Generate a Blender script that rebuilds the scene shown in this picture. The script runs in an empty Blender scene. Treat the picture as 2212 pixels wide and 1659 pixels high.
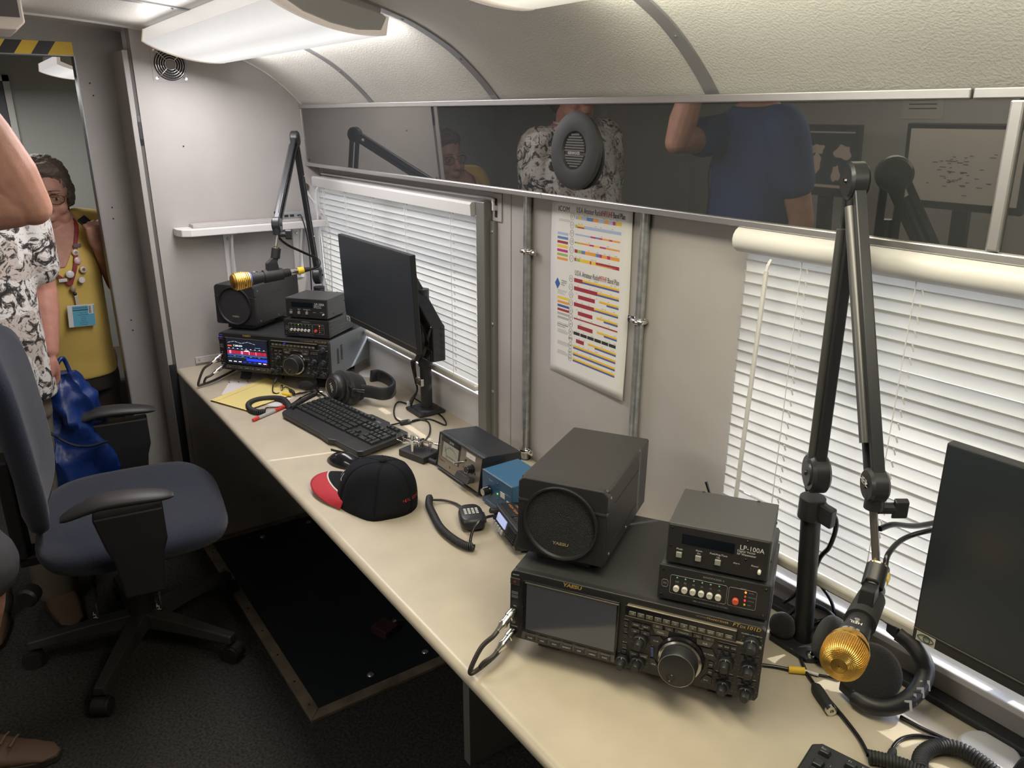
import bpy, math, random
import numpy as np
from mathutils import Matrix, Vector, Euler
random.seed(3)
PI = math.pi
scene = bpy.context.scene
COL = scene.collection
# ------------------------------------------------------------------ camera (a 2212x1659 frame, focal length 1681 px)
F_PX, CX, CY = 1681.0, 1106.0, 829.5
R = np.array([[0.57352301, 0.26904029, -0.77374975], [0.81918334, -0.18471045, 0.54297394], [0.0031622, -0.94525096, -0.32632902]])
C = np.array([2.984, -1.177, 1.640])
cam_data = bpy.data.cameras.new('camera'); cam = bpy.data.objects.new('camera', cam_data); COL.objects.link(cam)
cam_data.sensor_width = 36.0; cam_data.lens = F_PX / 2212.0 * 36.0; cam_data.clip_start = 0.02; cam_data.clip_end = 200
cm = Matrix.Identity(4)
for i in range(3):
    cm[i][0], cm[i][1], cm[i][2], cm[i][3] = R[i, 0], -R[i, 1], -R[i, 2], C[i]
cam.matrix_world = cm
scene.camera = cam
# ------------------------------------------------------------------ sky, sun, lamps, exposure
world = bpy.data.worlds.new('sky'); scene.world = world; world.use_nodes = True
wn = world.node_tree; bg = wn.nodes['Background']
sky = wn.nodes.new('ShaderNodeTexSky'); sky.sky_type = 'NISHITA'; sky.sun_disc = False
sky.sun_elevation = math.radians(48); sky.sun_rotation = math.radians(20); sky.altitude = 200; sky.dust_density = 2.0
wn.links.new(sky.outputs[0], bg.inputs[0]); bg.inputs[1].default_value = 1.05
def lamp(name, kind, loc, energy, color, size=None, rot=None, size_y=None, direction=None):
    l = bpy.data.lights.new(name, kind); o = bpy.data.objects.new(name, l); COL.objects.link(o)
    o.location = loc; l.energy = energy; l.color = color
    if kind == 'AREA':
        l.shape = 'RECTANGLE'; l.size = size; l.size_y = size_y or size
    if kind == 'SUN': l.angle = math.radians(0.6)
    if rot: o.rotation_euler = rot
    if direction is not None: o.rotation_euler = Vector(direction).to_track_quat('-Z', 'Y').to_euler()
    return o
lamp('sun', 'SUN', (1.5, 5, 5), 6.0, (1.0, 0.95, 0.88), direction=(-0.22, -0.80, -0.62))
lamp('tube_light_end', 'AREA', (0.71, -0.462, 1.782), 13.0, (1.0, 0.95, 0.97), 1.1, (math.radians(-12), 0, 0), 0.22)
lamp('tube_light_near', 'AREA', (2.46, -0.462, 1.782), 13.0, (1.0, 0.91, 0.68), 1.1, (math.radians(-12), 0, 0), 0.22)
for x_, c_ in ((0.71, (1.0, 0.95, 0.92)), (2.46, (1.0, 0.95, 0.76))):  # the lens also shines sideways on to the ceiling
    lamp('tube_side_glow', 'AREA', (x_, -0.322, 1.800), 1.9, c_, 1.1, (math.radians(98), 0, 0), 0.035)
    lamp('tube_side_glow', 'AREA', (x_, -0.602, 1.838), 1.9, c_, 1.1, (math.radians(-98), 0, 0), 0.035)
lamp('tube_light_lobby', 'AREA', (-1.2, -0.95, 1.76), 11.0, (1.0, 0.97, 0.92), 0.9, (0, 0, 0), 0.22)
lamp('aisle_fill_light', 'AREA', (1.6, -1.90, 1.78), 13.0, (1.0, 0.95, 0.88), 1.1, (math.radians(12), 0, 0), 0.22)  # added fill for the aisle side, from a presumed unseen fixture
scene.view_settings.view_transform = 'Standard'; scene.view_settings.look = 'None'
scene.view_settings.gamma = 1.0; scene.view_settings.use_curve_mapping = False
scene.view_settings.exposure = -0.2
scene.cycles.use_denoising = True
scene.cycles.max_bounces = 8; scene.cycles.diffuse_bounces = 5; scene.cycles.glossy_bounces = 4; scene.cycles.transparent_max_bounces = 12
scene.cycles.caustics_reflective = False; scene.cycles.caustics_refractive = False
scene.cycles.sample_clamp_indirect = 4.0
# ------------------------------------------------------------------ where a line of sight meets a real plane of the room
DESK = 0.74
def ray(px, py): return R @ np.array(((px - CX) / F_PX, (py - CY) / F_PX, 1.0))
def hit(px, py, axis, val):
    d = ray(px, py); p = C + d * ((val - C[axis]) / d[axis]); return Vector(p)
def D(px, py, up=0.0): return hit(px, py, 2, DESK + up)
def onx(px, py, x): return hit(px, py, 0, x)
def ony(px, py, y): return hit(px, py, 1, y)
# ------------------------------------------------------------------ materials
MATS = {}
def mat(name, col, rough=0.5, metal=0.0, bump=None, vary=None, emit=0.0, coat=0.0, spec=0.5, sheen=0.0):
    """bump = (scale, strength, kind); vary = (scale, amount)"""
    if name in MATS: return MATS[name]
    m = bpy.data.materials.new(name); m.use_nodes = True; MATS[name] = m
    nt = m.node_tree; b = nt.nodes['Principled BSDF']
    b.inputs['Base Color'].default_value = (*col, 1); b.inputs['Roughness'].default_value = rough; b.inputs['Metallic'].default_value = metal
    b.inputs['Specular IOR Level'].default_value = spec
    if coat: b.inputs['Coat Weight'].default_value = coat; b.inputs['Coat Roughness'].default_value = 0.08
    if sheen: b.inputs['Sheen Weight'].default_value = sheen
    if emit:
        b.inputs['Emission Color'].default_value = (*col, 1); b.inputs['Emission Strength'].default_value = emit
    tc = None
    def coord():
        nonlocal tc
        if tc is None: tc = nt.nodes.new('ShaderNodeTexCoord')
        return tc.outputs['Object']
    if vary:
        n = nt.nodes.new('ShaderNodeTexNoise'); n.inputs['Scale'].default_value = vary[0]; n.inputs['Detail'].default_value = 5
        nt.links.new(coord(), n.inputs['Vector'])
        r = nt.nodes.new('ShaderNodeValToRGB'); a = vary[1]
        r.color_ramp.elements[0].position = 0.3; r.color_ramp.elements[1].position = 0.7
        r.color_ramp.elements[0].color = (*[c * (1 - a) for c in col], 1); r.color_ramp.elements[1].color = (*[min(1, c * (1 + a)) for c in col], 1)
        nt.links.new(n.outputs[0], r.inputs[0]); nt.links.new(r.outputs[0], b.inputs['Base Color'])
    if bump:
        k = bump[2] if len(bump) > 2 else 'noise'
        if k == 'noise':
            n = nt.nodes.new('ShaderNodeTexNoise'); n.inputs['Scale'].default_value = bump[0]; n.inputs['Detail'].default_value = 4
            out = n.outputs[0]
        elif k == 'voronoi':
            n = nt.nodes.new('ShaderNodeTexVoronoi'); n.inputs['Scale'].default_value = bump[0]; out = n.outputs[0]
        else:
            n = nt.nodes.new('ShaderNodeTexWave'); n.inputs['Scale'].default_value = bump[0]; n.bands_direction = k; out = n.outputs[1]
        nt.links.new(coord(), n.inputs['Vector'])
        bp = nt.nodes.new('ShaderNodeBump'); bp.inputs['Strength'].default_value = bump[1]; bp.inputs['Distance'].default_value = 0.004
        nt.links.new(out, bp.inputs['Height']); nt.links.new(bp.outputs[0], b.inputs['Normal'])
    return m
wall_m = mat('wall vinyl', (0.40, 0.38, 0.365), 0.55, bump=(60, 0.06), vary=(9, 0.035))
ceil_m = mat('embossed ceiling board', (0.72, 0.71, 0.67), 0.34, bump=(230, 0.38), vary=(6, 0.03))
alu = mat('brushed aluminium', (0.62, 0.62, 0.62), 0.35, 0.9, bump=(40, 0.05))
alu_dull = mat('dull aluminium', (0.30, 0.31, 0.32), 0.45, 0.6)
galv = mat('galvanised steel', (0.50, 0.52, 0.53), 0.35, 0.85, vary=(55, 0.25))
chrome = mat('bright nickel', (0.78, 0.77, 0.74), 0.14, 1.0)
lam = mat('cream laminate', (0.48, 0.425, 0.325), 0.33, vary=(13, 0.06), bump=(70, 0.03))
carpet = mat('charcoal carpet', (0.042, 0.040, 0.038), 0.95, bump=(420, 0.9), vary=(130, 0.5), spec=0.1)
blk = mat('black satin plastic', (0.019, 0.020, 0.022), 0.42)
blk_g = mat('black gloss plastic', (0.012, 0.012, 0.014), 0.16)
blk_m = mat('black powder coat', (0.035, 0.036, 0.038), 0.48, bump=(600, 0.15))
blk_side = mat('dark grey powder coat', (0.075, 0.078, 0.082), 0.42, bump=(600, 0.12))
blk_r = mat('black rubber', (0.018, 0.018, 0.019), 0.62)
blk_f = mat('black foam fabric', (0.012, 0.012, 0.013), 0.9, bump=(500, 0.5), sheen=0.2)
white_p = mat('white plastic', (0.62, 0.615, 0.60), 0.35)
white_s = mat('white painted steel', (0.68, 0.67, 0.66), 0.4)
ink_w = mat('white print', (0.75, 0.75, 0.74), 0.6)
ink_g = mat('grey print', (0.32, 0.32, 0.32), 0.6)
ink_k = mat('black print', (0.02, 0.02, 0.02), 0.6)
ink_gold = mat('gold print', (0.85, 0.58, 0.16), 0.35, 0.6)
gold = mat('gold plate', (0.92, 0.58, 0.13), 0.24, 1.0)
yel = mat('yellow tape', (0.85, 0.58, 0.05), 0.5)
red_p = mat('red plastic', (0.62, 0.04, 0.04), 0.4)
glassy = mat('dark display glass', (0.035, 0.037, 0.045), 0.22, spec=0.7)
# ------------------------------------------------------------------ mesh builder
class MB:
    def __init__(s, M=None): s.v, s.f, s.M = [], [], M
    def add(s, vs, fs):
        b = len(s.v)
        if s.M is not None: vs = [tuple(s.M @ Vector(p)) for p in vs]
        s.v += [tuple(p) for p in vs]; s.f += [tuple(i + b for i in q) for q in fs]; return s
    def bx(s, x0, x1, y0, y1, z0, z1):
        return s.add([(x0,y0,z0),(x1,y0,z0),(x1,y1,z0),(x0,y1,z0),(x0,y0,z1),(x1,y0,z1),(x1,y1,z1),(x0,y1,z1)],
                     [(3,2,1,0),(4,5,6,7),(0,1,5,4),(1,2,6,5),(2,3,7,6),(3,0,4,7)])
    def hexa(s, a):  # eight corners, bottom four then top four
        return s.add(a, [(3,2,1,0),(4,5,6,7),(0,1,5,4),(1,2,6,5),(2,3,7,6),(3,0,4,7)])
    def loft(s, rings, cap=True, closed=True):
        n = len(rings[0]); vs = [p for r in rings for p in r]; fs = []
        for i in range(len(rings) - 1):
            for j in range(n if closed else n - 1):
                k = (j + 1) % n; fs.append((i*n+j, i*n+k, (i+1)*n+k, (i+1)*n+j))
        if cap and closed: fs.append(tuple(range(n))[::-1]); fs.append(tuple(range((len(rings)-1)*n, len(rings)*n)))
        return s.add(vs, fs)
    def cyl(s, p0, p1, r0, r1=None, n=16, cap=True):
        r1 = r0 if r1 is None else r1
        p0, p1 = Vector(p0), Vector(p1); q = (p1 - p0).to_track_quat('Z', 'Y')
        ring = lambda p, r: [tuple(p + q @ Vector((r*math.cos(2*PI*k/n), r*math.sin(2*PI*k/n), 0))) for k in range(n)]
        return s.loft([ring(p0, r0), ring(p1, r1)], cap)
    def lathe(s, prof, p0=(0,0,0), d=(0,0,1), n=24, cap=True):  # prof: (radius, height along d)
        p0 = Vector(p0); d = Vector(d).normalized(); q = d.to_track_quat('Z', 'Y')
        return s.loft([[tuple(p0 + d*h + q @ Vector((r*math.cos(2*PI*k/n), r*math.sin(2*PI*k/n), 0))) for k in range(n)] for r, h in prof], cap)
    def tube(s, pts, r, n=8, closed=False, rr=None):
        pts = [Vector(p) for p in pts]; m = len(pts); rings = []; prev = None
        for i in range(m):
            if closed: t = pts[(i+1) % m] - pts[i-1]
            else: t = pts[min(i+1, m-1)] - pts[max(i-1, 0)]
            t = t.normalized() if t.length > 1e-9 else Vector((0,0,1))
            if prev is None:
                u = t.orthogonal().normalized()
            else:
                u = prev - t * prev.dot(t); u = u.normalized() if u.length > 1e-6 else t.orthogonal().normalized()
            prev = u; w = t.cross(u); ri = r if rr is None else rr[i]
            rings.append([tuple(pts[i] + (u*math.cos(2*PI*k/n) + w*math.sin(2*PI*k/n)) * ri) for k in range(n)])
        if closed: rings.append(rings[0])
        return s.loft(rings, not closed)
    def ell(s, c, rad, n=16, m=10, rot=None):
        c = Vector(c); vs, fs = [], []
        for i in range(1, m):
            a = PI*i/m
            for k in range(n):
                p = Vector((rad[0]*math.sin(a)*math.cos(2*PI*k/n), rad[1]*math.sin(a)*math.sin(2*PI*k/n), rad[2]*math.cos(a)))
                if rot is not None: p = rot @ p
                vs.append(tuple(c + p))
        t = Vector((0,0,rad[2])); t = rot @ t if rot is not None else t
        vs += [tuple(c + t), tuple(c - t)]; T, B = len(vs)-2, len(vs)-1
        for i in range(m-2):
            for k in range(n): fs.append((i*n+k, (i+1)*n+k, (i+1)*n+(k+1) % n, i*n+(k+1) % n))
        for k in range(n): fs.append((T, k, (k+1) % n)); fs.append((B, (m-2)*n+(k+1) % n, (m-2)*n+k))
        return s.add(vs, fs)
    def prism(s, poly, a0, a1, axis=1):  # 2D polygon pulled along an axis
        def P(p, a): return (p[0], a, p[1]) if axis == 1 else ((a, p[0], p[1]) if axis == 0 else (p[0], p[1], a))
        return s.loft([[P(p, a0) for p in poly], [P(p, a1) for p in poly]])
    def text(s, txt, size, M, align='CENTER', shear=0.0, ext=0.0, sx=1.0, spacing=1.0, bold=0.0):
        c = bpy.data.curves.new('lettering', 'FONT'); c.body = txt; c.size = size; c.align_x = align; c.align_y = 'CENTER'
        c.shear = shear; c.extrude = ext; c.offset = bold*size; c.resolution_u = 2; c.space_character = spacing
        o = bpy.data.objects.new('lettering', c); me = bpy.data.meshes.new_from_object(o)
        vs = [tuple(M @ Vector((v.co.x*sx, v.co.y, v.co.z))) for v in me.vertices]; fs = [tuple(p.vertices) for p in me.polygons]
        bpy.data.objects.remove(o); bpy.data.curves.remove(c); bpy.data.meshes.remove(me)
        return s.add(vs, fs)
    def build(s, name, m, parent=None, bevel=0.0, seg=2, smooth=None, label=None, sub=0):
        me = bpy.data.meshes.new(name); me.from_pydata(s.v, [], s.f); me.materials.append(m); me.update()
        if smooth is not None:
            me.polygons.foreach_set('use_smooth', [True] * len(me.polygons)); me.set_sharp_from_angle(angle=math.radians(smooth))
        o = bpy.data.objects.new(name, me); COL.objects.link(o)
        if parent: o.parent = parent
        if bevel:
            b = o.modifiers.new('bevel', 'BEVEL'); b.width = bevel; b.segments = seg; b.limit_method = 'ANGLE'; b.angle_limit = math.radians(40)
        if sub:
            u = o.modifiers.new('sub', 'SUBSURF'); u.levels = u.render_levels = sub
        if label: o['label'] = label
        return o
def tag(o, label, cat, group=None, kind=None):
    o['label'] = label; o['category'] = cat
    if group: o['group'] = group
    if kind: o['kind'] = kind
    return o
def thing(name, label, cat, loc=(0,0,0), rot=(0,0,0), group=None, scale=1.0):
    o = bpy.data.objects.new(name, None); COL.objects.link(o); o.empty_display_size = 0.05
    o.location = loc; o.rotation_euler = rot; o.scale = (scale,)*3
    return tag(o, label, cat, group)
def struct(name, mb, m, parent=None, **k):
    o = mb.build(name, m, parent, **k)
    if not parent: o['kind'] = 'structure'
    return o
def again(src, name, parent, M):  # one more part that shares a mesh
    o = src.copy(); COL.objects.link(o); o.parent = parent; o.matrix_local = M; return o
def copy_tree(o, parent=None):
    c = o.copy(); COL.objects.link(c); c.parent = parent
    for ch in [x for x in COL.objects if x.parent == o]: copy_tree(ch, c)
    return c
def spline(pts, n=10):
    pts = [Vector(p) for p in pts]
    if len(pts) < 3: return pts
    q = [pts[0]*2 - pts[1]] + pts + [pts[-1]*2 - pts[-2]]; out = []
    for i in range(1, len(q) - 2):
        a, b, c, d = q[i-1], q[i], q[i+1], q[i+2]
        for k in range(n):
            t = k / n
            out.append(0.5*((2*b) + (c-a)*t + (2*a-5*b+4*c-d)*t*t + (3*b-a-3*c+d)*t**3))
    out.append(pts[-1]); return out
def coil(pts, rad, r, pitch, n=6, per=12):  # a coiled cord along a path
    sp = spline(pts, 24); L = [0.0]
    for i in range(1, len(sp)): L.append(L[-1] + (sp[i]-sp[i-1]).length)
    tot = L[-1]; N = int(tot/pitch*per); out = []; prev = None; j = 0
    for i in range(N + 1):
        s_ = tot*i/N
        while j < len(L)-2 and L[j+1] < s_: j += 1
        t = (s_-L[j])/max(1e-9, L[j+1]-L[j]); p = sp[j].lerp(sp[j+1], t)
        d = (sp[min(j+2, len(sp)-1)]-sp[max(j-1, 0)]).normalized()
        u = d.orthogonal().normalized() if prev is None else (prev - d*prev.dot(d)).normalized()
        prev = u; w = d.cross(u); a = 2*PI*i/per
        out.append(p + (u*math.cos(a) + w*math.sin(a))*rad)
    return MB().tube(out, r, n)
def frontM(x, y, z, rx=90): return Matrix.Translation((x, y, z)) @ Matrix.Rotation(math.radians(rx), 4, 'X')
# ================================================================== the setting
XR = 4.0; YO = -2.35
struct('floor', MB().bx(-2.2, XR, YO - 0.05, 0.06, -0.06, 0.0), carpet)
b = MB()
b.bx(-0.2, 1.217, 0.0, 0.05, 1.42, 2.05).bx(1.217, 2.06, 0.0, 0.05, 0.0, 2.05).bx(2.06, XR, 0.0, 0.05, 1.46, 2.05)
b.bx(-0.2, 1.217, 0.012, 0.05, 0.0, 0.855).bx(2.06, XR, 0.0, 0.05, 0.0, 0.80).bx(3.2, XR, 0.0, 0.05, 0.80, 1.46).bx(-0.2, 0.0, 0.0, 0.05, 0.855, 1.42)
b.bx(-2.2, -0.2, 0.0, 0.05, 0.0, 2.05)
struct('wall_back', b, wall_m)
struct('wall_left', MB().bx(-0.06, 0.0, -0.613, 0.01, 0.0, 2.05), wall_m)
# the lining below the first window, and dark trims round the desk
gloss_w = mat('glossy white lining', (0.74, 0.74, 0.76), 0.13)
struct('wall_lining', MB().bx(0.0, 1.175, -0.004, 0.011, DESK - 0.02, 0.857), gloss_w, bevel=0.002)
part_m = mat('partition vinyl', (0.36, 0.345, 0.33), 0.6, bump=(60, 0.06), vary=(7, 0.05))
b = MB().bx(-0.26, -0.2, -0.757, -0.60, 0, 2.05).bx(-0.26, -0.2, -1.75, -0.757, 1.825, 2.05).bx(-0.26, -0.2, YO, -1.75, 0, 2.05)
struct('wall_partition', b, part_m)
struct('trim_door_edge', MB().bx(-0.262, -0.198, -0.7585, -0.7545, 0, 1.825).bx(-0.262, -0.198, -1.75, -0.757, 1.8235, 1.8265), alu_dull)
struct('wall_lobby', MB().bx(-2.2, -2.14, YO, 0.02, 0, 2.05), mat('lobby wall', (0.42, 0.43, 0.41), 0.6, vary=(5, 0.04)))
struct('ceiling_lobby', MB().bx(-2.2, -0.2, YO, 0.05, 1.96, 2.0), ceil_m)
struct('wall_opposite', MB().bx(-2.2, XR, YO - 0.05, YO, 0, 2.05), wall_m)
struct('wall_right', MB().bx(XR, XR + 0.05, YO, 0.05, 0, 2.05), wall_m)
# arched ceiling
half = [(-0.045, 1.672), (-0.085, 1.713), (-0.13, 1.752), (-0.173, 1.783), (-0.21, 1.804), (-0.256, 1.826), (-0.30, 1.843), (-0.4, 1.872), (-0.5, 1.893), (-0.614, 1.909), (-0.8, 1.925), (-1.0, 1.935), (-1.17, 1.937)]
prof = half + [(-2.34 - y, z) for y, z in half[-2::-1]]
def dense(p):
    return [(v.x, v.y) for v in (Vector((q[0], q[1])) for q in [(w.x, w.y) for w in spline([(a, b_, 0) for a, b_ in p], 4)])]
profd = dense(prof)
struct('ceiling', MB().prism(profd + [(-2.36, 2.06), (0.01, 2.06)], -0.2, XR, 0), ceil_m, smooth=30)
def rib_mb(x0, x1, t, upto=len(profd)):
    P = profd[:upto]
    lo = [(y + 0.0, z - t) for y, z in P]
    return MB().prism(P[::-1] + lo, x0, x1, 0)
rib_m = mat('grey aluminium strip', (0.36, 0.365, 0.38), 0.38, 0.55)
for i, x in enumerate((0.597, 1.295, 1.977, 2.66, 3.35)):
    o = struct('trim_ceiling_rib', rib_mb(x - 0.002, x + 0.028, 0.004), rib_m, smooth=40)
    for (y, z) in (profd[10], profd[24], profd[36]):
        MB().cyl((x + 0.013, y, z - 0.006), (x + 0.013, y + 0.004, z), 0.0035, n=10).build('rivet', alu_dull, o)
struct('trim_ceiling_end', rib_mb(0.0, 0.008, 0.006), white_p, smooth=40)
# black gloss panel under the curve, in aluminium rails
pan = thing('gloss_wall_panel', 'long dark mirror-black gloss panel above the windows with aluminium rails', 'wall panel', (0, 0, 0))
pan_m = bpy.data.materials.new('smoked mirror acrylic'); pan_m.use_nodes = True; MATS['pan'] = pan_m
nt = pan_m.node_tree; nt.nodes.clear(); o_ = nt.nodes.new('ShaderNodeOutputMaterial'); ad = nt.nodes.new('ShaderNodeMixShader')
g1 = nt.nodes.new('ShaderNodeBsdfGlossy'); g1.inputs['Color'].default_value = (0.62, 0.60, 0.56, 1); g1.inputs['Roughness'].default_value = 0.012
d1 = nt.nodes.new('ShaderNodeBsdfDiffuse'); d1.inputs['Color'].default_value = (0.045, 0.049, 0.053, 1)
fr = nt.nodes.new('ShaderNodeFresnel'); fr.inputs['IOR'].default_value = 1.5
mx = nt.nodes.new('ShaderNodeMath'); mx.operation = 'ADD'; mx.inputs[1].default_value = 0.33
nt.links.new(fr.outputs[0], mx.inputs[0]); nt.links.new(mx.outputs[0], ad.inputs[0])
nt.links.new(d1.outputs[0], ad.inputs[1]); nt.links.new(g1.outputs[0], ad.inputs[2]); nt.links.new(ad.outputs[0], o_.inputs[0])
def slab(x0, x1, z0, z1, t=0.004, off=0.0):  # lies in the leaning plane of the panel
    yy = lambda z: -0.046 - (z - 1.47) * 0.0524 - off
    return MB().hexa([(x0, yy(z0), z0), (x1, yy(z0), z0), (x1, yy(z0) + t, z0), (x0, yy(z0) + t, z0), (x0, yy(z1), z1), (x1, yy(z1), z1), (x1, yy(z1) + t, z1), (x0, yy(z1) + t, z1)])
slab(0.006, 2.497, 1.458, 1.672).build('panel', pan_m, pan); slab(2.503, XR, 1.458, 1.672).build('panel', pan_m, pan)
for x0, x1 in ((0.0, 1.494), (1.496, XR)):
    slab(x0, x1, 1.455, 1.468, 0.012, 0.006).build('rail', alu, pan, bevel=0.002)
for x0, x1 in ((0.0, 2.438), (2.441, XR)):
    slab(x0, x1, 1.662, 1.676, 0.012, 0.006).build('rail', alu, pan, bevel=0.002)
slab(0.0, 0.007, 1.468, 1.662, 0.010, 0.004).build('end_rail', alu, pan, bevel=0.001)
slab(2.488, 2.506, 1.469, 1.661, 0.012, 0.006).build('joint_strip', alu, pan, bevel=0.003)
MB().cyl((0.030, -0.0478, 1.478), (0.030, -0.046, 1.478), 0.003, n=8).build('screw', ink_k, pan)
# round loudspeaker let into the panel
spk = thing('round_wall_speaker', 'round black flush speaker with ribbed oval middle on the gloss panel', 'speaker', (1.622, -0.0515, 1.568), (math.radians(-3), 0, 0))
MB().lathe([(0.037, 0.005), (0.041, 0.009), (0.070, 0.012), (0.081, 0.008), (0.084, 0.0)], d=(0, -1, 0), n=40, cap=False).build('bezel', mat('dark grey ring', (.032, .034, .036), .5), spk, smooth=35)
MB().lathe([(0.040, 0.001), (0.040, 0.004)], d=(0, -1, 0), n=36).build('grille', blk_m, spk)
for k in range(13):
    z = -0.033 + k*0.0055; w = math.sqrt(max(0.00004, 0.033**2*(1 - (z/0.036)**2)))
    if k != 5: MB().bx(-w, w, -0.0075, -0.004, z - 0.0017, z + 0.0017).build('rib', mat('grey grille rib', (0.12, 0.12, 0.12), 0.4), spk)
MB().text('KENWOOD', 0.0085, frontM(0, -0.008, -0.0055), sx=0.9).build('lettering', ink_w, spk)
# ------------------------------------------------------------------ windows and what lies outside
pane_m = bpy.data.materials.new('window glass'); pane_m.use_nodes = True
nt = pane_m.node_tree; nt.nodes.clear(); o_ = nt.nodes.new('ShaderNodeOutputMaterial'); ms = nt.nodes.new('ShaderNodeMixShader')
tr = nt.nodes.new('ShaderNodeBsdfTransparent'); gl = nt.nodes.new('ShaderNodeBsdfGlossy'); gl.inputs['Roughness'].default_value = 0.02
ms.inputs[0].default_value = 0.07; nt.links.new(tr.outputs[0], ms.inputs[1]); nt.links.new(gl.outputs[0], ms.inputs[2]); nt.links.new(ms.outputs[0], o_.inputs[0])
for n_, x0, x1, z0, z1 in ((1, 0.0, 1.217, 0.855, 1.42), (2, 2.06, 3.2, 0.80, 1.46)):
    w = struct('window_%d' % n_, MB().bx(x0, x1, 0.028, 0.05, z0, z0 + 0.022).bx(x0, x1, 0.028, 0.05, z1 - 0.03, z1).bx(x0, x0 + 0.03, 0.028, 0.05, z0, z1).bx(x1 - 0.03, x1, 0.028, 0.05, z0, z1), alu, bevel=0.002)
    MB().bx(x0 + 0.02, x1 - 0.02, 0.037, 0.040, z0 + 0.01, z1 - 0.01).build('pane', pane_m, w)
    MB().bx((x0+x1)/2 - 0.012, (x0+x1)/2 + 0.012, 0.03, 0.048, z0 + 0.02, z1 - 0.03).build('mullion', alu, w)
    MB().bx(x0, x1, -0.012, 0.03, z0 - 0.012, z0 + 0.001).build('sill', white_s if n_ == 2 else gloss_w, w, bevel=0.003)
j = struct('trim_window_jamb', MB().bx(1.176, 1.217, -0.030, 0.02, DESK, 1.422).bx(1.217, 1.238, -0.012, 0.0, DESK, 1.372), mat('grey jamb', (0.20, 0.20, 0.185), 0.4, 0.3), bevel=0.002)
for z in (0.89, 1.09, 1.345): MB().lathe([(0.005, 0), (0.004, 0.003)], (1.228, -0.012, z), (0, -1, 0), n=10).build('screw', galv, j)
pl = struct('trim_jamb_plate', MB().bx(1.219, 1.262, -0.005, 0.0, 1.372, 1.446), wall_m, bevel=0.003)
for z in (1.392, 1.423): MB().bx(1.232, 1.244, -0.0056, -0.004, z - 0.009, z + 0.009).build('slot', ink_k, pl, bevel=0.0)
struct('trim_wall_seam', MB().bx(1.300, 1.302, -0.001, 0.001, DESK, 1.455).bx(0.048, 0.049, -0.001, 0.001, 1.42, 1.456).bx(0.20, 0.202, -0.001, 0.001, 1.42, 1.456).bx(1.225, 1.2265, -0.001, 0.001, 1.445, 1.456), alu_dull)
struct('trim_wall_base', MB().bx(2.05, XR, -0.030, 0.0, DESK, DESK + 0.012), blk_r, bevel=0.003)
struct('exterior_ground', MB().bx(-40, 40, 0.4, 60, -1.1, -1.0), mat('pale concrete', (0.55, 0.53, 0.50), 0.8, vary=(2, 0.08)))
aw = thing('sunblock', 'added unseen awning along the outside of the trailer above the windows', 'sunblock', (0, 0, 0))  # added out of sight to shade the upper part of the blinds
MB().hexa([(-1.5, 0.06, 1.98), (5, 0.06, 1.98), (5, 0.88, 1.93), (-1.5, 0.88, 1.93), (-1.5, 0.06, 2.0), (5, 0.06, 2.0), (5, 0.88, 1.95), (-1.5, 0.88, 1.95)]).build('shade_sheet', mat('awning cloth', (0.5, 0.5, 0.5), 0.8), aw)
MB().cyl((-1.5, 0.88, 1.93), (5, 0.88, 1.93), 0.03).build('shade_bar', white_s, aw, smooth=40)
bn = thing('blind_shade_panel', 'added unseen rounded banner standing outside the window', 'blocker', (0.88, 1.0, -1.0))  # added out of sight to shade the right part of the first blind
MB().prism([(0.42, 0), (0.98, 0), (0.98, 2.55), (0.44, 2.55), (0.37, 2.45), (0.34, 2.3), (0.34, 0.1)], -0.01, 0.01, 1).build('cloth', mat('banner cloth', (0.5, 0.5, 0.5), 0.8), bn)
# ------------------------------------------------------------------ the partition: sliding door edge, tape, finger pull
dr = struct('door_1', MB().bx(-0.194, 0.0, -0.642, -0.625, 0.0, 1.838), part_m, bevel=0.002)
MB().bx(-0.03, -0.004, -0.6245, -0.6135, 0.0, 1.838).build('gap_shade', mat('gap grey', (.10, .095, .09), .7), dr)  # dark strip standing in for the shade deep in the slot
MB().prism([(-0.026, 1.545), (-0.0005, 1.54), (0.002, 1.56), (0.002, 1.615), (-0.0005, 1.635), (-0.026, 1.63)], -0.6245, -0.6150, 1).build('finger_pull', blk, dr)
hs = thing('hazard_tape', 'yellow and black striped warning tape over the doorway', 'tape', (-0.1995, 0, 0))
for k in range(14):
    y1 = -0.757 - k*0.048
    m = yel if k % 2 == 0 else blk
    MB().prism([(y1 - 0.048 - (0.030), 1.826), (y1 - (0.030 if k else 0), 1.826), (y1, 1.868), (y1 - 0.048, 1.868)], 0.0, 0.0012, 0).build('stripe', m, hs)
for (y, z) in ((-0.722, 1.74), (-0.717, 1.70), (-0.715, 1.32), (-0.717, 1.28), (-0.712, 0.90), (-0.712, 0.86)):
    MB().cyl((-0.2, y, z), (-0.1988, y, z), 0.003, n=8).build('screw_hole', ink_k, bpy.data.objects['wall_partition'])
MB().cyl((0.0, -0.488, 1.534), (0.0008, -0.488, 1.534), 0.003, n=8).build('screw_hole', ink_k, bpy.data.objects['wall_left'])
# lobby door far behind
ld = struct('door_2', MB().bx(-2.14, -2.10, -1.75, -0.86, 0, 1.80), mat('door blue grey', (0.07, 0.075, 0.09), 0.5), bevel=0.003)
MB().bx(-2.14, -2.095, -0.86, -0.83, 0, 1.83).bx(-2.14, -2.095, -1.75, -0.83, 1.80, 1.83).build('frame', white_p, ld)
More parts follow.
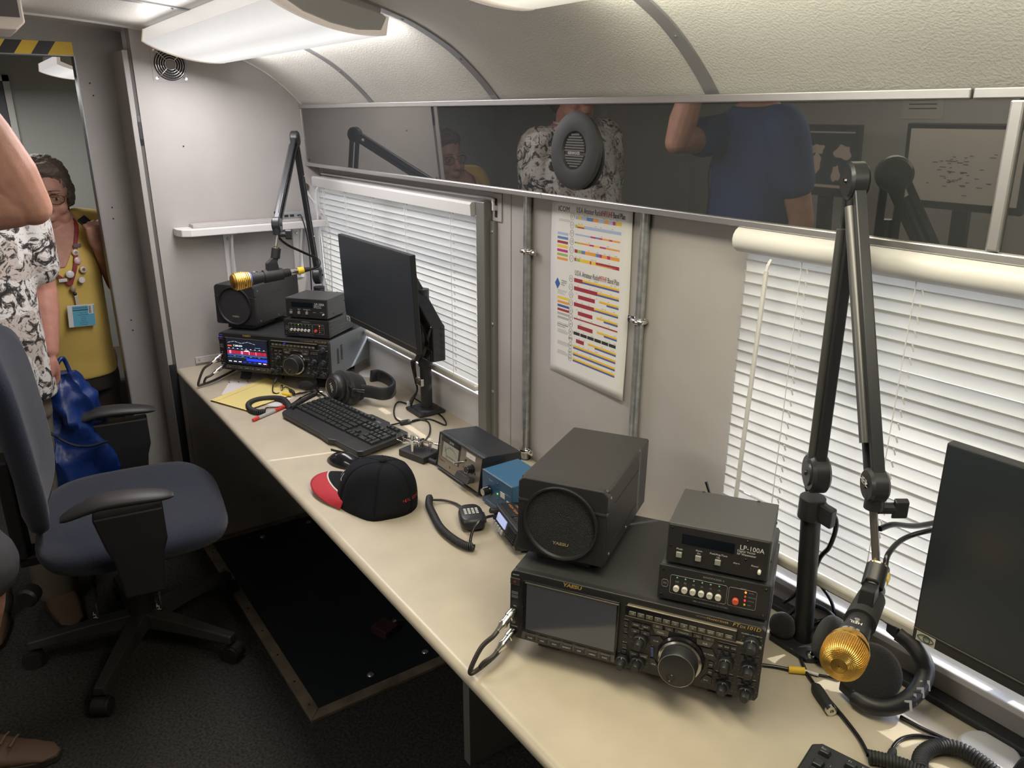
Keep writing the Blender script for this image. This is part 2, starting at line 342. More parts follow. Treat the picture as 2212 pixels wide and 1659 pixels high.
# ------------------------------------------------------------------ grille of the round fan in the end wall
fan = thing('wall_fan', 'round black vent fan with chrome wire guard high on the end wall', 'fan', (0.0, -0.498, 1.798))
MB().lathe([(0.051, 0.0), (0.051, 0.003)], d=(1, 0, 0), n=32).build('opening', ink_k, fan)
MB().lathe([(0.019, 0.003), (0.019, 0.007), (0.015, 0.009)], d=(1, 0, 0), n=24).build('hub', mat('fan hub', (0.25, 0.23, 0.22), 0.4), fan, smooth=40)
for r in (0.017, 0.0245, 0.032, 0.0395, 0.047):
    MB().tube([(0.011, r*math.cos(a), r*math.sin(a)) for a in [2*PI*k/36 for k in range(36)]], 0.0006, 6, True).build('guard_ring', chrome, fan, smooth=60)
for a in (45, 135, 225, 315):
    ca, sa = math.cos(math.radians(a)), math.sin(math.radians(a))
    MB().tube([(0.011, 0.017*ca, 0.017*sa), (0.011, 0.047*ca, 0.047*sa), (0.006, 0.063*ca, 0.060*sa), (0.001, 0.066*ca, 0.062*sa)], 0.0011, 6).build('guard_wire', chrome, fan, smooth=60)
    MB().lathe([(0.005, 0), (0.004, 0.003)], (0.0, 0.066*ca, 0.062*sa), (1, 0, 0), n=10).build('screw', chrome, fan)
MB().prism([(-0.058, -0.054), (0.058, -0.054), (0.058, 0.054), (-0.058, 0.054)], 0.0005, 0.0015, 0).build('frame_plate', wall_m, fan)
# ------------------------------------------------------------------ ceiling lights
lens_m = bpy.data.materials.new('lit prismatic lens'); lens_m.use_nodes = True
nt = lens_m.node_tree; b_ = nt.nodes['Principled BSDF']; b_.inputs['Base Color'].default_value = (0.30, 0.295, 0.29, 1); b_.inputs['Roughness'].default_value = 0.3
tc = nt.nodes.new('ShaderNodeTexCoord'); sx = nt.nodes.new('ShaderNodeSeparateXYZ'); nt.links.new(tc.outputs['Object'], sx.inputs[0])
rp = nt.nodes.new('ShaderNodeValToRGB'); mr = nt.nodes.new('ShaderNodeMapRange'); mr.inputs[1].default_value = -0.13; mr.inputs[2].default_value = 0.13
nt.links.new(sx.outputs[1], mr.inputs[0]); nt.links.new(mr.outputs[0], rp.inputs[0])
els = rp.color_ramp.elements; els[0].position = 0.0; els[0].color = (0.64, 0.60, 0.56, 1); els[1].position = 1.0; els[1].color = (0.70, 0.67, 0.64, 1)
for p, c in ((0.04, 0.68), (0.12, 0.74), (0.30, 0.95), (0.5, 0.80), (0.74, 1.12), (0.90, 0.84)):
    e = els.new(p); e.color = (c, c*0.985, c*0.96, 1)
nt.links.new(rp.outputs[0], b_.inputs['Emission Color']); b_.inputs['Emission Strength'].default_value = 1.0
wv = nt.nodes.new('ShaderNodeTexVoronoi'); wv.inputs['Scale'].default_value = 330; bp_ = nt.nodes.new('ShaderNodeBump'); bp_.inputs['Strength'].default_value = 0.3
nt.links.new(tc.outputs['Object'], wv.inputs['Vector']); nt.links.new(wv.outputs[0], bp_.inputs['Height']); nt.links.new(bp_.outputs[0], b_.inputs['Normal'])
cap_grey = mat('grey end cap', (0.78, 0.79, 0.78), 0.5); rim_m = mat('cream cap rim', (0.70, 0.63, 0.55), 0.35); rim_l = mat('lamp-lit cream rim', (0.80, 0.70, 0.60), 0.35, emit=0.42)  # rim emission stands in for tube light coming through the plastic
lens_y = lens_m.copy(); lens_y.name = 'warm lit lens'
for e_ in [n for n in lens_y.node_tree.nodes if n.type == 'VALTORGB'][0].color_ramp.elements: e_.color = (e_.color[0], e_.color[1]*.96, e_.color[2]*.82, 1)
def bowl(w, h, n=16, inset=0.0):  # cross-section (y, z), top at z = 0
    a = w/2 - inset; pts = [(-a, 0), (-a, -0.038 + inset)]
    for k in range(1, n):
        t = -1 + 2*k/n; pts.append((a*t, -0.038 - (h - 0.038)*(1 - t*t)**0.9 + inset))
    return pts + [(a, -0.038 + inset), (a, 0)]
def fixture(label, loc, L, tilt, group='wraparound ceiling lights', lm=None):
    t = thing('ceiling_light', label, 'light', loc, (math.radians(tilt), 0, 0), group)
    MB().prism(bowl(0.255, 0.054), -L/2 + 0.012, L/2 - 0.012, 0).build('lens', lm or lens_m, t, smooth=30)
    for s_ in (-1, 1):
        x = s_*L/2
        MB().prism(bowl(0.260, 0.057), x - 0.012, x + 0.004, 0).build('end_rim', rim_l, t, bevel=0.002)
        MB().prism([(-0.119, 0.0), (-0.119, -0.026), (-0.06, -0.044), (0.0, -0.049), (0.06, -0.046), (0.113, -0.032), (0.121, -0.004), (0.112, 0.0)], x + s_*0.004, x + s_*0.010, 0).build('end_cap', cap_grey, t, bevel=0.002)
    MB().bx(-L/2, L/2, -0.11, 0.11, 0.0, 0.03).build('housing', white_s, t)
    return t
fixture('long lit fluorescent ceiling light with grey end cap above the far desk end', (0.71, -0.462, 1.868), 1.21, -12.5)
fixture('lit fluorescent ceiling light just inside the top edge of the picture', (2.46, -0.462, 1.868), 1.21, -12.5, lm=lens_y)
fixture('small lit ceiling light seen through the open doorway', (-1.38, -0.585, 1.862), 0.75, -6)
v = thing('ceiling_vent_box', 'cream box with dark end panel on the ceiling by the doorway', 'vent', (0.30, -1.12, 1.875))
MB().prism([(-0.16, 0.06), (-0.16, -0.02), (-0.13, -0.026), (0.16, -0.026), (0.182, -0.008), (0.182, 0.06)], -0.15, 0.10, 0).build('housing', rim_m, v, bevel=0.004)
MB().bx(0.10, 0.106, -0.15, 0.172, 0.004, 0.06).build('end_panel', mat('brown grey panel', (0.10, 0.09, 0.085), 0.5), v)
# ================================================================== desk and fixed fittings
dk = thing('desk', 'long cream laminate worktop with rounded front edge along the windows', 'desk', (0, 0, 0))
edge = [(0.0, DESK), (-0.600, DESK)] + [(-0.600 - 0.015*math.sin(a), DESK - 0.0135 + 0.0135*math.cos(a)) for a in [PI*k/12 for k in range(1, 12)]] + [(-0.600, DESK - 0.027), (0.0, DESK - 0.027)]
MB().prism([(-0.001, DESK)] + edge[1:-1] + [(-0.001, DESK - 0.027)], 0.001, XR - 0.001, 0).build('worktop', lam, dk, smooth=35)
under = mat('dark grey desk panel', (0.36, 0.35, 0.33), 0.6, vary=(8, 0.1))
MB().bx(0.001, 0.012, -0.598, -0.002, 0.01, DESK - 0.028).build('end_panel', under, dk)
MB().bx(1.56, 1.59, -0.33, 0.0, 0.0, DESK - 0.028).build('leg_panel', mat('grey leg panel', (0.16, 0.165, 0.15), 0.6), dk)
MB().bx(1.59, XR - 0.01, -0.30, -0.285, 0.25, DESK - 0.028).build('apron', mat('grey leg panel', (0.16, 0.165, 0.15), 0.6), dk)
MB().bx(0.02, 1.56, -0.02, -0.005, 0.02, DESK - 0.028).build('back_panel', under, dk)
MB().bx(0.001, 0.006, -0.64, -0.6165, 0.0, 0.76).build('edge_strip', blk, dk)
# floor hatch with trims
ht = thing('floor_hatch', 'black floor hatch framed in worn bronze angle trim under the desk', 'hatch', (0, 0, 0))
MB().bx(0.045, 1.168, -0.584, -0.02, 0.001, 0.010).build('board', mat('black hatch rubber', (0.010, 0.014, 0.018), 0.5, bump=(300, 0.2)), ht)
br = mat('bronze angle trim', (0.27, 0.225, 0.165), 0.42, 0.5, vary=(14, 0.35))
for q in (((0.012, -0.620), (1.204, -0.620), (1.168, -0.584), (0.045, -0.584)), ((1.204, -0.620), (1.204, -0.02), (1.168, -0.02), (1.168, -0.584)), ((0.012, -0.02), (0.012, -0.620), (0.045, -0.584), (0.045, -0.02))):
    MB().hexa([(x, y, 0.0) for x, y in q] + [(x, y, 0.013) for x, y in q]).build('trim', br, ht, bevel=0.002)
for x in (0.12, 0.27, 0.42, 0.57, 0.72, 0.87, 1.02, 1.14): MB().cyl((x, -0.602, 0.012), (x, -0.602, 0.0138), 0.004, n=8).build('screw', ink_k, ht)
for x, y in ((1.12, -0.398), (1.12, -0.207), (0.098, -0.202), (0.109, -0.401)): MB().lathe([(0.011, 0.0), (0.009, 0.003), (0.0, 0.0045)], (x, y, 0.010), n=14).build('bolt', galv, ht, smooth=50)
fb = thing('foot_switch', 'small dark maroon box with a plug on the floor hatch', 'box', (0.955, -0.268, 0.010), (0, 0, 0.35))
MB().bx(-0.035, 0.035, -0.03, 0.03, 0.0, 0.028).build('case', mat('maroon case', (0.05, 0.02, 0.025), 0.5), fb, bevel=0.003)
MB().cyl((0.0, 0.03, 0.014), (0.0, 0.05, 0.014), 0.009, n=12).build('plug', chrome, fb)
MB().tube(spline([(0.0, 0.05, 0.014), (0.02, 0.10, 0.004), (-0.06, 0.16, 0.004), (0.10, 0.20, 0.004)]), 0.003).build('cord', blk_r, fb)
# conduits
for x, zs, lab in ((1.389, (1.315, 0.767), 'galvanised conduit pipe between window and poster with two clamps'), (1.803, (1.22,), 'galvanised conduit pipe between the poster and the second window')):
    c = thing('conduit_pipe', lab, 'pipe', (x, -0.012, 0))
    MB().cyl((0, 0, DESK + 0.001), (0, 0, 1.455), 0.0105, n=20).build('tube', galv, c, smooth=50)
    for z in zs:
        MB().tube([(0.0145*math.cos(a), 0.0145*math.sin(a), z) for a in [2*PI*k/20 for k in range(20)]], 0.005, 6, True).build('clamp', chrome, c, smooth=60)
        s_ = -1 if x > 1.7 else 1
        MB().bx(min(s_*0.012, s_*0.034), max(s_*0.012, s_*0.034), -0.003, 0.002, z - 0.008, z + 0.008).build('clamp_ear', chrome, c, bevel=0.001)
        MB().lathe([(0.006, 0), (0.004, 0.004)], (s_*0.026, -0.003, z), (0, -1, 0), n=10).build('screw', chrome, c)
MB().lathe([(0.014, 0), (0.012, 0.001)], (1.389, -0.012, DESK), n=16).build('hole_ring', ink_k, dk)
# ------------------------------------------------------------------ blinds
slat_m = bpy.data.materials.new('white blind slat'); slat_m.use_nodes = True
nt = slat_m.node_tree; nt.nodes.clear(); o_ = nt.nodes.new('ShaderNodeOutputMaterial'); ms = nt.nodes.new('ShaderNodeMixShader')
df = nt.nodes.new('ShaderNodeBsdfPrincipled'); df.inputs['Base Color'].default_value = (0.68, 0.675, 0.66, 1); df.inputs['Roughness'].default_value = 0.3
tl = nt.nodes.new('ShaderNodeBsdfTranslucent'); tl.inputs['Color'].default_value = (0.80, 0.79, 0.76, 1)
ms.inputs[0].default_value = 0.48; nt.links.new(df.outputs[0], ms.inputs[1]); nt.links.new(tl.outputs[0], ms.inputs[2]); nt.links.new(ms.outputs[0], o_.inputs[0])
cord_m = mat('white cord', (0.7, 0.7, 0.68), 0.6)
def blind(label, x0, x1, ztop, zbot, y, wand_x, cords, valance, lift=0.0):
    t = thing('window_blind', label, 'blind', (0, 0, 0), group=None)
    W, pitch, ang = 0.0256, 0.0212, math.radians(104)
    m = MB(); prof = []
    for k in range(7):
        u = -0.5 + k/6; prof.append((u*W, -0.0028*(1 - (2*u)**2)))
    ring = lambda x: [(x, a*math.cos(ang) - h*math.sin(ang), a*math.sin(ang) + h*math.cos(ang)) for a, h in prof] + [(x, a*math.cos(ang) - (h-0.0006)*math.sin(ang), a*math.sin(ang) + (h-0.0006)*math.cos(ang)) for a, h in prof[::-1]]
    n_s = int((ztop - 0.036 - zbot - 0.016)/pitch) + 1; me = None
    m.loft([ring(x0), ring(x1)])
    first = m.build('slat', slat_m, t, smooth=40)
    for k in range(n_s):
        o = first if k == 0 else first.copy()
        if k: COL.objects.link(o); o.parent = t
        o.location = (0, y, zbot + 0.020 + k*pitch); o.rotation_euler = (random.uniform(-0.02, 0.02), random.uniform(-0.0006, 0.0006), 0)
    if valance:  # rounded headrail
        pr = [(y + 0.022, ztop - 0.040), (y - 0.018, ztop - 0.044)] + [(y - 0.012 - 0.022*math.sin(a), ztop - 0.022 - 0.022*math.cos(a)) for a in [PI*k/8 for k in range(1, 8)]] + [(y - 0.01, ztop), (y + 0.022, ztop)]
    else:
        pr = [(y + 0.02, ztop - 0.036), (y - 0.022, ztop - 0.036), (y - 0.024, ztop - 0.006), (y - 0.018, ztop), (y + 0.02, ztop)]
    MB().prism(pr, x0 - 0.008, x1 + 0.008, 0).build('headrail', white_p, t, smooth=40)
    MB().bx(x0, x1, y - 0.013, y + 0.012, zbot - 0.012, zbot + 0.006).build('bottom_rail', mat('aged bottom rail', (0.60, 0.57, 0.50), 0.35), t, bevel=0.004)
    for cx in cords:
        b = MB()
        b.cyl((cx, y - 0.0125, zbot), (cx, y - 0.0125, ztop - 0.03), 0.0009, n=5)
        b.build('ladder_cord', cord_m, t)
        b = MB()
        for k in range(n_s): 
            z = zbot + 0.030 + k*pitch; b.cyl((cx + 0.012, y - 0.0085, z - 0.006), (cx + 0.010, y - 0.012, z + 0.005), 0.0013, n=5)
        o = b.build('cord_loops', cord_m, t); o['kind'] = 'stuff'
    if wand_x is not None:
        wx, wx2, z0, z1 = wand_x
        MB().cyl((wx, y - 0.030, z1), (wx2, y - 0.030, z0), 0.0042, n=6).build('wand', white_p, t)
        MB().tube([(wx, y - 0.030, z1), (wx, y - 0.028, z1 + 0.010), (wx + 0.001, y - 0.022, z1 + 0.02)], 0.0025, 6).build('wand_hook', white_p, t)
    return t
blind('white slatted blind on the sunlit first window behind the far monitor', 0.030, 1.158, 1.418, 0.884, -0.018, (0.075, 0.070, 0.93, 1.36), (0.10, 0.30, 0.52, 0.76, 1.04), False)
blind('white slatted blind behind the near microphone boom', 2.082, 3.15, 1.456, 0.858, -0.030, (2.150, 2.135, 0.86, 1.388), (2.205, 2.40, 2.62, 2.85), True)
# white cable along the first blind's top
cw = MB().tube(spline([(0.05, -0.010, 1.428), (0.5, -0.010, 1.430), (1.0, -0.010, 1.431), (1.215, -0.012, 1.432), (1.236, -0.014, 1.424), (1.238, -0.014, 1.402)]), 0.004, 8).build('white_cable', white_p, smooth=60)
tag(cw, 'white cable running along the top of the first window blind', 'cable')
# ------------------------------------------------------------------ shelf on the end wall
sh = thing('wall_shelf', 'white wall shelf on two brackets on the end wall', 'shelf', (0, 0, 0))
MB().prism([(0.001, -0.56), (0.045, -0.56), (0.075, -0.548), (0.088, -0.52), (0.088, -0.012), (0.001, -0.012)], 1.232, 1.258, 2).build('board', white_s, sh, bevel=0.003, seg=3)
for y in (-0.374, -0.112):
    k = MB().bx(0.001, 0.004, y - 0.017, y + 0.017, 1.03, 1.232).build('bracket', white_s, sh, bevel=0.001)
    MB().bx(0.001, 0.075, y - 0.015, y + 0.015, 1.2285, 1.2318).build('arm', white_s, k)
    MB().hexa([(0.003, y - 0.004, 1.06), (0.006, y - 0.004, 1.06), (0.006, y + 0.004, 1.06), (0.003, y + 0.004, 1.06), (0.055, y - 0.004, 1.229), (0.066, y - 0.004, 1.229), (0.066, y + 0.004, 1.229), (0.055, y + 0.004, 1.229)]).build('brace', white_s, k)
    for z in (1.045, 1.205): MB().lathe([(0.006, 0), (0.004, 0.003)], (0.004, y, z), (1, 0, 0), n=10).build('screw', galv, k)
tag(MB().bx(0.006, 0.062, -0.505, -0.03, 1.2585, 1.270).build('grey_board', mat('grey board', (0.42, 0.40, 0.39), 0.6), bevel=0.001), 'grey strip of board lying on the white wall shelf', 'board')
nb = thing('network_switch', 'small grey box with ports on the shelf board by the window', 'switch', (0.036, -0.135, 1.2702))
MB().bx(-0.028, 0.028, -0.055, 0.055, 0.0, 0.020).build('case', mat('grey case', (0.30, 0.31, 0.32), 0.45), nb, bevel=0.002)
for y in (-0.032, -0.010): MB().bx(0.0275, 0.0288, y - 0.008, y + 0.008, 0.005, 0.014).build('port', ink_k, nb)
MB().tube(spline([(0.028, 0.012, 0.010), (0.060, 0.016, 0.004), (0.070, 0.03, -0.10), (0.035, 0.04, -0.28)]), 0.0024).build('lead', blk_r, nb, smooth=60)
tag(MB().lathe([(0.0, 0.012), (0.011, 0.012), (0.012, 0.003), (0.018, 0.002), (0.018, 0.0)], (0.0, -0.062, 1.374), (1, 0, 0), n=24).build('cable_grommet', mat('bronze grommet', (0.16, 0.12, 0.09), 0.3, 0.8), smooth=40), 'round bronze cable grommet in the end wall behind the far boom', 'grommet')
for i, (pts, lab) in enumerate((([(0.006, -0.058, 1.366), (0.02, -0.035, 1.30), (0.02, -0.022, 1.20), (0.018, -0.016, 1.05), (0.05, -0.02, 0.92), (0.05, -0.02, 0.745)], 'thin white cable hanging from the bronze grommet to the desk'), ([(0.006, -0.066, 1.366), (0.10, -0.02, 1.25), (0.10, -0.018, 1.10), (0.12, -0.03, 0.95), (0.14, -0.03, 0.745)], 'white cable hanging across the blind end near the grommet'), ([(0.006, -0.075, 1.22), (0.012, -0.09, 1.12), (0.012, -0.085, 1.0), (0.02, -0.07, 0.90), (0.02, -0.06, 0.745)], 'pale cable dropping below the shelf beside the boom'))):
    tag(MB().tube(spline(pts), 0.0024 if i else 0.003).build('white_cable', white_p if i < 2 else mat('pale grey cable', (0.45, 0.46, 0.47), 0.5), smooth=60), lab, 'cable')
pt = thing('outlet_strip', 'clear grey cover strip on the end wall just above the desk', 'strip', (0.0, -0.49, 0.762))
MB().bx(0.0005, 0.008, -0.055, 0.055, -0.012, 0.012).build('cover', mat('pale cover', (0.50, 0.47, 0.45), 0.25), pt, bevel=0.001)
MB().lathe([(0.004, 0), (0.003, 0.003)], (0.008, -0.042, 0.003), (1, 0, 0), n=10).build('screw', galv, pt)
# ------------------------------------------------------------------ poster
po = thing('band_plan_poster', 'white wall poster with coloured amateur radio band charts between the pipes', 'poster', (1.479, 0, 1.4535))
PW, PH = 0.280, 0.432
paper = mat('poster paper', (0.74, 0.73, 0.71), 0.5)
def pw(u, v, o=0.0):  # u across 0..1, v down 0..1 -> a gently waving sheet
    return (u*PW, -0.004 - o - 0.0022*math.sin(v*5 + u*2) - 0.004*v*(u - 0.4), -v*PH)
def pq(mb, u0, u1, v0, v1, o=0.0005, n=6):
    f_ = lambda u: u if u < .34 else .325 + (u - .36)*.90
    u0, u1 = f_(u0), f_(u1)
    for k in range(n):
        a, c = u0 + (u1-u0)*k/n, u0 + (u1-u0)*(k+1)/n
        mb.add([pw(a, v1, o), pw(c, v1, o), pw(c, v0, o), pw(a, v0, o)], [(0, 1, 2, 3)])
b = MB(); N, Mv = 10, 22
b.add([pw(i/N, j_/Mv) for j_ in range(Mv+1) for i in range(N+1)], [((j_+1)*(N+1)+i, (j_+1)*(N+1)+i+1, j_*(N+1)+i+1, j_*(N+1)+i) for j_ in range(Mv) for i in range(N)])
s_ = b.build('sheet', paper, po, smooth=60); so = s_.modifiers.new('thick', 'SOLIDIFY'); so.thickness = 0.0004; so.offset = 1
pc = {'red': (0.34, 0.035, 0.055), 'yellow': (0.80, 0.55, 0.05), 'orange': (0.75, 0.33, 0.06), 'blue': (0.05, 0.12, 0.36), 'sky': (0.38, 0.47, 0.68), 'green': (0.35, 0.45, 0.12), 'magenta': (0.50, 0.03, 0.20), 'steel': (0.12, 0.22, 0.48), 'grey': (0.42, 0.43, 0.44), 'black': (0.03, 0.03, 0.03), 'shade': (0.60, 0.60, 0.60)}
Q = {k: MB() for k in pc}
# colour keys
for v, c in zip((0.176, 0.199, 0.223, 0.246, 0.269, 0.292, 0.315), ('sky', 'steel', 'red', 'yellow', 'magenta', 'green', 'orange')): pq(Q[c], 0.09, 0.235, v, v + 0.014, n=2)
for v, c in zip((0.537, 0.562, 0.584, 0.607, 0.630, 0.653), ('yellow', 'orange', 'blue', 'red', 'grey', 'grey')): pq(Q[c], 0.10, 0.26, v, v + 0.014, n=2)
bars = [(0.075, 0.018, [('sky', .36, .40), ('yellow', .40, .44), ('sky', .44, .52), ('steel', .52, .61), ('orange', .61, .68), ('sky', .68, .76), ('orange', .76, .82), ('sky', .82, .87), ('magenta', .87, .90), ('green', .90, .915), ('yellow', .915, .98)]),
 (0.122, 0.016, [('green', .36, .39), ('yellow', .39, .49), ('sky', .49, .98)]), (0.169, 0.009, [('sky', .36, .58), ('magenta', .58, .65), ('steel', .65, .70), ('magenta', .70, .74), ('orange', .74, .83), ('magenta', .83, .87), ('orange', .87, .97)]),
 (0.213, 0.009, [('red', .36, .37), ('green', .37, .42), ('orange', .42, .57), ('magenta', .57, .63), ('yellow', .63, .71), ('magenta', .71, .79), ('orange', .79, .97)]),
 (0.254, 0.018, [('red', .36, .40), ('green', .40, .46), ('steel', .46, .51), ('orange', .51, .66), ('steel', .66, .71), ('magenta', .71, .74), ('orange', .74, .81), ('magenta', .81, .85), ('orange', .85, .97)]),
 (0.300, 0.018, [('red', .36, .38), ('green', .38, .44), ('yellow', .44, .58), ('magenta', .58, .60), ('yellow', .60, .66), ('red', .66, .97)])]
for v, h, segs in bars:
    for c, u0, u1 in segs: pq(Q[c], u0, u1, v, v + h, n=2)
for v in (0.131,): pq(Q['red'], .39, .49, v, v + 0.007)
pq(Q['orange'], .66, .97, 0.312, 0.318)
hf = [(0.412, 'r', .48), (0.458, 'r', .69), (0.502, 'w', .66), (0.548, 'r', .65), (0.594, 'w', .63), (0.636, 'n', 0), (0.672, 'w', .64), (0.716, 'k', 0), (0.756, 'w2', .52), (0.796, 'y', 0), (0.836, 'y', 0), (0.872, 'y', 0)]
for v, k, ue in hf:
    if k == 'n': pq(Q['red'], .36, .98, v, v + 0.008)
    elif k == 'k':
        for i in range(6): pq(Q['black'], .36 + i*.103, .36 + i*.103 + .095, v, v + 0.018)
    else:
        u0 = .36
        if k == 'y': ue = .36
        else: pq(Q['red'], .36 if k == 'r' else .42 if k == 'w' else .40, ue, v, v + 0.022, n=4)
        u2 = ue if k in 'ry' else ue + 0.06
        pq(Q['yellow'], u2, .98, v + 0.000, v + 0.008); pq(Q['orange'], u2, .98, v + 0.008, v + 0.012); pq(Q['blue'], u2 if k in 'ry' else u2 + .10, .98, v + 0.012, v + 0.021)
vs = 0.0
for k in range(60):  # fine print in grey rows
    u = .10; v = random.choice([.105, .112, .119, .50, .507, .514, .521, .69, .70, .73, .736, .742, .748, .80, .806, .812, .818, .85, .856, .862, .868, .874])
    pq(Q['grey'], u, u + random.uniform(.08, .17), v, v + 0.003, n=1)
for k in range(90):
    v = random.choice([r[0] for r in hf] + [r[0] for r in bars]) - 0.008; u = random.uniform(.37, .95); pq(Q['grey'], u, u + .02, v, v + 0.004, n=1)
for c, mb in Q.items():
    if mb.f: mb.build('print_' + c, mat('poster ' + c, pc[c], 0.55), po)['kind'] = 'stuff'
tx, tr_, tc_ = MB(), MB(), MB()
def ptext(mb, s, size, u, v, al='LEFT', sx=1.0):
    x, y, z = pw(u, v, 0.0012); mb.text(s, size, frontM(x, y, z), al, sx=sx)
ptext(tx, 'ICOM', 0.017, .09, .050); ptext(tx, 'U.S.A. Amateur Radio', 0.0175, .335, .045, sx=0.56); ptext(tr_, 'VHF/UHF', 0.0175, .640, .045, sx=0.56); ptext(tx, 'Band Plan', 0.0175, .785, .045, sx=0.56)
ptext(tx, 'U.S.A. Amateur Radio', 0.0175, .335, .382, sx=0.56); ptext(tr_, 'MF/HF', 0.0175, .640, .382, sx=0.56); ptext(tx, 'Band Plan', 0.0175, .745, .382, sx=0.56)
for s, v in (('23', .082), ('33', .128), ('70', .172), ('1.25', .216), ('2', .262), ('6', .308), ('10', .420), ('12', .467), ('15', .511), ('17', .557), ('20', .602), ('30', .640), ('40', .680), ('60', .724), ('80/75', .764), ('160', .805), ('630', .845), ('2200', .880)):
    ptext(tx, s, 0.0075, .285, v, 'CENTER', 0.62)
    x, y, z = pw(.285, v, 0.0006); tc_.tube([(x + 0.0068*math.cos(a), y, z + 0.0080*math.sin(a)) for a in [2*PI*k/16 for k in range(16)]], 0.0003, 4, True)
ptext(tx, 'Mississippi Valley\nAmateur Radio\nAssociation', 0.0050, .155, .455, 'LEFT', .62); ptext(tx, 'Data Portions Shown\nPhone in Color', 0.005, .10, .705)
tx.build('lettering', ink_k, po); tr_.build('red_lettering', mat('poster red ink', (0.45, 0.03, 0.03), 0.5), po); tc_.build('number_rings', ink_k, po)['kind'] = 'stuff'
x, y, z = pw(.10, .465, 0.0007); MB().prism([(x - .010, z), (x, z + .014), (x + .010, z), (x, z - .014)], y, y + 0.0003, 1).build('diamond_emblem', mat('poster blue', (0.05, 0.09, 0.2), .5), po)
# ================================================================== radio stacks (right one faces the viewer, left one is lit)
panel_m = mat('black radio panel', (0.022, 0.022, 0.023), 0.38, bump=(900, 0.05))
key_m = mat('dark key', (0.030, 0.030, 0.031), 0.4)
key_g = mat('olive lit key', (0.10, 0.095, 0.075), 0.4)
strip_m = mat('bronze strip', (0.34, 0.31, 0.24), 0.3, 0.7)
blue_ink = mat('blue print', (0.12, 0.18, 0.42), 0.6)
dial_ring = mat('dark chrome ring', (0.45, 0.44, 0.42), 0.22, 1.0)
def knob2(parent, x, z, r=0.0125, name='knob'):
    k = MB().lathe([(r, 0), (r, 0.009), (r*0.88, 0.0105)], (x, 0, z), (0, -1, 0), n=24).build(name, blk, parent, smooth=35)
    MB().lathe([(r*0.68, 0.0095), (r*0.60, 0.021), (r*0.5, 0.0235)], (x, 0, z), (0, -1, 0), n=20).build('inner_knob', blk, k, smooth=35)
    MB().bx(x - 0.0005, x + 0.0005, -0.0108, -0.0098, z + r*0.62, z + r*0.9).build('pointer', ink_w, k)
    b = MB()
    for a in range(-140, 141, 28): b.bx(x + (r+.004)*math.sin(math.radians(a)) - .0004, x + (r+.004)*math.sin(math.radians(a)) + .0004, -0.0006, 0, z + (r+.004)*math.cos(math.radians(a)) - .0004, z + (r+.004)*math.cos(math.radians(a)) + .0004)
    b.build('dial_marks', ink_g, k)
def key(parent, x, z, w, h, m=key_m, d=0.003, y=0.0, name='button'):
    return MB().bx(x - w/2, x + w/2, y - d, y, z - h/2, z + h/2).build(name, m, parent, bevel=min(w, h)*0.16)
def plug(parent, x, z, tilt, name='plug'):
    d = Vector((math.sin(tilt)*0.42, -1, -0.42)).normalized(); p = Vector((x, 0, z))
    b = MB().lathe([(0.0075, 0), (0.0085, 0.004), (0.0085, 0.016), (0.007, 0.017), (0.0068, 0.028), (0.0082, 0.029), (0.0082, 0.034), (0.006, 0.040), (0.0045, 0.048)], p, d, n=18)
    b.build(name, chrome, parent, smooth=35); return p + d*0.048, d
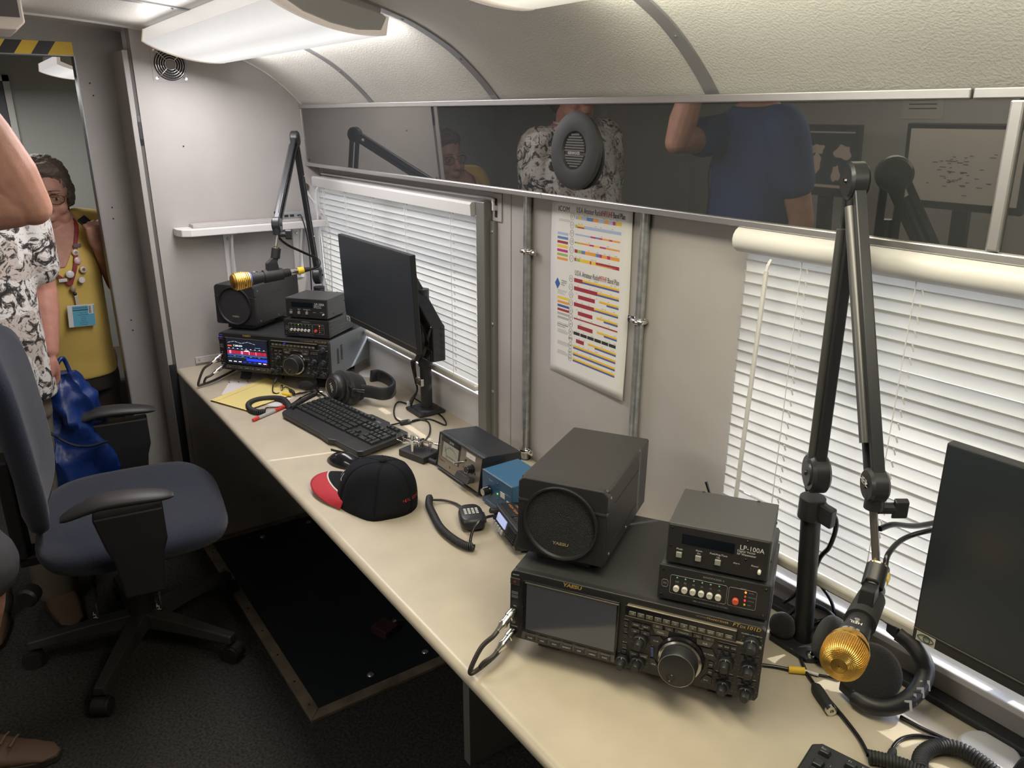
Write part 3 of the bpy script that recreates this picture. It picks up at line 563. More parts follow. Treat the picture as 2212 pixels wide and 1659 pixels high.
def transceiver(label, loc, yaw, pitch, scale, lit, ff, rf):
    t = thing('transceiver', label, 'radio', loc, (pitch, 0, yaw), 'large transceivers on the desk', scale)
    W, H, Dp = 0.21, 0.132, 0.30
    MB().bx(-W + 0.004, W - 0.004, 0.006, Dp, 0.001, H - 0.001).build('cabinet', mat('steel grey cabinet', (0.20, 0.22, 0.24), 0.38) if lit else blk_side, t, bevel=0.003)
    MB().bx(-W + 0.0042, W - 0.0042, 0.012, Dp - 0.002, H - 0.002, H - 0.0002).build('top_cover', mat('dark olive grey cover', (0.030, 0.032, 0.032), 0.45, bump=(500, .1)), t)
    fp = [(-W, 0.012), (-W, H - 0.012)] + [(-W + 0.010 - 0.010*math.cos(a), H - 0.010 + 0.010*math.sin(a)) for a in [PI*k/8 for k in range(1, 5)]] + [(W - 0.010 + 0.010*math.sin(a), H - 0.010 + 0.010*math.cos(a)) for a in [PI*k/8 for k in range(0, 5)]] + [(W, 0.010), (W - 0.004, 0.002), (0.02, 0.0), (-W + 0.012, 0.001)]
    f = MB().prism(fp, 0.0, 0.014, 1).build('front_panel', panel_m, t, bevel=0.0015)
    # screen block
    bz = MB().bx(-0.1855, -0.0155, -0.006, 0.0, 0.012, 0.1205).build('screen_bezel', blk_g, t, bevel=0.002)
    sc = MB().bx(-0.177, -0.0200, -0.0066, -0.0058, 0.028, 0.1155).build('screen', mat('lit screen', (0.012, 0.014, 0.024), 0.15, emit=1.0) if lit else mat('reflection grey blank screen', (0.075, 0.080, 0.098), 0.10, spec=0.9), t)  # the blank screen's grey base colour stands in for a reflection
    MB().bx(-0.180, -0.017, -0.0075, -0.006, 0.1165, 0.1182).build('bezel_edge', strip_m, bz)
    MB().hexa([(-0.184, -0.009, 0.010), (-0.017, -0.009, 0.010), (-0.017, 0.0, 0.010), (-0.184, 0.0, 0.010), (-0.182, -0.005, 0.0255), (-0.019, -0.005, 0.0255), (-0.019, 0.0, 0.0255), (-0.182, 0.0, 0.0255)]).build('key_ledge', mat('olive ledge', (0.085, 0.080, 0.065), 0.4), t, bevel=0.001)
    lw, lb, lg, lgo = MB(), MB(), MB(), MB()
    for i, s in enumerate(('TUNE', 'VOX', 'MOX', 'ZIN/SPOT', 'DISP', 'S.MENU', 'FUNC')):
        x = -0.167 + i*0.02222; key(t, x, 0.0155, 0.018, 0.011, key_m, 0.0035, -0.0070)
        lw.text(s, 0.0038, frontM(x, -0.0108, 0.0155), sx=.9)
    lgo.text('YAESU', 0.0088, frontM(-0.099, -0.0005, 0.1268), shear=0.15, sx=1.25, bold=.035)
    lgo.text('TRANSCEIVER', 0.0046, frontM(0.138, -0.0005, 0.1275), sx=1.15); lgo.text('FT', 0.0088, frontM(0.1655, -0.0005, 0.1278), shear=.2, sx=1.1); lgo.text('DX', 0.006, frontM(0.1755, -0.0005, 0.1268), shear=.2); lgo.text('101D', 0.0088, frontM(0.1915, -0.0005, 0.1278), shear=.2, sx=1.1)
    lg.text('HF/50MHz', 0.0040, frontM(0.1135, -0.0005, 0.1275))
    # left column
    key(t, -0.2005, 0.112, 0.018, 0.013, key_m, 0.003, name='power_button')
    MB().tube([(-0.2005 + 0.0016*math.cos(a), -0.0033, 0.112 + 0.0016*math.sin(a)) for a in [2*PI*k/12 for k in range(12)]], 0.0004, 4, True).build('power_ring', mat('red mark', (0.5, 0.03, 0.03), .5), t)
    lw.text('ON/OFF', 0.0034, frontM(-0.2, -0.0005, 0.124)); lw.text('MIC', 0.0034, frontM(-0.2, -0.0005, 0.0635)); lw.text('KEY', 0.003, frontM(-0.2, -0.0005, 0.044)); lw.text('PHONES', 0.003, frontM(-0.2, -0.0005, 0.0235))
    for z in (0.089, 0.082): MB().bx(-0.207, -0.195, -0.0012, 0.0, z - 0.0025, z + 0.0025).build('usb_port', mat('port grey', (0.12, 0.12, 0.125), .3), t)
    MB().lathe([(0.0045, 0), (0.0045, 0.002), (0.003, 0.002), (0.003, 0.0)], (-0.2015, 0, 0.034), (0, -1, 0), n=18).build('key_jack', chrome, t, smooth=35)
    # band key bar
    MB().bx(-0.0065, 0.2065, -0.004, 0.0, 0.0985, 0.1015).build('bronze_strip', strip_m, t, bevel=0.0008)
    MB().bx(-0.0035, 0.1685, -0.007, 0.0, 0.1195, 0.1215).build('bronze_strip', strip_m, t, bevel=0.0008)
    MB().bx(-0.0065, 0.169, -0.006, 0.0, 0.1015, 0.1195).build('key_bar', blk_g, t, bevel=0.001)
    for i, s in enumerate(('1.8', '3.5', '5', '7', '10', '14', '18', '21', '24.5', '28/29', '50', 'GEN')):
        x = 0.0064 + i*0.01376; key(t, x, 0.1085, 0.0118, 0.0075, key_g, 0.0026, -0.006)
        lw.text(s, 0.0036, frontM(x, -0.0089, 0.1092))
    # small keys
    for z, s in ((0.0845, 'MODE'), (0.0725, 'SUB'), (0.0605, 'CW'), (0.0420, 'BK-IN'), (0.0305, 'MONI')):
        key(t, -0.0040, z, 0.0075, 0.0062); lw.text(s, 0.0026, frontM(-0.004, -0.0005, z + 0.0062))
    knob2(t, -0.0055, 0.014, 0.0112, 'multi_knob')
    for x, z, s in ((0.0125, 0.0865, 'SYNC'), (0.0285, 0.0865, 'SPLIT'), (0.012, 0.0745, 'RX'), (0.028, 0.0745, 'TX'), (0.013, 0.032, 'FAST'), (0.0285, 0.032, 'LOCK')):
        key(t, x, z, 0.0148, 0.0066, mat('brown key', (0.055, 0.052, 0.046), .4)); lw.text(s, 0.0034, frontM(x, -0.0033, z))
    lb.text('SUB AF-O-RF/SQL', 0.0030, frontM(0.0205, -0.0005, 0.0695)); lw.text('MAIN AF-O-RF/SQL', 0.0030, frontM(0.0205, -0.0005, 0.0275)); lw.text('CLAR', 0.003, frontM(0.0205, -0.0005, 0.0805))
    knob2(t, 0.0212, 0.0590, 0.0122); knob2(t, 0.0198, 0.0178, 0.0122)
    for x, w, s in ((0.0475, 0.0165, 'RX'), (0.066, 0.0135, 'TX'), (0.0885, 0.0275, 'MAIN/SUB'), (0.1105, 0.0135, 'TX'), (0.128, 0.0180, 'RX')):
        key(t, x, 0.0932, w, 0.0072, key_g); lw.text(s, 0.0036, frontM(x, -0.0033, 0.0932))
    for sx_, s in ((-1, 'MAIN'), (1, 'SUB')):
        x = 0.088 + sx_*0.0350
        MB().prism([(x - sx_*0.012, 0.0785), (x + sx_*0.008, 0.0785), (x + sx_*0.0135, 0.0885), (x - sx_*0.0135, 0.0885)][::sx_], -0.003, 0.0, 1).build('button', key_g, t, bevel=0.0008); lw.text(s, 0.0042, frontM(x, -0.0033, 0.0836))
    # main dial
    cx, cz = 0.0880, 0.0470
    MB().lathe([(0.0375, 0), (0.0375, 0.003), (0.0345, 0.006)], (cx, 0, cz), (0, -1, 0), n=48).build('dial_base', blk_g, t, smooth=30)
    MB().lathe([(0.0345, 0.004), (0.0345, 0.012), (0.0315, 0.014)], (cx, 0, cz), (0, -1, 0), n=48).build('dial_outer_ring', dial_ring, t, smooth=30)
    dl = MB().lathe([(0.0300, 0.010), (0.0295, 0.036), (0.0282, 0.0385), (0.0272, 0.0390)], (cx, 0, cz), (0, -1, 0), n=48).build('main_dial', blk, t, smooth=30)
    MB().tube([(cx + 0.0280*math.cos(a), -0.0390, cz + 0.0280*math.sin(a)) for a in [2*PI*k/48 for k in range(48)]], 0.0005, 5, True).build('dial_rim', strip_m, dl, smooth=60)
    MB().lathe([(0.0075, 0.0388), (0.0068, 0.0397), (0.0050, 0.0397), (0.0035, 0.0375)], (cx - 0.008, 0, cz - 0.016), (0, -1, 0), n=24).build('finger_dimple', blk_g, dl, smooth=40)
    for i, (x, z, s, pts) in enumerate(((0.0465, 0.0660, 'CLAR', [(-.010, .005), (.006, .010), (.013, .003), (.003, -.010), (-.010, -.006)]), (0.1300, 0.0660, 'VC TUNE', [(-.013, .009), (.006, .009), (.012, -.003), (.009, -.011), (-.006, -.007)]), (0.0460, 0.0225, 'FINE', [(-.007, .010), (.001, .008), (.010, -.004), (.006, -.009), (-.008, -.001)]), (0.1300, 0.0185, 'M>S', [(-.001, .009), (.009, .007), (.009, -.005), (-.009, -.006), (-.007, .001)]))):
        MB().prism([(x + a, z + b_) for a, b_ in pts][::-1], -0.0025, 0.0, 1).build('corner_button', key_m, t, bevel=0.0008); lw.text(s, 0.0036, frontM(x, -0.0028, z))
    for z, s in ((0.0485, 'ATT'), (0.035, 'IPO')): key(t, 0.1352, z, 0.0085, 0.0105); lw.text(s, 0.003, frontM(0.1352, -0.0033, z))
    MB().hexa([(0.0400, -0.003, 0.035), (0.0445, -0.003, 0.036), (0.0445, 0.0, 0.036), (0.0400, 0, 0.035), (0.0385, -0.003, 0.052), (0.0435, -0.003, 0.0515), (0.0435, 0, 0.0515), (0.0385, 0, 0.052)]).build('blue_key', mat('blue key', (0.06, 0.075, 0.26), .4), t, bevel=0.0008)
    lw.text('CS', 0.003, frontM(0.041, -0.0005, 0.055))
    # memory keys and right-hand knobs
    MB().bx(0.1425, 0.1705, -0.0006, 0, 0.0915, 0.0925).build('memory_line', ink_g, t)
    for x, s in ((0.1463, 'V/M'), (0.1563, 'M>V'), (0.1663, 'V>M')): key(t, x, 0.0868, 0.0088, 0.0055, mat('brown key', (0.055, 0.052, 0.046), .4)); lw.text(s, 0.0032, frontM(x, -0.0033, 0.0868))
    for xs, z, mb in (((0.1457, 0.1565, 0.1672), 0.0752, lb), ((0.1451, 0.1561, 0.1671), 0.0330, lw), ((0.1807, 0.1915, 0.2023), 0.0760, lb), ((0.1807, 0.1915, 0.2023), 0.0330, lw)):
        for x in xs: key(t, x, z, 0.0070, 0.0065)
        for x, s in zip(xs, ('NB', 'NR', 'DNF') if xs[0] < .17 else ('NOTCH', 'NAR', 'APF')): mb.text(s, 0.0028, frontM(x, -0.0005, z + 0.0062))
    for x, z in ((0.1570, 0.0580), (0.1565, 0.0165), (0.1915, 0.1020), (0.1918, 0.0580), (0.1913, 0.0165)): knob2(t, x, z, 0.0118)
    lb.text('SHIFT-O-WIDTH', 0.0030, frontM(0.157, -0.0005, 0.0690)); lw.text('SHIFT-O-WIDTH', 0.0030, frontM(0.157, -0.0005, 0.0268)); lb.text('NOTCH-O-CONT', 0.0030, frontM(0.191, -0.0005, 0.0698)); lw.text('NOTCH-O-CONT', 0.0030, frontM(0.191, -0.0005, 0.0268)); lw.text('MIC/SPEED-O-PROC/PITCH', 0.0030, frontM(0.190, -0.0005, 0.1165), sx=.85)
    lw.build('lettering', ink_w, t); lb.build('blue_lettering', blue_ink, t); lgo.build('gold_lettering', ink_gold, t); lg.build('grey_lettering', mat('dim gold print', (0.30, 0.23, 0.12), .5), t)
    # folded-out front feet and rear feet
    for x in (-0.150, 0.150):
        MB().hexa([(x - .020, .040, -ff), (x + .020, .040, -ff), (x + .020, .047, -ff), (x - .020, .047, -ff), (x - .020, .064, .001), (x + .020, .064, .001), (x + .020, .070, .001), (x - .020, .070, .001)]).build('front_foot', blk, t, bevel=0.001)
        MB().cyl((x, Dp - 0.04, -rf), (x, Dp - 0.04, 0.001), 0.012, n=16).build('rear_foot', blk_r, t)
    # plugs in the left column with looping leads
    p1, d1_ = plug(t, -0.2020, 0.0530, -0.75, 'mic_plug'); p2, d2_ = plug(t, -0.2020, 0.0130, -0.75, 'phones_plug')
    zb = -0.026 if not lit else -0.036
    for (p, d, q) in ((p1, d1_, [(-0.232, -0.070, 0.014), (-0.243, -0.088, zb + .004), (-0.236, -0.078, zb), (-0.222, -0.02, zb + .003), (-0.226, 0.04, zb + .004), (-0.228, 0.12, zb + .006), (-0.215, 0.24, zb + .012)]), (p2, d2_, [(-0.228, -0.066, -0.016), (-0.232, -0.066, zb + .001), (-0.222, -0.01, zb + .004), (-0.222, 0.10, zb + .008), (-0.216, 0.22, zb + .016)])):
        MB().tube(spline([p - d*0.004, p + d*0.012] + [Vector(v) for v in q]), 0.0042, 8).build('lead', mat('brown black lead', (0.03, 0.026, 0.022), .45), t, smooth=60)
    if lit:  # what the far radio's screen shows
        def em(n, c, e=1.0): return mat('screen ' + n, c, .3, emit=e)
        sh = {k: MB() for k in ('white', 'cyan', 'red', 'pink', 'blue', 'orange', 'navy', 'steel')}
        q = lambda c, x0, x1, z0, z1, y=-0.0068: sh[c].bx(x0, x1, y - 0.0002, y, z0, z1)
        X0, X1 = -0.175, -0.022
        q('steel', X0, X1, 0.0795, 0.0800); q('navy', X0, X1, 0.0570, 0.0620)
        for k in range(40):
            x = X0 + k*(X1 - X0)/40; c = 'pink' if k in (2, 3, 14, 15, 22, 29) else 'red'
            q(c, x, x + (X1 - X0)/40*random.uniform(.7, 1.0), 0.0630, 0.0745)
        for k in range(26):
            x = -0.098 + random.uniform(-.012, .012); q('white', x, x + .0012, 0.0735, 0.0745 + random.uniform(0, .006)*(1 - abs(x + .098)/.013))
        q('blue', -0.102, X1, 0.0410, 0.0500); q('cyan', X0, -0.10, 0.0510, 0.0514)
        for k in range(8): q('white' if k not in (3, 4, 5) else 'blue', X0 + .003 + k*.0192, X0 + .003 + k*.0192 + .011, 0.0345, 0.0368)
        sh['white'].text('7.288.830', 0.0082, frontM(-0.132, -0.0072, 0.0915), sx=1.1)
        q('orange', -0.172, -0.156, 0.0885, 0.0925); q('cyan', -0.066, -0.044, 0.0885, 0.0895)
        for k in range(24):
            a = k/23; q('white' if k % 3 else 'cyan', -0.172 + a*.105, -0.172 + a*.105 + .0025, 0.1065 - .006*abs(2*((2*a) % 1) - 1), 0.1075 - .006*abs(2*((2*a) % 1) - 1))
        for k in range(9): q('white', -0.170 + k*.017, -0.165 + k*.017, 0.0815, 0.0828); q('cyan' if k % 2 else 'blue', -0.168 + k*.016, -0.160 + k*.016, 0.0545, 0.0556)
        q('red', X1 - .016, X1 - .001, 0.0340, 0.0372, -0.0067)
        cols = {'white': (0.85, 0.9, 1.0), 'cyan': (0.2, 0.45, 0.75), 'red': (0.42, 0.02, 0.05), 'pink': (0.75, 0.30, 0.50), 'blue': (0.02, 0.05, 0.85), 'orange': (0.9, 0.10, 0.03), 'navy': (0.05, 0.09, 0.25), 'steel': (0.15, 0.22, 0.35)}
        for k, mb in sh.items():
            if mb.f: mb.build('screen_' + k, em(k, cols[k], 1.6 if k == 'white' else 1.0), sc)['kind'] = 'stuff'
        MB().bx(-0.0065 + 0.052, -0.0065 + 0.060, -0.0066, -0.006, 0.1145, 0.1163).build('lamp', em('lamp blue', (0.02, 0.04, 0.8), 1.5), t)
        MB().bx(-0.208, -0.194, -0.0036, -0.003, 0.1165, 0.1180).build('lamp', em('lamp blue', (0.02, 0.04, 0.8), 1.5), t)
        for k in range(12):
            z = 0.040 + (k % 12)*0.0045
            MB().bx(W - 0.0042, W - 0.0035, 0.060, 0.074, z, z + 0.0022).build('vent_slot', ink_k, t)
            MB().bx(W - 0.0042, W - 0.0035, 0.085, 0.099, z + 0.008, z + 0.0102).build('vent_slot', ink_k, t)
    return t
def speaker(label, loc, yaw, pitch, scale=1.0):
    t = thing('speaker', label, 'speaker', loc, (pitch, 0, yaw), 'black loudspeakers on the radios', scale)
    W, H, Dp = 0.079, 0.137, 0.285
    MB().bx(-W + 0.001, W - 0.001, 0.010, Dp, 0.001, H - 0.0005).build('cabinet', mat('warm black cover', (0.029, 0.028, 0.027), 0.45, bump=(700, .12)), t, bevel=0.004, seg=3)
    fp = [(-W, 0.004), (-W + 0.004, 0.0), (W - 0.004, 0.0), (W, 0.004), (W, H - 0.043), (W - 0.003, H - 0.040), (W, H - 0.036), (W, H - 0.008), (W - 0.008, H), (-W + 0.008, H), (-W, H - 0.008), (-W, H - 0.036), (-W + 0.003, H - 0.040), (-W, H - 0.043)]
    MB().prism(fp, 0.0, 0.018, 1).build('front_panel', panel_m, t, bevel=0.002)
    for s_ in (-1, 1): MB().bx(min(s_*0.055, s_*0.079), max(s_*0.055, s_*0.079), -0.0012, 0.0, H - 0.042, H - 0.0385).build('groove_edge', blk_m, t)
    MB().lathe([(0.0655, 0), (0.0665, 0.004), (0.0655, 0.007), (0.0625, 0.0065), (0.0605, 0.002)], (0, 0, 0.0665), (0, -1, 0), n=56, cap=False).build('grille_ring', panel_m, t, smooth=40)
    MB().lathe([(0.0615, 0.0018), (0.045, 0.0026), (0.020, 0.0022), (0.012, 0.003), (0.0, 0.0034)], (0, 0, 0.0665), (0, -1, 0), n=48).build('grille', mat('fine black grille', (0.020, 0.020, 0.021), 0.6, bump=(900, .9, 'voronoi')), t, smooth=60)
    MB().text('YAESU', 0.0075, frontM(0.002, -0.0045, 0.0295), shear=.12, sx=1.3, bold=.03).build('lettering', mat('pale gold print', (0.55, 0.45, 0.25), .4, .4), t)
    MB().bx(-0.05, 0.05, 0.02, 0.16, -0.018, 0.001).build('bracket', blk, t, bevel=0.002)
    for z in (0.028, 0.098): MB().bx(W - 0.0012, W - 0.0003, 0.05, 0.21, z, z + 0.0012).build('side_groove', ink_k, t)
    for y, z in ((0.024, 0.118), (0.030, 0.012), (0.14, 0.012)): MB().lathe([(0.003, 0), (0.002, 0.0012)], (W - 0.001, y, z), (1, 0, 0), n=8).build('screw', alu_dull, t)
    return t
def wattmeter(label, loc, yaw, pitch, scale=1.0):
    t = thing('wattmeter', label, 'meter', loc, (pitch, 0, yaw), 'grey wattmeters on the radios', scale)
    MB().bx(-0.0775, 0.0775, 0.004, 0.146, 0.0, 0.0665).build('cover', mat('warm grey cover', (0.056, 0.057, 0.057), 0.42, bump=(700, .1)), t, bevel=0.0015)
    MB().bx(-0.0755, 0.0755, 0.0, 0.006, 0.001, 0.0650).build('front_panel', panel_m, t, bevel=0.0006)
    MB().bx(-0.054, 0.0255, -0.0006, 0.001, 0.0365, 0.0530).build('display', mat('dark blue display', (0.006, 0.009, 0.014), .1), t)
    lw = MB()
    for x, a, b_ in ((-0.0565, 'Mode', None), (-0.0268, 'Alarm', 'Dn'), (0.0030, 'Peak/Avg./Tune', 'Up')):
        MB().bx(x - 0.0044, x + 0.0044, -0.004, 0.0, 0.0130, 0.0216).build('button', mat('grey square button', (0.30, 0.29, 0.27), .4), t, bevel=0.0006)
        lw.text(a, 0.0042, frontM(x, -0.0004, 0.0263 if b_ is None else 0.0295)); 
        if b_: lw.text(b_, 0.0042, frontM(x, -0.0004, 0.0248))
    lw.text('LP-100A', 0.0112, frontM(0.0505, -0.0004, 0.0490), sx=.92); lw.text('Digital Vector\nRF Wattmeter', 0.0050, frontM(0.0295, -0.0004, 0.0405), 'LEFT', sx=.95); lw.text('Alarm', 0.0040, frontM(0.0305, -0.0004, 0.0213)); lw.text('Power', 0.0040, frontM(0.0575, -0.0004, 0.0225))
    lw.build('lettering', ink_w, t)
    MB().lathe([(0.0028, 0), (0.0026, 0.0075), (0.002, 0.0083)], (0.0648, 0, 0.0160), (0, -1, 0), n=14).build('power_button', mat('cream button', (0.60, 0.58, 0.52), .35), t, smooth=40)
    for x, z in ((0.0305, 0.0165), (0.0520, 0.0168)): MB().cyl((x, -0.0006, z), (x, 0, z), 0.0012, n=8).build('lamp', mat('unlit lamp', (0.10, 0.03, 0.03), .3), t)
    for x, z in ((-0.0703, 0.0603), (-0.0703, 0.0296), (0.0430, 0.0605), (0.0432, 0.0299)): MB().lathe([(0.0020, 0), (0.0012, 0.0008)], (x, 0, z), (0, -1, 0), n=10).build('screw', blk_g, t)
    for y in (0.045, 0.125): MB().lathe([(0.0026, 0), (0.002, 0.0014)], (0.0775, y, 0.012 + (y > .1)*.03), (1, 0, 0), n=10).build('screw', ink_k, t)
    for x in (-0.045, 0.045): MB().lathe([(0.0030, 0), (0.002, 0.0014)], (x, 0.142, 0.0665), (0, 0, 1), n=10).build('screw', ink_k, t)
    for x in (-0.06, 0.06):
        for y in (0.02, 0.13): MB().cyl((x, y, -0.004), (x, y, 0), 0.007, n=12).build('foot', blk_r, t)
    return t
def bandpass(label, loc, yaw, pitch, lamps, scale=1.0):
    t = thing('bandpass_filter', label, 'filter unit', loc, (pitch, 0, yaw), 'band filter boxes on the radios', scale)
    W = 0.0845
    MB().bx(-W + 0.001, W - 0.001, 0.003, 0.215, 0.0, 0.0590).build('case', mat('ribbed dark case', (0.055, 0.057, 0.060), .4), t, bevel=0.003)
    for k in range(9): MB().bx(W - 0.002, W + 0.0005, 0.010, 0.213, 0.006 + k*0.0058, 0.009 + k*0.0058).build('side_rib', blk_side, t)
    MB().bx(-W, W, 0.0, 0.006, 0.0005, 0.0595).build('front_panel', panel_m, t, bevel=0.001)
    lw = MB(); green = mat('green lamp', (0.10, 0.32, 0.16), .3, emit=0.35)
    for i, s in enumerate(('160', '80', '40', '20', '15', '10')):
        x = -0.0553 + i*0.01296
        MB().lathe([(0.0047, 0), (0.0047, 0.005), (0.0042, 0.0058), (0.003, 0.0056)], (x, 0, 0.0240), (0, -1, 0), n=20).build('button', mat('cream button', (0.60, 0.58, 0.52), .35), t, smooth=40)
        on = lamps[i]
        MB().ell((x, -0.0004, 0.0422), (0.0014, 0.0010, 0.0014), 10, 6).build('lamp', mat('bright green lamp', (0.25, 0.9, 0.05), .3, emit=1.5) if on else green, t)
        lw.text(s, 0.0042, frontM(x, -0.0004, 0.0350)); lw.text(('N1', 'N2', 'N3', 'N4', 'MAN', 'SCAN')[i], 0.0025, frontM(x, -0.0004, 0.0165))
    MB().lathe([(0.0049, 0), (0.0049, 0.0055), (0.0042, 0.0062), (0.003, 0.006)], (0.0357, 0, 0.0240), (0, -1, 0), n=20).build('mode_button', mat('orange red button', (0.62, 0.10, 0.05), .35), t, smooth=40)
    for z, c, e, s in ((0.0413, (1.0, 0.22, 0.02), 2.2, 'AUTO'), (0.0341, (0.45, 0.12, 0.04), .3, 'MANUAL'), (0.0275, (1.0, 0.02, 0.04), 1.8 if not lamps[2] else .2, 'BYPASS'), (0.0203, (0.5, 0.35, 0.05), .35, 'NET')):
        MB().ell((0.0492, -0.0005, z), (0.0016, 0.0012, 0.0019), 10, 6).build('lamp', mat('lamp %s %.1f' % (s, e), c, .3, emit=e), t); lw.text(s, 0.0028, frontM(0.0535, -0.0004, z), 'LEFT')
    lw.text('BANDPASSER II', 0.0046, frontM(0.0, -0.0004, 0.0525), spacing=1.05); lw.text('BAND', 0.0026, frontM(-0.020, -0.0004, 0.0460)); lw.text('MODE', 0.0030, frontM(0.0455, -0.0004, 0.0462)); lw.text('HBP-100 BANDPASS FILTER SYSTEM', 0.0034, frontM(-0.0015, -0.0004, 0.0075))
    lw.text('H', 0.0068, frontM(-0.0737, -0.0004, 0.0288))
    def frame(x0, x1, z0, z1):
        b = MB(); b.tube([(x0 + .002, -0.0004, z0), (x1 - .002, -0.0004, z0), (x1, -0.0004, z0 + .002), (x1, -0.0004, z1 - .002), (x1 - .002, -0.0004, z1), (x0 + .002, -0.0004, z1), (x0, -0.0004, z1 - .002), (x0, -0.0004, z0 + .002)], 0.00028, 4, True)
        b.build('printed_frame', ink_g, t)
    frame(-0.0656, 0.0216, 0.0136, 0.0458); frame(0.0242, 0.0656, 0.0139, 0.0455); frame(-0.0785, -0.0690, 0.0225, 0.0350)
    lw.build('lettering', ink_g, t)
    for x in (-0.078, 0.078):
        for z in (0.0075, 0.052): MB().lathe([(0.0022, 0), (0.0014, 0.0008)], (x, 0, z), (0, -1, 0), n=10).build('screw', blk_g, t)
    for x in (-0.07, 0.07):
        for y in (0.02, 0.19): MB().cyl((x, y, -0.004), (x, y, 0), 0.007, n=12).build('foot', blk_r, t)
    return t
def on_radio(base, yaw, pitch, sc, lx, ly, lz):
    M = Matrix.Translation(base) @ Matrix.Rotation(yaw, 4, 'Z') @ Matrix.Rotation(pitch, 4, 'X') @ Matrix.Scale(sc, 4)
    return tuple(M @ Vector((lx, ly, lz)))
RB, RY, RP = (2.220, -0.409, 0.7748), 0.560, -0.050
transceiver('large black transceiver with a blank grey screen at the near end of the desk', RB, RY, RP, 1.0, False, 0.0320, 0.0205)
bandpass('band filter box with glowing red lamps on the near transceiver', on_radio(RB, RY, RP, 1, 0.124, 0.014, 0.1362), RY + 0.02, RP, (0,)*6)
wattmeter('grey wattmeter box on top of the near filter box', on_radio(RB, RY, RP, 1, 0.124, 0.018, 0.2000), RY + 0.012, RP)
speaker('big black loudspeaker standing on the near transceiver', on_radio(RB, RY, RP, 1, -0.137, 0.040, 0.150), RY - 0.006, RP)
LB, LY, LP_, LS = (0.408, -0.3764, 0.785), 0.676, -0.030, 1.0226
transceiver('large transceiver with a lit colourful screen at the far end of the desk', LB, LY, LP_, LS, True, 0.0420, 0.0350)
bandpass('band filter box with one bright green lamp on the far transceiver', on_radio(LB, LY, LP_, LS, 0.122, 0.018, 0.1365), LY + 0.035, LP_, (0, 0, 1, 0, 0, 0))
wattmeter('grey wattmeter box on top of the far filter box', on_radio(LB, LY, LP_, LS, 0.122, 0.024, 0.2000), LY + 0.025, LP_)
speaker('black loudspeaker standing on the far transceiver below the gold microphone', on_radio(LB, LY, LP_, LS, -0.165, 0.045, 0.152), LY, LP_, 1.015)
# ================================================================== monitors
scr_m = mat('dark monitor glass', (0.018, 0.024, 0.031), 0.36, spec=0.6)
def monitor(label, loc, pitch, H=0.2885, yaw=0.0):
    t = thing('monitor', label, 'monitor', loc, (pitch, 0, yaw), 'computer monitors over the desk')
    MB().bx(-0.25, 0.25, 0.0, 0.016, 0.0, H).build('case', blk, t, bevel=0.002)
    MB().bx(-0.247, 0.247, -0.0008, 0.0, 0.021, H - 0.003).build('screen', scr_m, t)
    MB().bx(-0.249, 0.249, -0.0014, 0.0, 0.0185, 0.0200).build('bezel_line', mat('olive bezel line', (0.10, 0.098, 0.085), .35), t)
    MB().prism([(-0.15, 0.05), (0.15, 0.05), (0.12, H - 0.05), (-0.12, H - 0.05)], 0.016, 0.036, 1).build('back_cover', blk, t, bevel=0.006)
    st = MB().bx(-0.244, -0.218, -0.0010, 0.0, 0.0015, 0.0170).build('sticker', mat('cream sticker', (0.62, 0.60, 0.52), .5), t)
    b = MB(); b.tube([(-0.231 + 0.0105*math.cos(a)*(1 if abs(math.cos(a)) < .9 else 1.05), -0.0013, 0.0093 + 0.0055*math.sin(a)*abs(math.sin(a))**.2) for a in [2*PI*k/24 for k in range(24)]], 0.0006, 4, True)
    b.tube([(-0.2295 + 0.0045*math.cos(a), -0.0013, 0.0093 + 0.0045*math.sin(a)) for a in [2*PI*k/18 for k in range(18)]], 0.0006, 4, True)
    b.text('ED', 0.0050, frontM(-0.2295, -0.0013, 0.0093)); b.build('eye_emblem', mat('emblem ink', (0.03, 0.07, 0.06), .5), st)
    return t
monitor('black monitor on a swing arm in front of the first window blind', (0.8248, -0.169, 0.9867), 0.037)
m2 = monitor('black monitor at the right edge in front of the second blind', (2.806, -0.190, 0.949), 0.037, 0.300)
# the far monitor's arm
ar = thing('monitor_mount', 'black clamp-on swing arm holding the far monitor', 'arm', (0.918, -0.060, DESK))
MB().prism([(-0.055, -0.050), (0.045, -0.050), (0.045, 0.045), (-0.055, 0.045)], 0.0005, 0.012, 2).build('base_plate', blk, ar, bevel=0.006, seg=3)
MB().lathe([(0.040, 0.012), (0.036, 0.017), (0.024, 0.018)], n=32).build('base_ring', blk, ar, smooth=35)
MB().cyl((0, 0, 0.014), (0, 0, 0.40), 0.0185, n=28).build('pole', blk, ar, smooth=40)
MB().cyl((0, 0, 0.155), (0, 0, 0.215), 0.0225, n=28).build('collar', blk, ar, smooth=40, bevel=0.001)
MB().prism([(-0.02, 0.190), (0.085, 0.190), (0.085, 0.228), (-0.02, 0.236)], -0.026, 0.022, 1).build('lower_link', blk_g, ar, bevel=0.004)
MB().prism([(0.062, 0.192), (0.088, 0.190), (0.088, 0.300), (0.078, 0.306), (0.062, 0.300)], -0.022, 0.024, 1).build('elbow_upright', blk_g, ar, bevel=0.004)
a_ = MB().hexa([(0.070, -0.026, 0.262), (0.088, -0.026, 0.300), (0.088, 0.022, 0.300), (0.070, 0.022, 0.262), (-0.045, -0.046, 0.395), (-0.032, -0.046, 0.440), (-0.032, -0.004, 0.440), (-0.045, -0.004, 0.395)]).build('spring_arm', blk_g, ar, bevel=0.004)
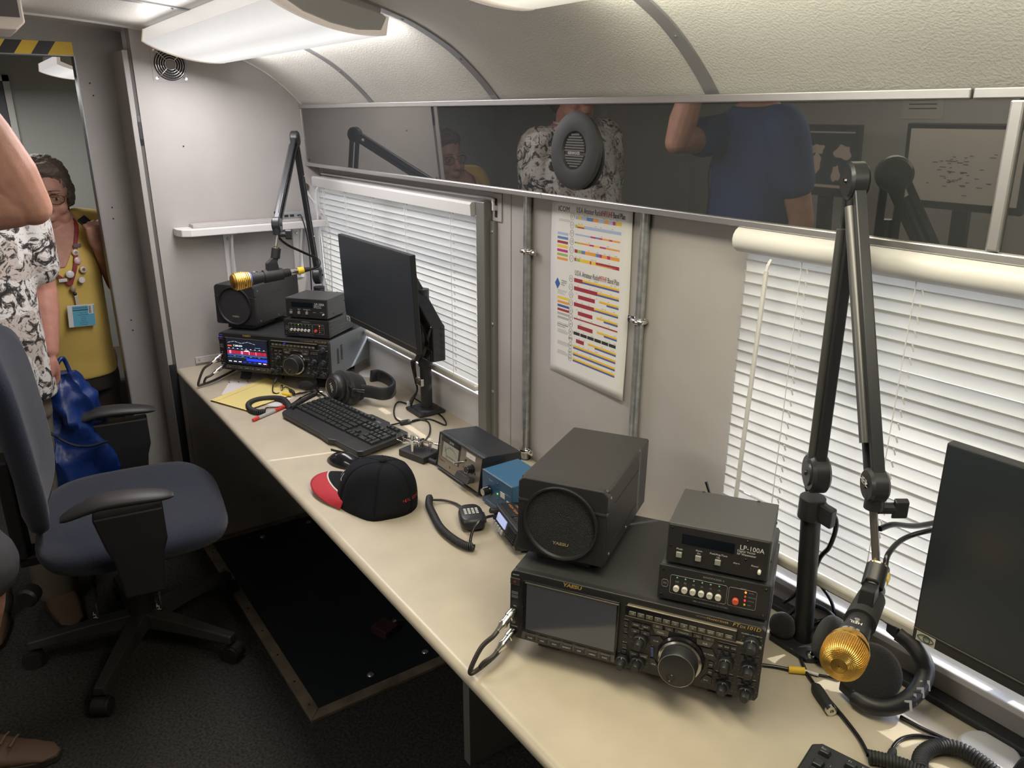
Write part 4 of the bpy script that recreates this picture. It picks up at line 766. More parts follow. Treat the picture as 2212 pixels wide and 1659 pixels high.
MB().lathe([(0.014, 0), (0.014, 0.0006)], (0.050, -0.002, 0.3395), (0.745, 0.05, 0.66), n=20).build('warning_sticker', mat('yellow red sticker', (0.75, 0.50, 0.05), .5), a_)
MB().lathe([(0.014, 0.0006), (0.012, 0.0009)], (0.047, -0.003, 0.3425), (0.745, 0.05, 0.66), n=5).build('red_mark', mat('red sticker', (0.6, 0.12, 0.05), .5), a_)
MB().cyl((-0.040, -0.022, 0.40), (-0.060, -0.10, 0.385), 0.016, n=18).build('head_joint', blk, ar, smooth=40)
MB().bx(-0.115, -0.015, -0.0975, -0.082, 0.335, 0.435).build('mount_plate', blk, ar, bevel=0.002)
k = MB().bx(-0.012, 0.022, -0.030, -0.018, 0.095, 0.120).build('cable_clip', chrome, ar, bevel=0.003)
for i in range(3):
    o = i*0.006
    MB().tube(spline([(-0.05, -0.05, 0.36), (0.02 + o, -0.040, 0.33), (0.055 + o*.5, -0.034 - o, 0.26), (0.03, -0.036 - o, 0.195), (-0.024 - o, -0.024 - o*.5, 0.165), (-0.026 - o, -0.022, 0.12), (-0.020 - o*.4, -0.024, 0.10), (-0.018, -0.024, 0.07), (-0.040 - o, -0.03, 0.030), (-0.058 - o, -0.028, 0.004)]), 0.0032, 7).build('cable', blk_g, ar, smooth=60)
MB().cyl((-0.062, -0.032, 0.0005), (-0.062, -0.032, 0.022), 0.007, n=12).build('cable_tie', mat('clear plastic', (0.6, 0.62, 0.66), .15), ar)
# the near monitor's stand stub at the corner
sb = thing('monitor_stand', 'dark stand of the near monitor at the bottom right corner', 'stand', (2.735, -0.105, DESK))
MB().prism([(-0.055, -0.03), (-0.05, 0.03), (0.09, 0.05), (0.09, -0.06), (0.0, -0.065)], 0.0005, 0.014, 2).build('base', blk, sb, bevel=0.004)
MB().cyl((0.035, 0.0, 0.012), (0.035, 0.0, 0.36), 0.02, n=24).build('pole', blk, sb, smooth=40)
MB().bx(0.0, 0.075, -0.052, 0.0, 0.30, 0.39).build('head', blk, sb, bevel=0.006)
MB().tube(spline([(-0.042, 0.01, 0.016), (-0.03, 0.012, 0.05), (0.01, 0.0, 0.07), (0.03, -0.03, 0.03)]), 0.012, 8).build('lever', blk_r, sb, smooth=60)
# ================================================================== microphone booms
boom_m = mat('dark anodised boom', (0.030, 0.032, 0.036), 0.32, 0.3)
boom_hi = mat('grey anodised tube', (0.10, 0.10, 0.10), 0.33, 0.5)
def rails(par, A, B, side, gap=0.024, w=0.011, hi=False):
    A, B = Vector(A), Vector(B); d = (B - A).normalized(); s = (Vector(side) - d*Vector(side).dot(d)).normalized(); n = d.cross(s)
    for i, q in enumerate((-1, 1)):
        c0, c1 = A + s*q*gap/2, B + s*q*gap/2; hw = w/2; b = MB(); r = []
        for p in (c0, c1): r.append([tuple(p + s*(x*hw) + n*(y*hw*1.5)) for x, y in ((-1, -1), (1, -1), (1, 1), (-1, 1))])
        b.loft(r).build('rail', boom_m, par, bevel=0.002)
    if hi: MB().cyl(A + n*0.010 + d*0.02, B + n*0.010 - d*0.05, 0.0075, n=14).build('tube', boom_hi, par, smooth=50)
def disc(par, c, ax, r, t=0.016, name='joint_plate'):
    c, ax = Vector(c), Vector(ax).normalized(); p = c - ax*t/2
    j = MB().lathe([(r*0.85, 0), (r, t*.15), (r, t*.5), (r, t*.85), (r*0.85, t)], p, ax, n=30).build(name, boom_m, par, smooth=35)
    for s in (-1, 1): MB().lathe([(0.005, 0), (0.004, 0.003)], c + ax*s*t/2, ax*s, n=10).build('joint_bolt', blk_g, j)
def boom(label, base, low, top, end, plane_n, stem_end, hi, base_z=DESK):
    t = thing('microphone_boom', label, 'boom arm', (base[0], base[1], base_z))
    O = Vector((base[0], base[1], base_z)); L = lambda p: Vector(p) - O; low, top, end, se = L(low), L(top), L(end), L(stem_end)
    if base_z < 0.8:
        MB().prism([(-0.050 + .012, -0.045), (0.050 - .012, -0.045), (0.050, -0.03), (0.050, 0.03), (0.038, 0.040), (-0.038, 0.040), (-0.050, 0.03), (-0.050, -0.03)], 0.0005, 0.009, 2).build('base_plate', blk, t, bevel=0.002)
        for x, y in ((-0.035, -0.028), (0.035, -0.028), (0.035, 0.026), (-0.035, 0.026)): MB().lathe([(0.0085, 0), (0.0075, 0.003), (0.004, 0.0045)], (x, y, 0.009), n=12).build('bolt', chrome, t, smooth=40)
    pt = low + Vector((0, 0, -0.055))
    MB().cyl((0, 0, 0.006), pt, 0.0165, n=24).build('pole', blk, t, smooth=40)
    MB().cyl(pt - Vector((0, 0, 0.018)), pt + Vector((0, 0, 0.022)), 0.0215, n=20).build('pole_collar', blk, t, bevel=0.002)
    w = MB().hexa([tuple(pt + Vector((x, y, z))) for z in (-0.016, 0.018) for x, y in ((0.018, -0.008), (0.046, -0.014), (0.046, 0.002), (0.018, 0.008))]).build('wing_knob', blk, t, bevel=0.003)
    ax = Vector(plane_n); d1, d2 = (top - low).normalized(), (end - top).normalized()
    disc(t, low + d1*0.012, ax, 0.034, 0.030); disc(t, low + d1*0.012, ax, 0.024, 0.036)
    rails(t, low + d1*0.02, top - d1*0.02, ax.cross(d1), hi=hi); rails(t, top + d2*0.02, end - d2*0.02, ax.cross(d2), hi=True)
    disc(t, top, ax, 0.027, 0.027); disc(t, end - d2*0.012, ax, 0.024, 0.025)
    for q in (0.32, 0.75): MB().lathe([(0.0025, 0), (0.002, 0.002)], low.lerp(top, q) - Vector(plane_n)*0.009, -ax, n=8).build('rivet', mat('brass rivet', (.6, .45, .2), .3, 1.0), t)
    kn = end + Vector((0.0, 0.0, -0.022))
    MB().cyl(end, kn, 0.013, n=16).build('swivel', blk, t, smooth=40)
    hd = Vector((0.77, 0.62, 0.0)); hv = Vector((0.57, 0.82, 0.0)) * (1 if True else -1)
    MB().cyl(kn + hv*0.006, kn + hv*0.030, 0.008, n=12).build('wing_shaft', blk, t)
    MB().hexa([tuple(kn + hv*a + Vector((0, 0, z))) + () for z, a in ((-.016, .026), (-.016, .046))] + [tuple(kn + hv*a + Vector((0.006, -0.004, z))) for z, a in ((-.012, .046), (-.012, .026))] + [tuple(kn + hv*a + Vector((0, 0, z))) for z, a in ((.016, .026), (.016, .046))] + [tuple(kn + hv*a + Vector((0.006, -0.004, z))) for z, a in ((.012, .046), (.012, .026))]).build('wing_knob', blk, t, bevel=0.002)
    MB().cyl(kn, se, 0.0055, n=14).build('stem', mat('steel stem', (0.35, 0.34, 0.33), .3, .9), t, smooth=40)
    return t
nR = Vector((0.57, 0.82, 0.0)).normalized()
def heil(par, at, direction, size, flip=1):  # small white maker's mark on the joint
    q = Vector(direction).to_track_quat('Z', 'Y').to_matrix().to_4x4()
    return MB().text('HEiL', size, Matrix.Translation(Vector(at)) @ q)
topR, lowR, endR = Vector((2.316, -0.101, 1.552)), Vector((2.310, -0.082, 1.066)), Vector((2.484, -0.215, 1.150))
n_R = (topR - lowR).cross(endR - topR).normalized(); n_R = n_R if n_R.y < 0 else -n_R
bR = boom('tall black microphone boom arm in front of the second blind', (2.322, -0.068), lowR, topR, endR, n_R, Vector((2.504, -0.216, 1.042)), True)
def flatM(at, normal, up):
    z = Vector(normal).normalized(); u = (Vector(up) - z*Vector(up).dot(z)).normalized(); x = u.cross(z)
    return Matrix(((x.x, u.x, z.x, at[0]), (x.y, u.y, z.y, at[1]), (x.z, u.z, z.z, at[2]), (0, 0, 0, 1)))
MB().text('HEiL', 0.014, flatM(endR - (endR - topR).normalized()*0.018 + n_R*0.0155 - Vector(bR.location), n_R, (0, 0, 1))).build('lettering', ink_w, bR)
topL, lowL, endL = Vector((0.217, -0.164, 1.560)), Vector((0.124, -0.084, 1.045)), Vector((0.570, -0.376, 1.310))
n_L = (topL - lowL).cross(endL - topL).normalized(); n_L = n_L if n_L.y < 0 else -n_L
boom('black microphone boom arm reaching over the far radios', (0.120, -0.080), lowL, topL, endL, n_L, onx(596, 532, 0.575), False)
gold_mesh = mat('gold wire mesh', (0.95, 0.60, 0.14), 0.26, 1.0, bump=(420, 1.0, 'voronoi'))
gold_ribs = mat('ribbed gold grille', (0.90, 0.60, 0.17), 0.36, 1.0)
def microphone(label, back, front, clip_top, ribs):
    back, front, ct = Vector(back), Vector(front), Vector(clip_top); d = (front - back).normalized(); Ln = (front - back).length
    t = thing('microphone', label, 'microphone', tuple(back)); B = MB()
    h0 = Ln - 0.060
    B.lathe([(0.0115, 0.020), (0.0130, 0.024), (0.0140, 0.060), (0.0165, h0 - 0.035), (0.0195, h0 - 0.008), (0.0205, h0)], (0, 0, 0), d, n=28).build('body', blk, t, smooth=40)
    MB().lathe([(0.0095, -0.004), (0.0105, 0.0), (0.0105, 0.020)], (0, 0, 0), d, n=20).build('connector', chrome, t, smooth=40)
    MB().lathe([(0.0100, -0.024), (0.0112, -0.022), (0.0112, -0.004)], (0, 0, 0), d, n=20).build('yellow_band', yel, t, smooth=40)
    MB().lathe([(0.0060, -0.046), (0.0085, -0.024)], (0, 0, 0), d, n=14).build('strain_relief', blk_r, t, smooth=40)
    MB().lathe([(0.0212, h0), (0.0212, h0 + 0.003)], (0, 0, 0), d, n=28).build('neck_ring', mat('blue ring', (0.12, 0.18, 0.55), .4) if ribs else chrome, t, smooth=40)
    MB().lathe([(0.0205, h0 + 0.003), (0.0245, h0 + 0.014), (0.0262, h0 + 0.026), (0.0262, h0 + 0.040), (0.0245, h0 + 0.052), (0.0195, h0 + 0.0585), (0.010, h0 + 0.061), (0.0, h0 + 0.0615)], (0, 0, 0), d, n=36).build('grille', mat('dark gold core', (.36, .21, .05), .45, 1.0), t, smooth=50)
    MB().lathe([(0.0262, h0 + 0.0205), (0.0272, h0 + 0.0215), (0.0272, h0 + 0.0255), (0.0262, h0 + 0.0265)], (0, 0, 0), d, n=36, cap=False).build('gold_band', gold, t, smooth=40)
    u = (Vector((0, 0, 1)) - d*d.z).normalized(); w_ = d.cross(u)
    if not ribs:
        gp = [(0.0207, h0 + 0.004), (0.0247, h0 + 0.014), (0.0264, h0 + 0.026), (0.0264, h0 + 0.040), (0.0247, h0 + 0.052), (0.0197, h0 + 0.0585), (0.010, h0 + 0.0612), (0.002, h0 + 0.0617)]
        gs = spline([(a, c, 0) for a, c in gp], 5); mb_ = MB(); rg = lambda r, h, n_=30: [d*h + (u*math.cos(a) + w_*math.sin(a))*r for a in [2*PI*j/n_ for j in range(n_)]]
        for q in gs: mb_.tube(rg(q.x, q.y), 0.0008, 4, True)
        for j in range(64):
            a = 2*PI*j/64; mb_.tube([d*q.y + (u*math.cos(a) + w_*math.sin(a))*q.x for q in gs[::2][:-2]], 0.0007, 4)
        o = mb_.build('grille_wires', gold_ribs, t, smooth=60); o['kind'] = 'stuff'
    if ribs:
        for k in range(9):
            h = h0 + 0.006 + k*0.0058; r = 0.0225 + 0.0040*math.sin(min(1, k/5)*PI/2) - (0.004 if k == 8 else 0)
            MB().tube([d*h + (u*math.cos(a) + w_*math.sin(a))*r for a in [2*PI*j/28 for j in range(28)]], 0.0015, 5, True).build('grille_rib', gold_ribs, t, smooth=60)
    for s_ in (0.55,):
        MB().lathe([(0.004, 0), (0.0035, 0.004)], d*(h0 - 0.02) + u*0.0175, u, n=10).build('switch', chrome, t)
    M = flatM(d*(h0 - 0.014) + u*0.0202, u, d)
    MB().text('HEIL', 0.008, M).build('lettering', ink_w, t)
    c = thing('microphone_clip', 'black clip holding the gold microphone of the %s boom' % ('far' if ribs else 'near'), 'clip', tuple(back))
    m0, m1 = d*(h0*0.30), d*(h0*0.72)
    MB().lathe([(0.0165, 0), (0.0185, 0.002), (0.0205, (m1 - m0).length)], m0, d, n=24).build('sleeve', blk_r, c, smooth=40)
    mid = (m0 + m1)/2; tp = ct - back
    def slabring(p, a, b_): return [tuple(p + d*x*a + w_*y*b_) for x, y in ((-1, -1), (1, -1), (1, 1), (-1, 1))]
    neck = mid.lerp(tp, 0.72) 
    MB().loft([slabring(mid + u*0.012, 0.020, 0.010), slabring(mid + u*0.040, 0.017, 0.009), slabring(neck, 0.010, 0.009), slabring(tp, 0.0115, 0.0115)]).build('yoke', blk, c, bevel=0.002)
    tu = (tp - neck).normalized()
    MB().cyl(tp - tu*0.030, tp + tu*0.002, 0.0145, n=20).build('socket', blk, c, smooth=40, bevel=0.001)
    MB().lathe([(0.0115, 0), (0.0115, 0.003), (0.006, 0.004)], tp + tu*0.002, tu, n=20).build('brass_insert', mat('brass insert', (.55, .42, .22), .25, 1.0), c, smooth=40)
    return t
mLb, mLf = onx(640, 586, 0.58), onx(499, 610, 0.58)
microphone('gold topped microphone hanging over the far loudspeaker', mLb, mLf, onx(597, 537, 0.577), True)
tag(MB().tube(spline([mLb - (mLf - mLb).normalized()*0.04, onx(668, 583, 0.56), onx(689, 575, 0.54), onx(686, 560, 0.52), onx(655, 545, 0.52), onx(620, 528, 0.55), onx(600, 508, 0.565), onx(600, 480, 0.560), onx(612, 420, 0.50)]), 0.0042, 8).build('microphone_cable', blk_g, smooth=60), 'black cable looping from the far gold microphone up its boom', 'cable')
at = lambda px, py, depth: Vector(C + ray(px, py)*depth)
mRb, mRf = at(1899, 1258, 1.125), at(1813, 1438, 0.945)
microphone('gold mesh microphone pointing at the viewer under the near boom', mRb, mRf, Vector((2.507, -0.221, 1.048)), False)
dR = (mRf - mRb).normalized()
tag(MB().tube(spline([mRb - dR*0.04, at(1912, 1225, 1.17), at(1920, 1195, 1.18), at(1950, 1165, 1.20), at(2000, 1148, 1.20), at(2060, 1140, 1.20), at(2050, 1125, 1.16), at(1980, 1136, 1.12), at(1930, 1133, 1.09), endR + Vector((0.012, 0.004, -0.05))]), 0.0042, 8).build('microphone_cable', blk_g, smooth=60), 'black cable bowing from the near gold microphone past the right monitor', 'cable')
tag(MB().tube(spline([(2.318, -0.062, 1.02), (2.340, -0.052, 0.99), (2.335, -0.050, 0.94), (2.316, -0.046, 0.90), (2.305, -0.046, 0.82), (2.310, -0.050, 0.765), (2.35, -0.060, 0.748)]), 0.0042, 8).build('boom_cable', blk_g, smooth=60), 'black cable running down behind the near boom pole', 'cable')
# ================================================================== headphones
def ribbon(pts, w, t, up=(0, 0, 1)):
    sp = spline(pts, 8); r = []; U = Vector(up)
    for i, p in enumerate(sp):
        d = (sp[min(i+1, len(sp)-1)] - sp[max(i-1, 0)]).normalized(); n = d.cross(U).normalized(); u = n.cross(d).normalized()
        r.append([tuple(p + n*(x*t/2) + u*(y*w/2)) for x, y in ((-1, -.8), (-.6, -1), (.6, -1), (1, -.8), (1, .8), (.6, 1), (-.6, 1), (-1, .8))])
    return MB().loft(r)
hl = thing('headset', 'black over-ear headset with silver sliders lying by the keyboard', 'headphones', tuple(D(745, 845)), scale=1.2)
hO = D(745, 845); nH = Vector((0.16, -0.96, 0.16)).normalized(); c1 = D(728, 838, 0.049) - hO; c2 = c1 - nH*0.058 + Vector((0.022, 0, 0.001))
for c, s_ in ((c1, 1), (c2, -1)):
    cp = MB().lathe([(0.030, 0.012), (0.037, 0.006), (0.0395, -0.006), (0.036, -0.014)], c, nH*s_, n=36).build('ear_cup', blk, hl, smooth=40)
    MB().lathe([(0.036, -0.012), (0.046, -0.016), (0.047, -0.026), (0.042, -0.033), (0.026, -0.034)], c, nH*s_, n=36).build('ear_pad', blk_f, hl, smooth=50)
    if s_ == 1:
        MB().lathe([(0.0275, 0.0118), (0.0275, 0.0128), (0.0262, 0.0128), (0.0262, 0.0118)], c, nH, n=36).build('silver_ring', chrome, cp, smooth=40)
        MB().text('HEIL', 0.0135, flatM(c + nH*0.0124, nH, (-0.25, 0, 1)) @ Matrix.Rotation(math.radians(-68), 4, 'Z')).build('lettering', ink_w, cp)
c_b = lambda px, py, h: D(px, py, h) - hO
ribbon([c_b(768, 843, .045), c_b(790, 846, .042), c_b(812, 850, .040), c_b(828, 846, .040), c_b(833, 836, .041), c_b(822, 824, .043), c_b(806, 817, .046), c_b(792, 818, .05)], 0.034, 0.010).build('headband', blk_r, hl, smooth=40)
for h in (0.053, 0.040): ribbon([c_b(756, 842, h), c_b(780, 845, h - .001)], 0.0075, 0.003).build('slider_bar', chrome, hl)
MB().bx(-0.018, 0.018, -0.004, 0.004, -0.014, 0.014).build('slider_block', blk, hl, bevel=0.002).location = c_b(754, 843, 0.047)
MB().tube(spline([c_b(716, 858, .02), c_b(700, 848, .018), c_b(690, 838, .016), c_b(684, 832, .014)]), 0.003, 6).build('boom', blk_g, hl)
MB().ell(c_b(676, 834, .016), (0.026, 0.012, 0.012), 18, 10, Matrix.Rotation(0.5, 3, 'Z')).build('foam_tip', blk_f, hl, smooth=60)
hr = thing('headset', 'black headset with padded band behind the near gold microphone', 'headphones', tuple(D(1900, 1440)))
hO2 = D(1900, 1440); e_ = lambda px, py, h: D(px, py, h) - hO2
MB().tube(spline([e_(1942, 1368, .100), e_(1968, 1388, .094), e_(1990, 1418, .082), e_(1999, 1448, .064), e_(1988, 1482, .046), e_(1960, 1512, .032), e_(1920, 1527, .022), e_(1880, 1523, .019), e_(1846, 1502, .019)]), 0.0138, 14).build('headband', mat('black leatherette', (0.016, 0.016, 0.017), .45, bump=(90, .10)), hr, smooth=60)
for a, b_ in (((1922, 1350, .098), (1944, 1369, .099)), ((1820, 1476, .022), (1849, 1503, .022))):
    ribbon([e_(*a), e_(*b_)], 0.024, 0.014).build('slider_block', blk, hr, bevel=0.002)
MB().tube(spline([e_(1924, 1352, .098), e_(1900, 1336, .094), e_(1860, 1330, .085), e_(1815, 1345, .07)]), 0.0022, 6).build('wire_bow', mat('steel wire', (.3, .3, .28), .3, .9), hr)
MB().tube(spline([e_(1822, 1478, .022), e_(1805, 1455, .028), e_(1798, 1430, .04)]), 0.0022, 6).build('wire_bow', mat('steel wire', (.3, .3, .28), .3, .9), hr)
for p, n_, rr in (((1790, 1378, .048), Vector((-0.75, -0.55, 0.35)), 0.040), ((1880, 1452, .056), Vector((0.35, -0.85, 0.45)), 0.047)):
    n_ = n_.normalized(); MB().lathe([(rr*0.75, 0.016), (rr*0.95, 0.010), (rr, 0.0), (rr*0.96, -0.010), (rr*0.7, -0.018)], e_(*p), n_, n=36).build('ear_pad', blk_f, hr, smooth=50)
    MB().lathe([(rr*0.8, -0.016), (rr*0.84, -0.024), (rr*0.6, -0.034)], e_(*p), n_, n=30).build('ear_cup', blk, hr, smooth=40)
MB().ell(e_(1690, 1352, .026), (0.024, 0.021, 0.026), 20, 12).build('foam_tip', blk_f, hr, smooth=60)
MB().tube(spline([e_(1700, 1330, .030), e_(1725, 1312, .045), e_(1755, 1307, .055), e_(1785, 1318, .060), e_(1806, 1338, .062)]), 0.0042, 8).build('boom', blk_g, hr, smooth=60)
b = MB(); lets = 'HEIL'
for i, (px, py, h, q) in enumerate(((1958, 1517, .030, 0), (1972, 1503, .037, 0), (1984, 1489, .044, 0), (1993, 1474, .050, 0))):
    p = e_(px, py, h); n_ = (Vector(C) - (p + hO2)); n_ = (n_.normalized() + Vector((0.55, -0.2, -0.1))).normalized()
    b.text(lets[3 - i], 0.022, flatM(p + n_*0.0128, n_, (0.55, -0.45, -0.6)), bold=.04)
b.build('lettering', mat('white band print', (0.62, 0.60, 0.60), .5), hr)
MB().tube(spline([e_(1800, 1338, .03), e_(1775, 1340, .02), e_(1748, 1352, .012), e_(1731, 1380, .006), e_(1727, 1412, .004), e_(1742, 1452, .004), e_(1760, 1480, .004)]), 0.0030, 7).build('lead', blk_g, hr, smooth=60)
ij = thing('inline_jack', 'black inline cable socket with silver end lying before the near headset', 'connector', tuple(D(1776, 1508)))
iO = D(1776, 1508); a, c = D(1758, 1478, .009) - iO, D(1797, 1537, .009) - iO
MB().lathe([(0.004, 0), (0.0085, 0.008), (0.0095, 0.020), (0.0088, (c - a).length - 0.006)], a, c - a, n=18).build('body', blk_r, ij, smooth=40)
MB().lathe([(0.0088, 0), (0.0088, 0.006), (0.0035, 0.006), (0.0035, 0.001)], c - (c - a).normalized()*0.006, c - a, n=18).build('socket', chrome, ij, smooth=40)
def cable(pts, r, label, m=blk_g, name='cable'):
    return tag(MB().tube(spline(pts), r, 7).build(name, m, smooth=60), label, 'cable')
cable([D(1758, 1478, .005), D(1790, 1512, .004), D(1830, 1560, .004), D(1858, 1598, .004), D(1876, 1632, .008)], 0.0034, 'black cable leading from the inline socket to the near coiled cord')
tag(coil([D(1876, 1634, .011), D(1905, 1640, .011), D(1950, 1652, .011), D(1990, 1668, .011), D(2040, 1690, .011)], 0.0082, 0.0024, 0.0046).build('coiled_cord', blk_r, smooth=60), 'black coiled cord running off the bottom edge of the desk view', 'cord')
tag(coil([D(1986, 1664, .011), D(1990, 1634, .012), D(2012, 1616, .013), D(2045, 1612, .013), D(2085, 1624, .013), D(2118, 1645, .012), D(2150, 1670, .011)], 0.0092, 0.0026, 0.0050).build('coiled_cord', blk_r, smooth=60), 'thick black coiled cord arching near the white grommet cap', 'cord')
cable([D(1945, 1548, .003), D(1985, 1570, .003), D(2040, 1596, .003), D(2075, 1614, .004)], 0.0032, 'straight black cable from the near headset band towards the coiled cord')
cable([D(1921, 1640, .006), D(1930, 1612, .005), D(1950, 1595, .004), D(1985, 1589, .004), D(2030, 1597, .003), D(2070, 1612, .003)], 0.0030, 'thin dark cable curving beside the thick coiled cord')
tag(MB().lathe([(0.0036, 0), (0.0062, 0.005), (0.0062, 0.020), (0.0045, 0.026)], D(1920, 1642, .007), D(1932, 1616, .007) - D(1920, 1642, .007), n=14).build('cable_plug', blk_r, smooth=40), 'small black plug at the end of the thin dark cable', 'plug')
yc = thing('tagged_cable', 'black lead with a yellow tag coming out from behind the near transceiver', 'cable', (0, 0, 0))
MB().tube(spline([D(1640, 1436, .003), D(1672, 1440, .003), D(1704, 1446, .004)]), 0.0034, 7).build('lead', blk_g, yc, smooth=60)
MB().cyl(D(1703, 1446, .006), D(1738, 1449, .006), 0.006, n=12).build('yellow_tag', yel, yc, smooth=40)
MB().cyl(D(1738, 1449, .005), D(1768, 1458, .005), 0.0028, n=10).build('pale_plug', white_p, yc, smooth=40)
MB().tube(spline([D(1738, 1449, .004), D(1760, 1456, .003), D(1790, 1462, .003), D(1815, 1468, .003)]), 0.0022, 7).build('thin_lead', blk_g, yc, smooth=60)
cp = thing('grommet_cap', 'round white cable cap on the desk at the bottom right', 'cap', tuple(D(2137, 1625)))
MB().lathe([(0.0, 0.006), (0.036, 0.006), (0.040, 0.004), (0.042, 0.0003)], n=40).build('disc', white_p, cp, smooth=40)
cp = thing('grommet_cap', 'round white cable cap behind the far transceiver', 'cap', (0.46, -0.045, DESK))
MB().lathe([(0.0, 0.006), (0.036, 0.006), (0.040, 0.004), (0.042, 0.0003)], n=40).build('disc', white_p, cp, smooth=40)
# cables round the near radios and monitor
cable([(2.262, -0.030, 1.02), (2.285, -0.036, 0.96), (2.285, -0.030, 0.86), (2.270, -0.028, 0.80), (2.255, -0.04, 0.775)], 0.0036, 'black cable hanging behind the near wattmeter')
cable([(2.20, -0.015, 0.85), (2.26, -0.012, 0.845), (2.31, -0.012, 0.828), (2.34, -0.015, 0.80), (2.35, -0.02, 0.745)], 0.0032, 'black cable along the sill behind the near boom')
cable([(2.03, -0.02, 0.93), (2.045, -0.02, 0.90), (2.06, -0.03, 0.86)], 0.0030, 'thin black cable behind the near loudspeaker')
cable([D(790, 780, .003), D(850, 792, .003), D(905, 815, .004), D(960, 850, .004), D(1015, 893, .004), D(1033, 912, .004), D(1038, 935, .004)], 0.0048, 'thick black cable along the foot of the white lining')
cable([D(898, 880, .004), D(862, 868, .003), D(851, 885, .003), D(856, 905, .003), D(880, 912, .003), D(925, 905, .003), D(962, 918, .003), D(955, 900, .003), D(925, 880, .003), D(895, 860, .01)], 0.0026, 'thin black cable looping at the foot of the monitor arm')
kc = thing('keyboard_cable', 'black cable with a ferrite lump behind the keyboard', 'cable', (0, 0, 0))
MB().tube(spline([D(828, 921, .010), D(850, 917, .006), D(866, 913, .007)]), 0.0026, 7).build('lead', blk_g, kc, smooth=60)
MB().lathe([(0.005, 0), (0.0075, 0.003), (0.0075, (D(886, 910, .008) - D(864, 914, .008)).length - .003), (0.005, (D(886, 910, .008) - D(864, 914, .008)).length)], D(864, 914, .008), D(886, 910, .008) - D(864, 914, .008), n=16).build('ferrite', blk_r, kc, smooth=40)
MB().tube(spline([D(886, 910, .007), D(905, 906, .004), D(925, 912, .003), D(929, 932, .003), D(920, 950, .003), D(902, 966, .004), D(893, 974, .006)]), 0.0026, 7).build('lead', blk_g, kc, smooth=60)
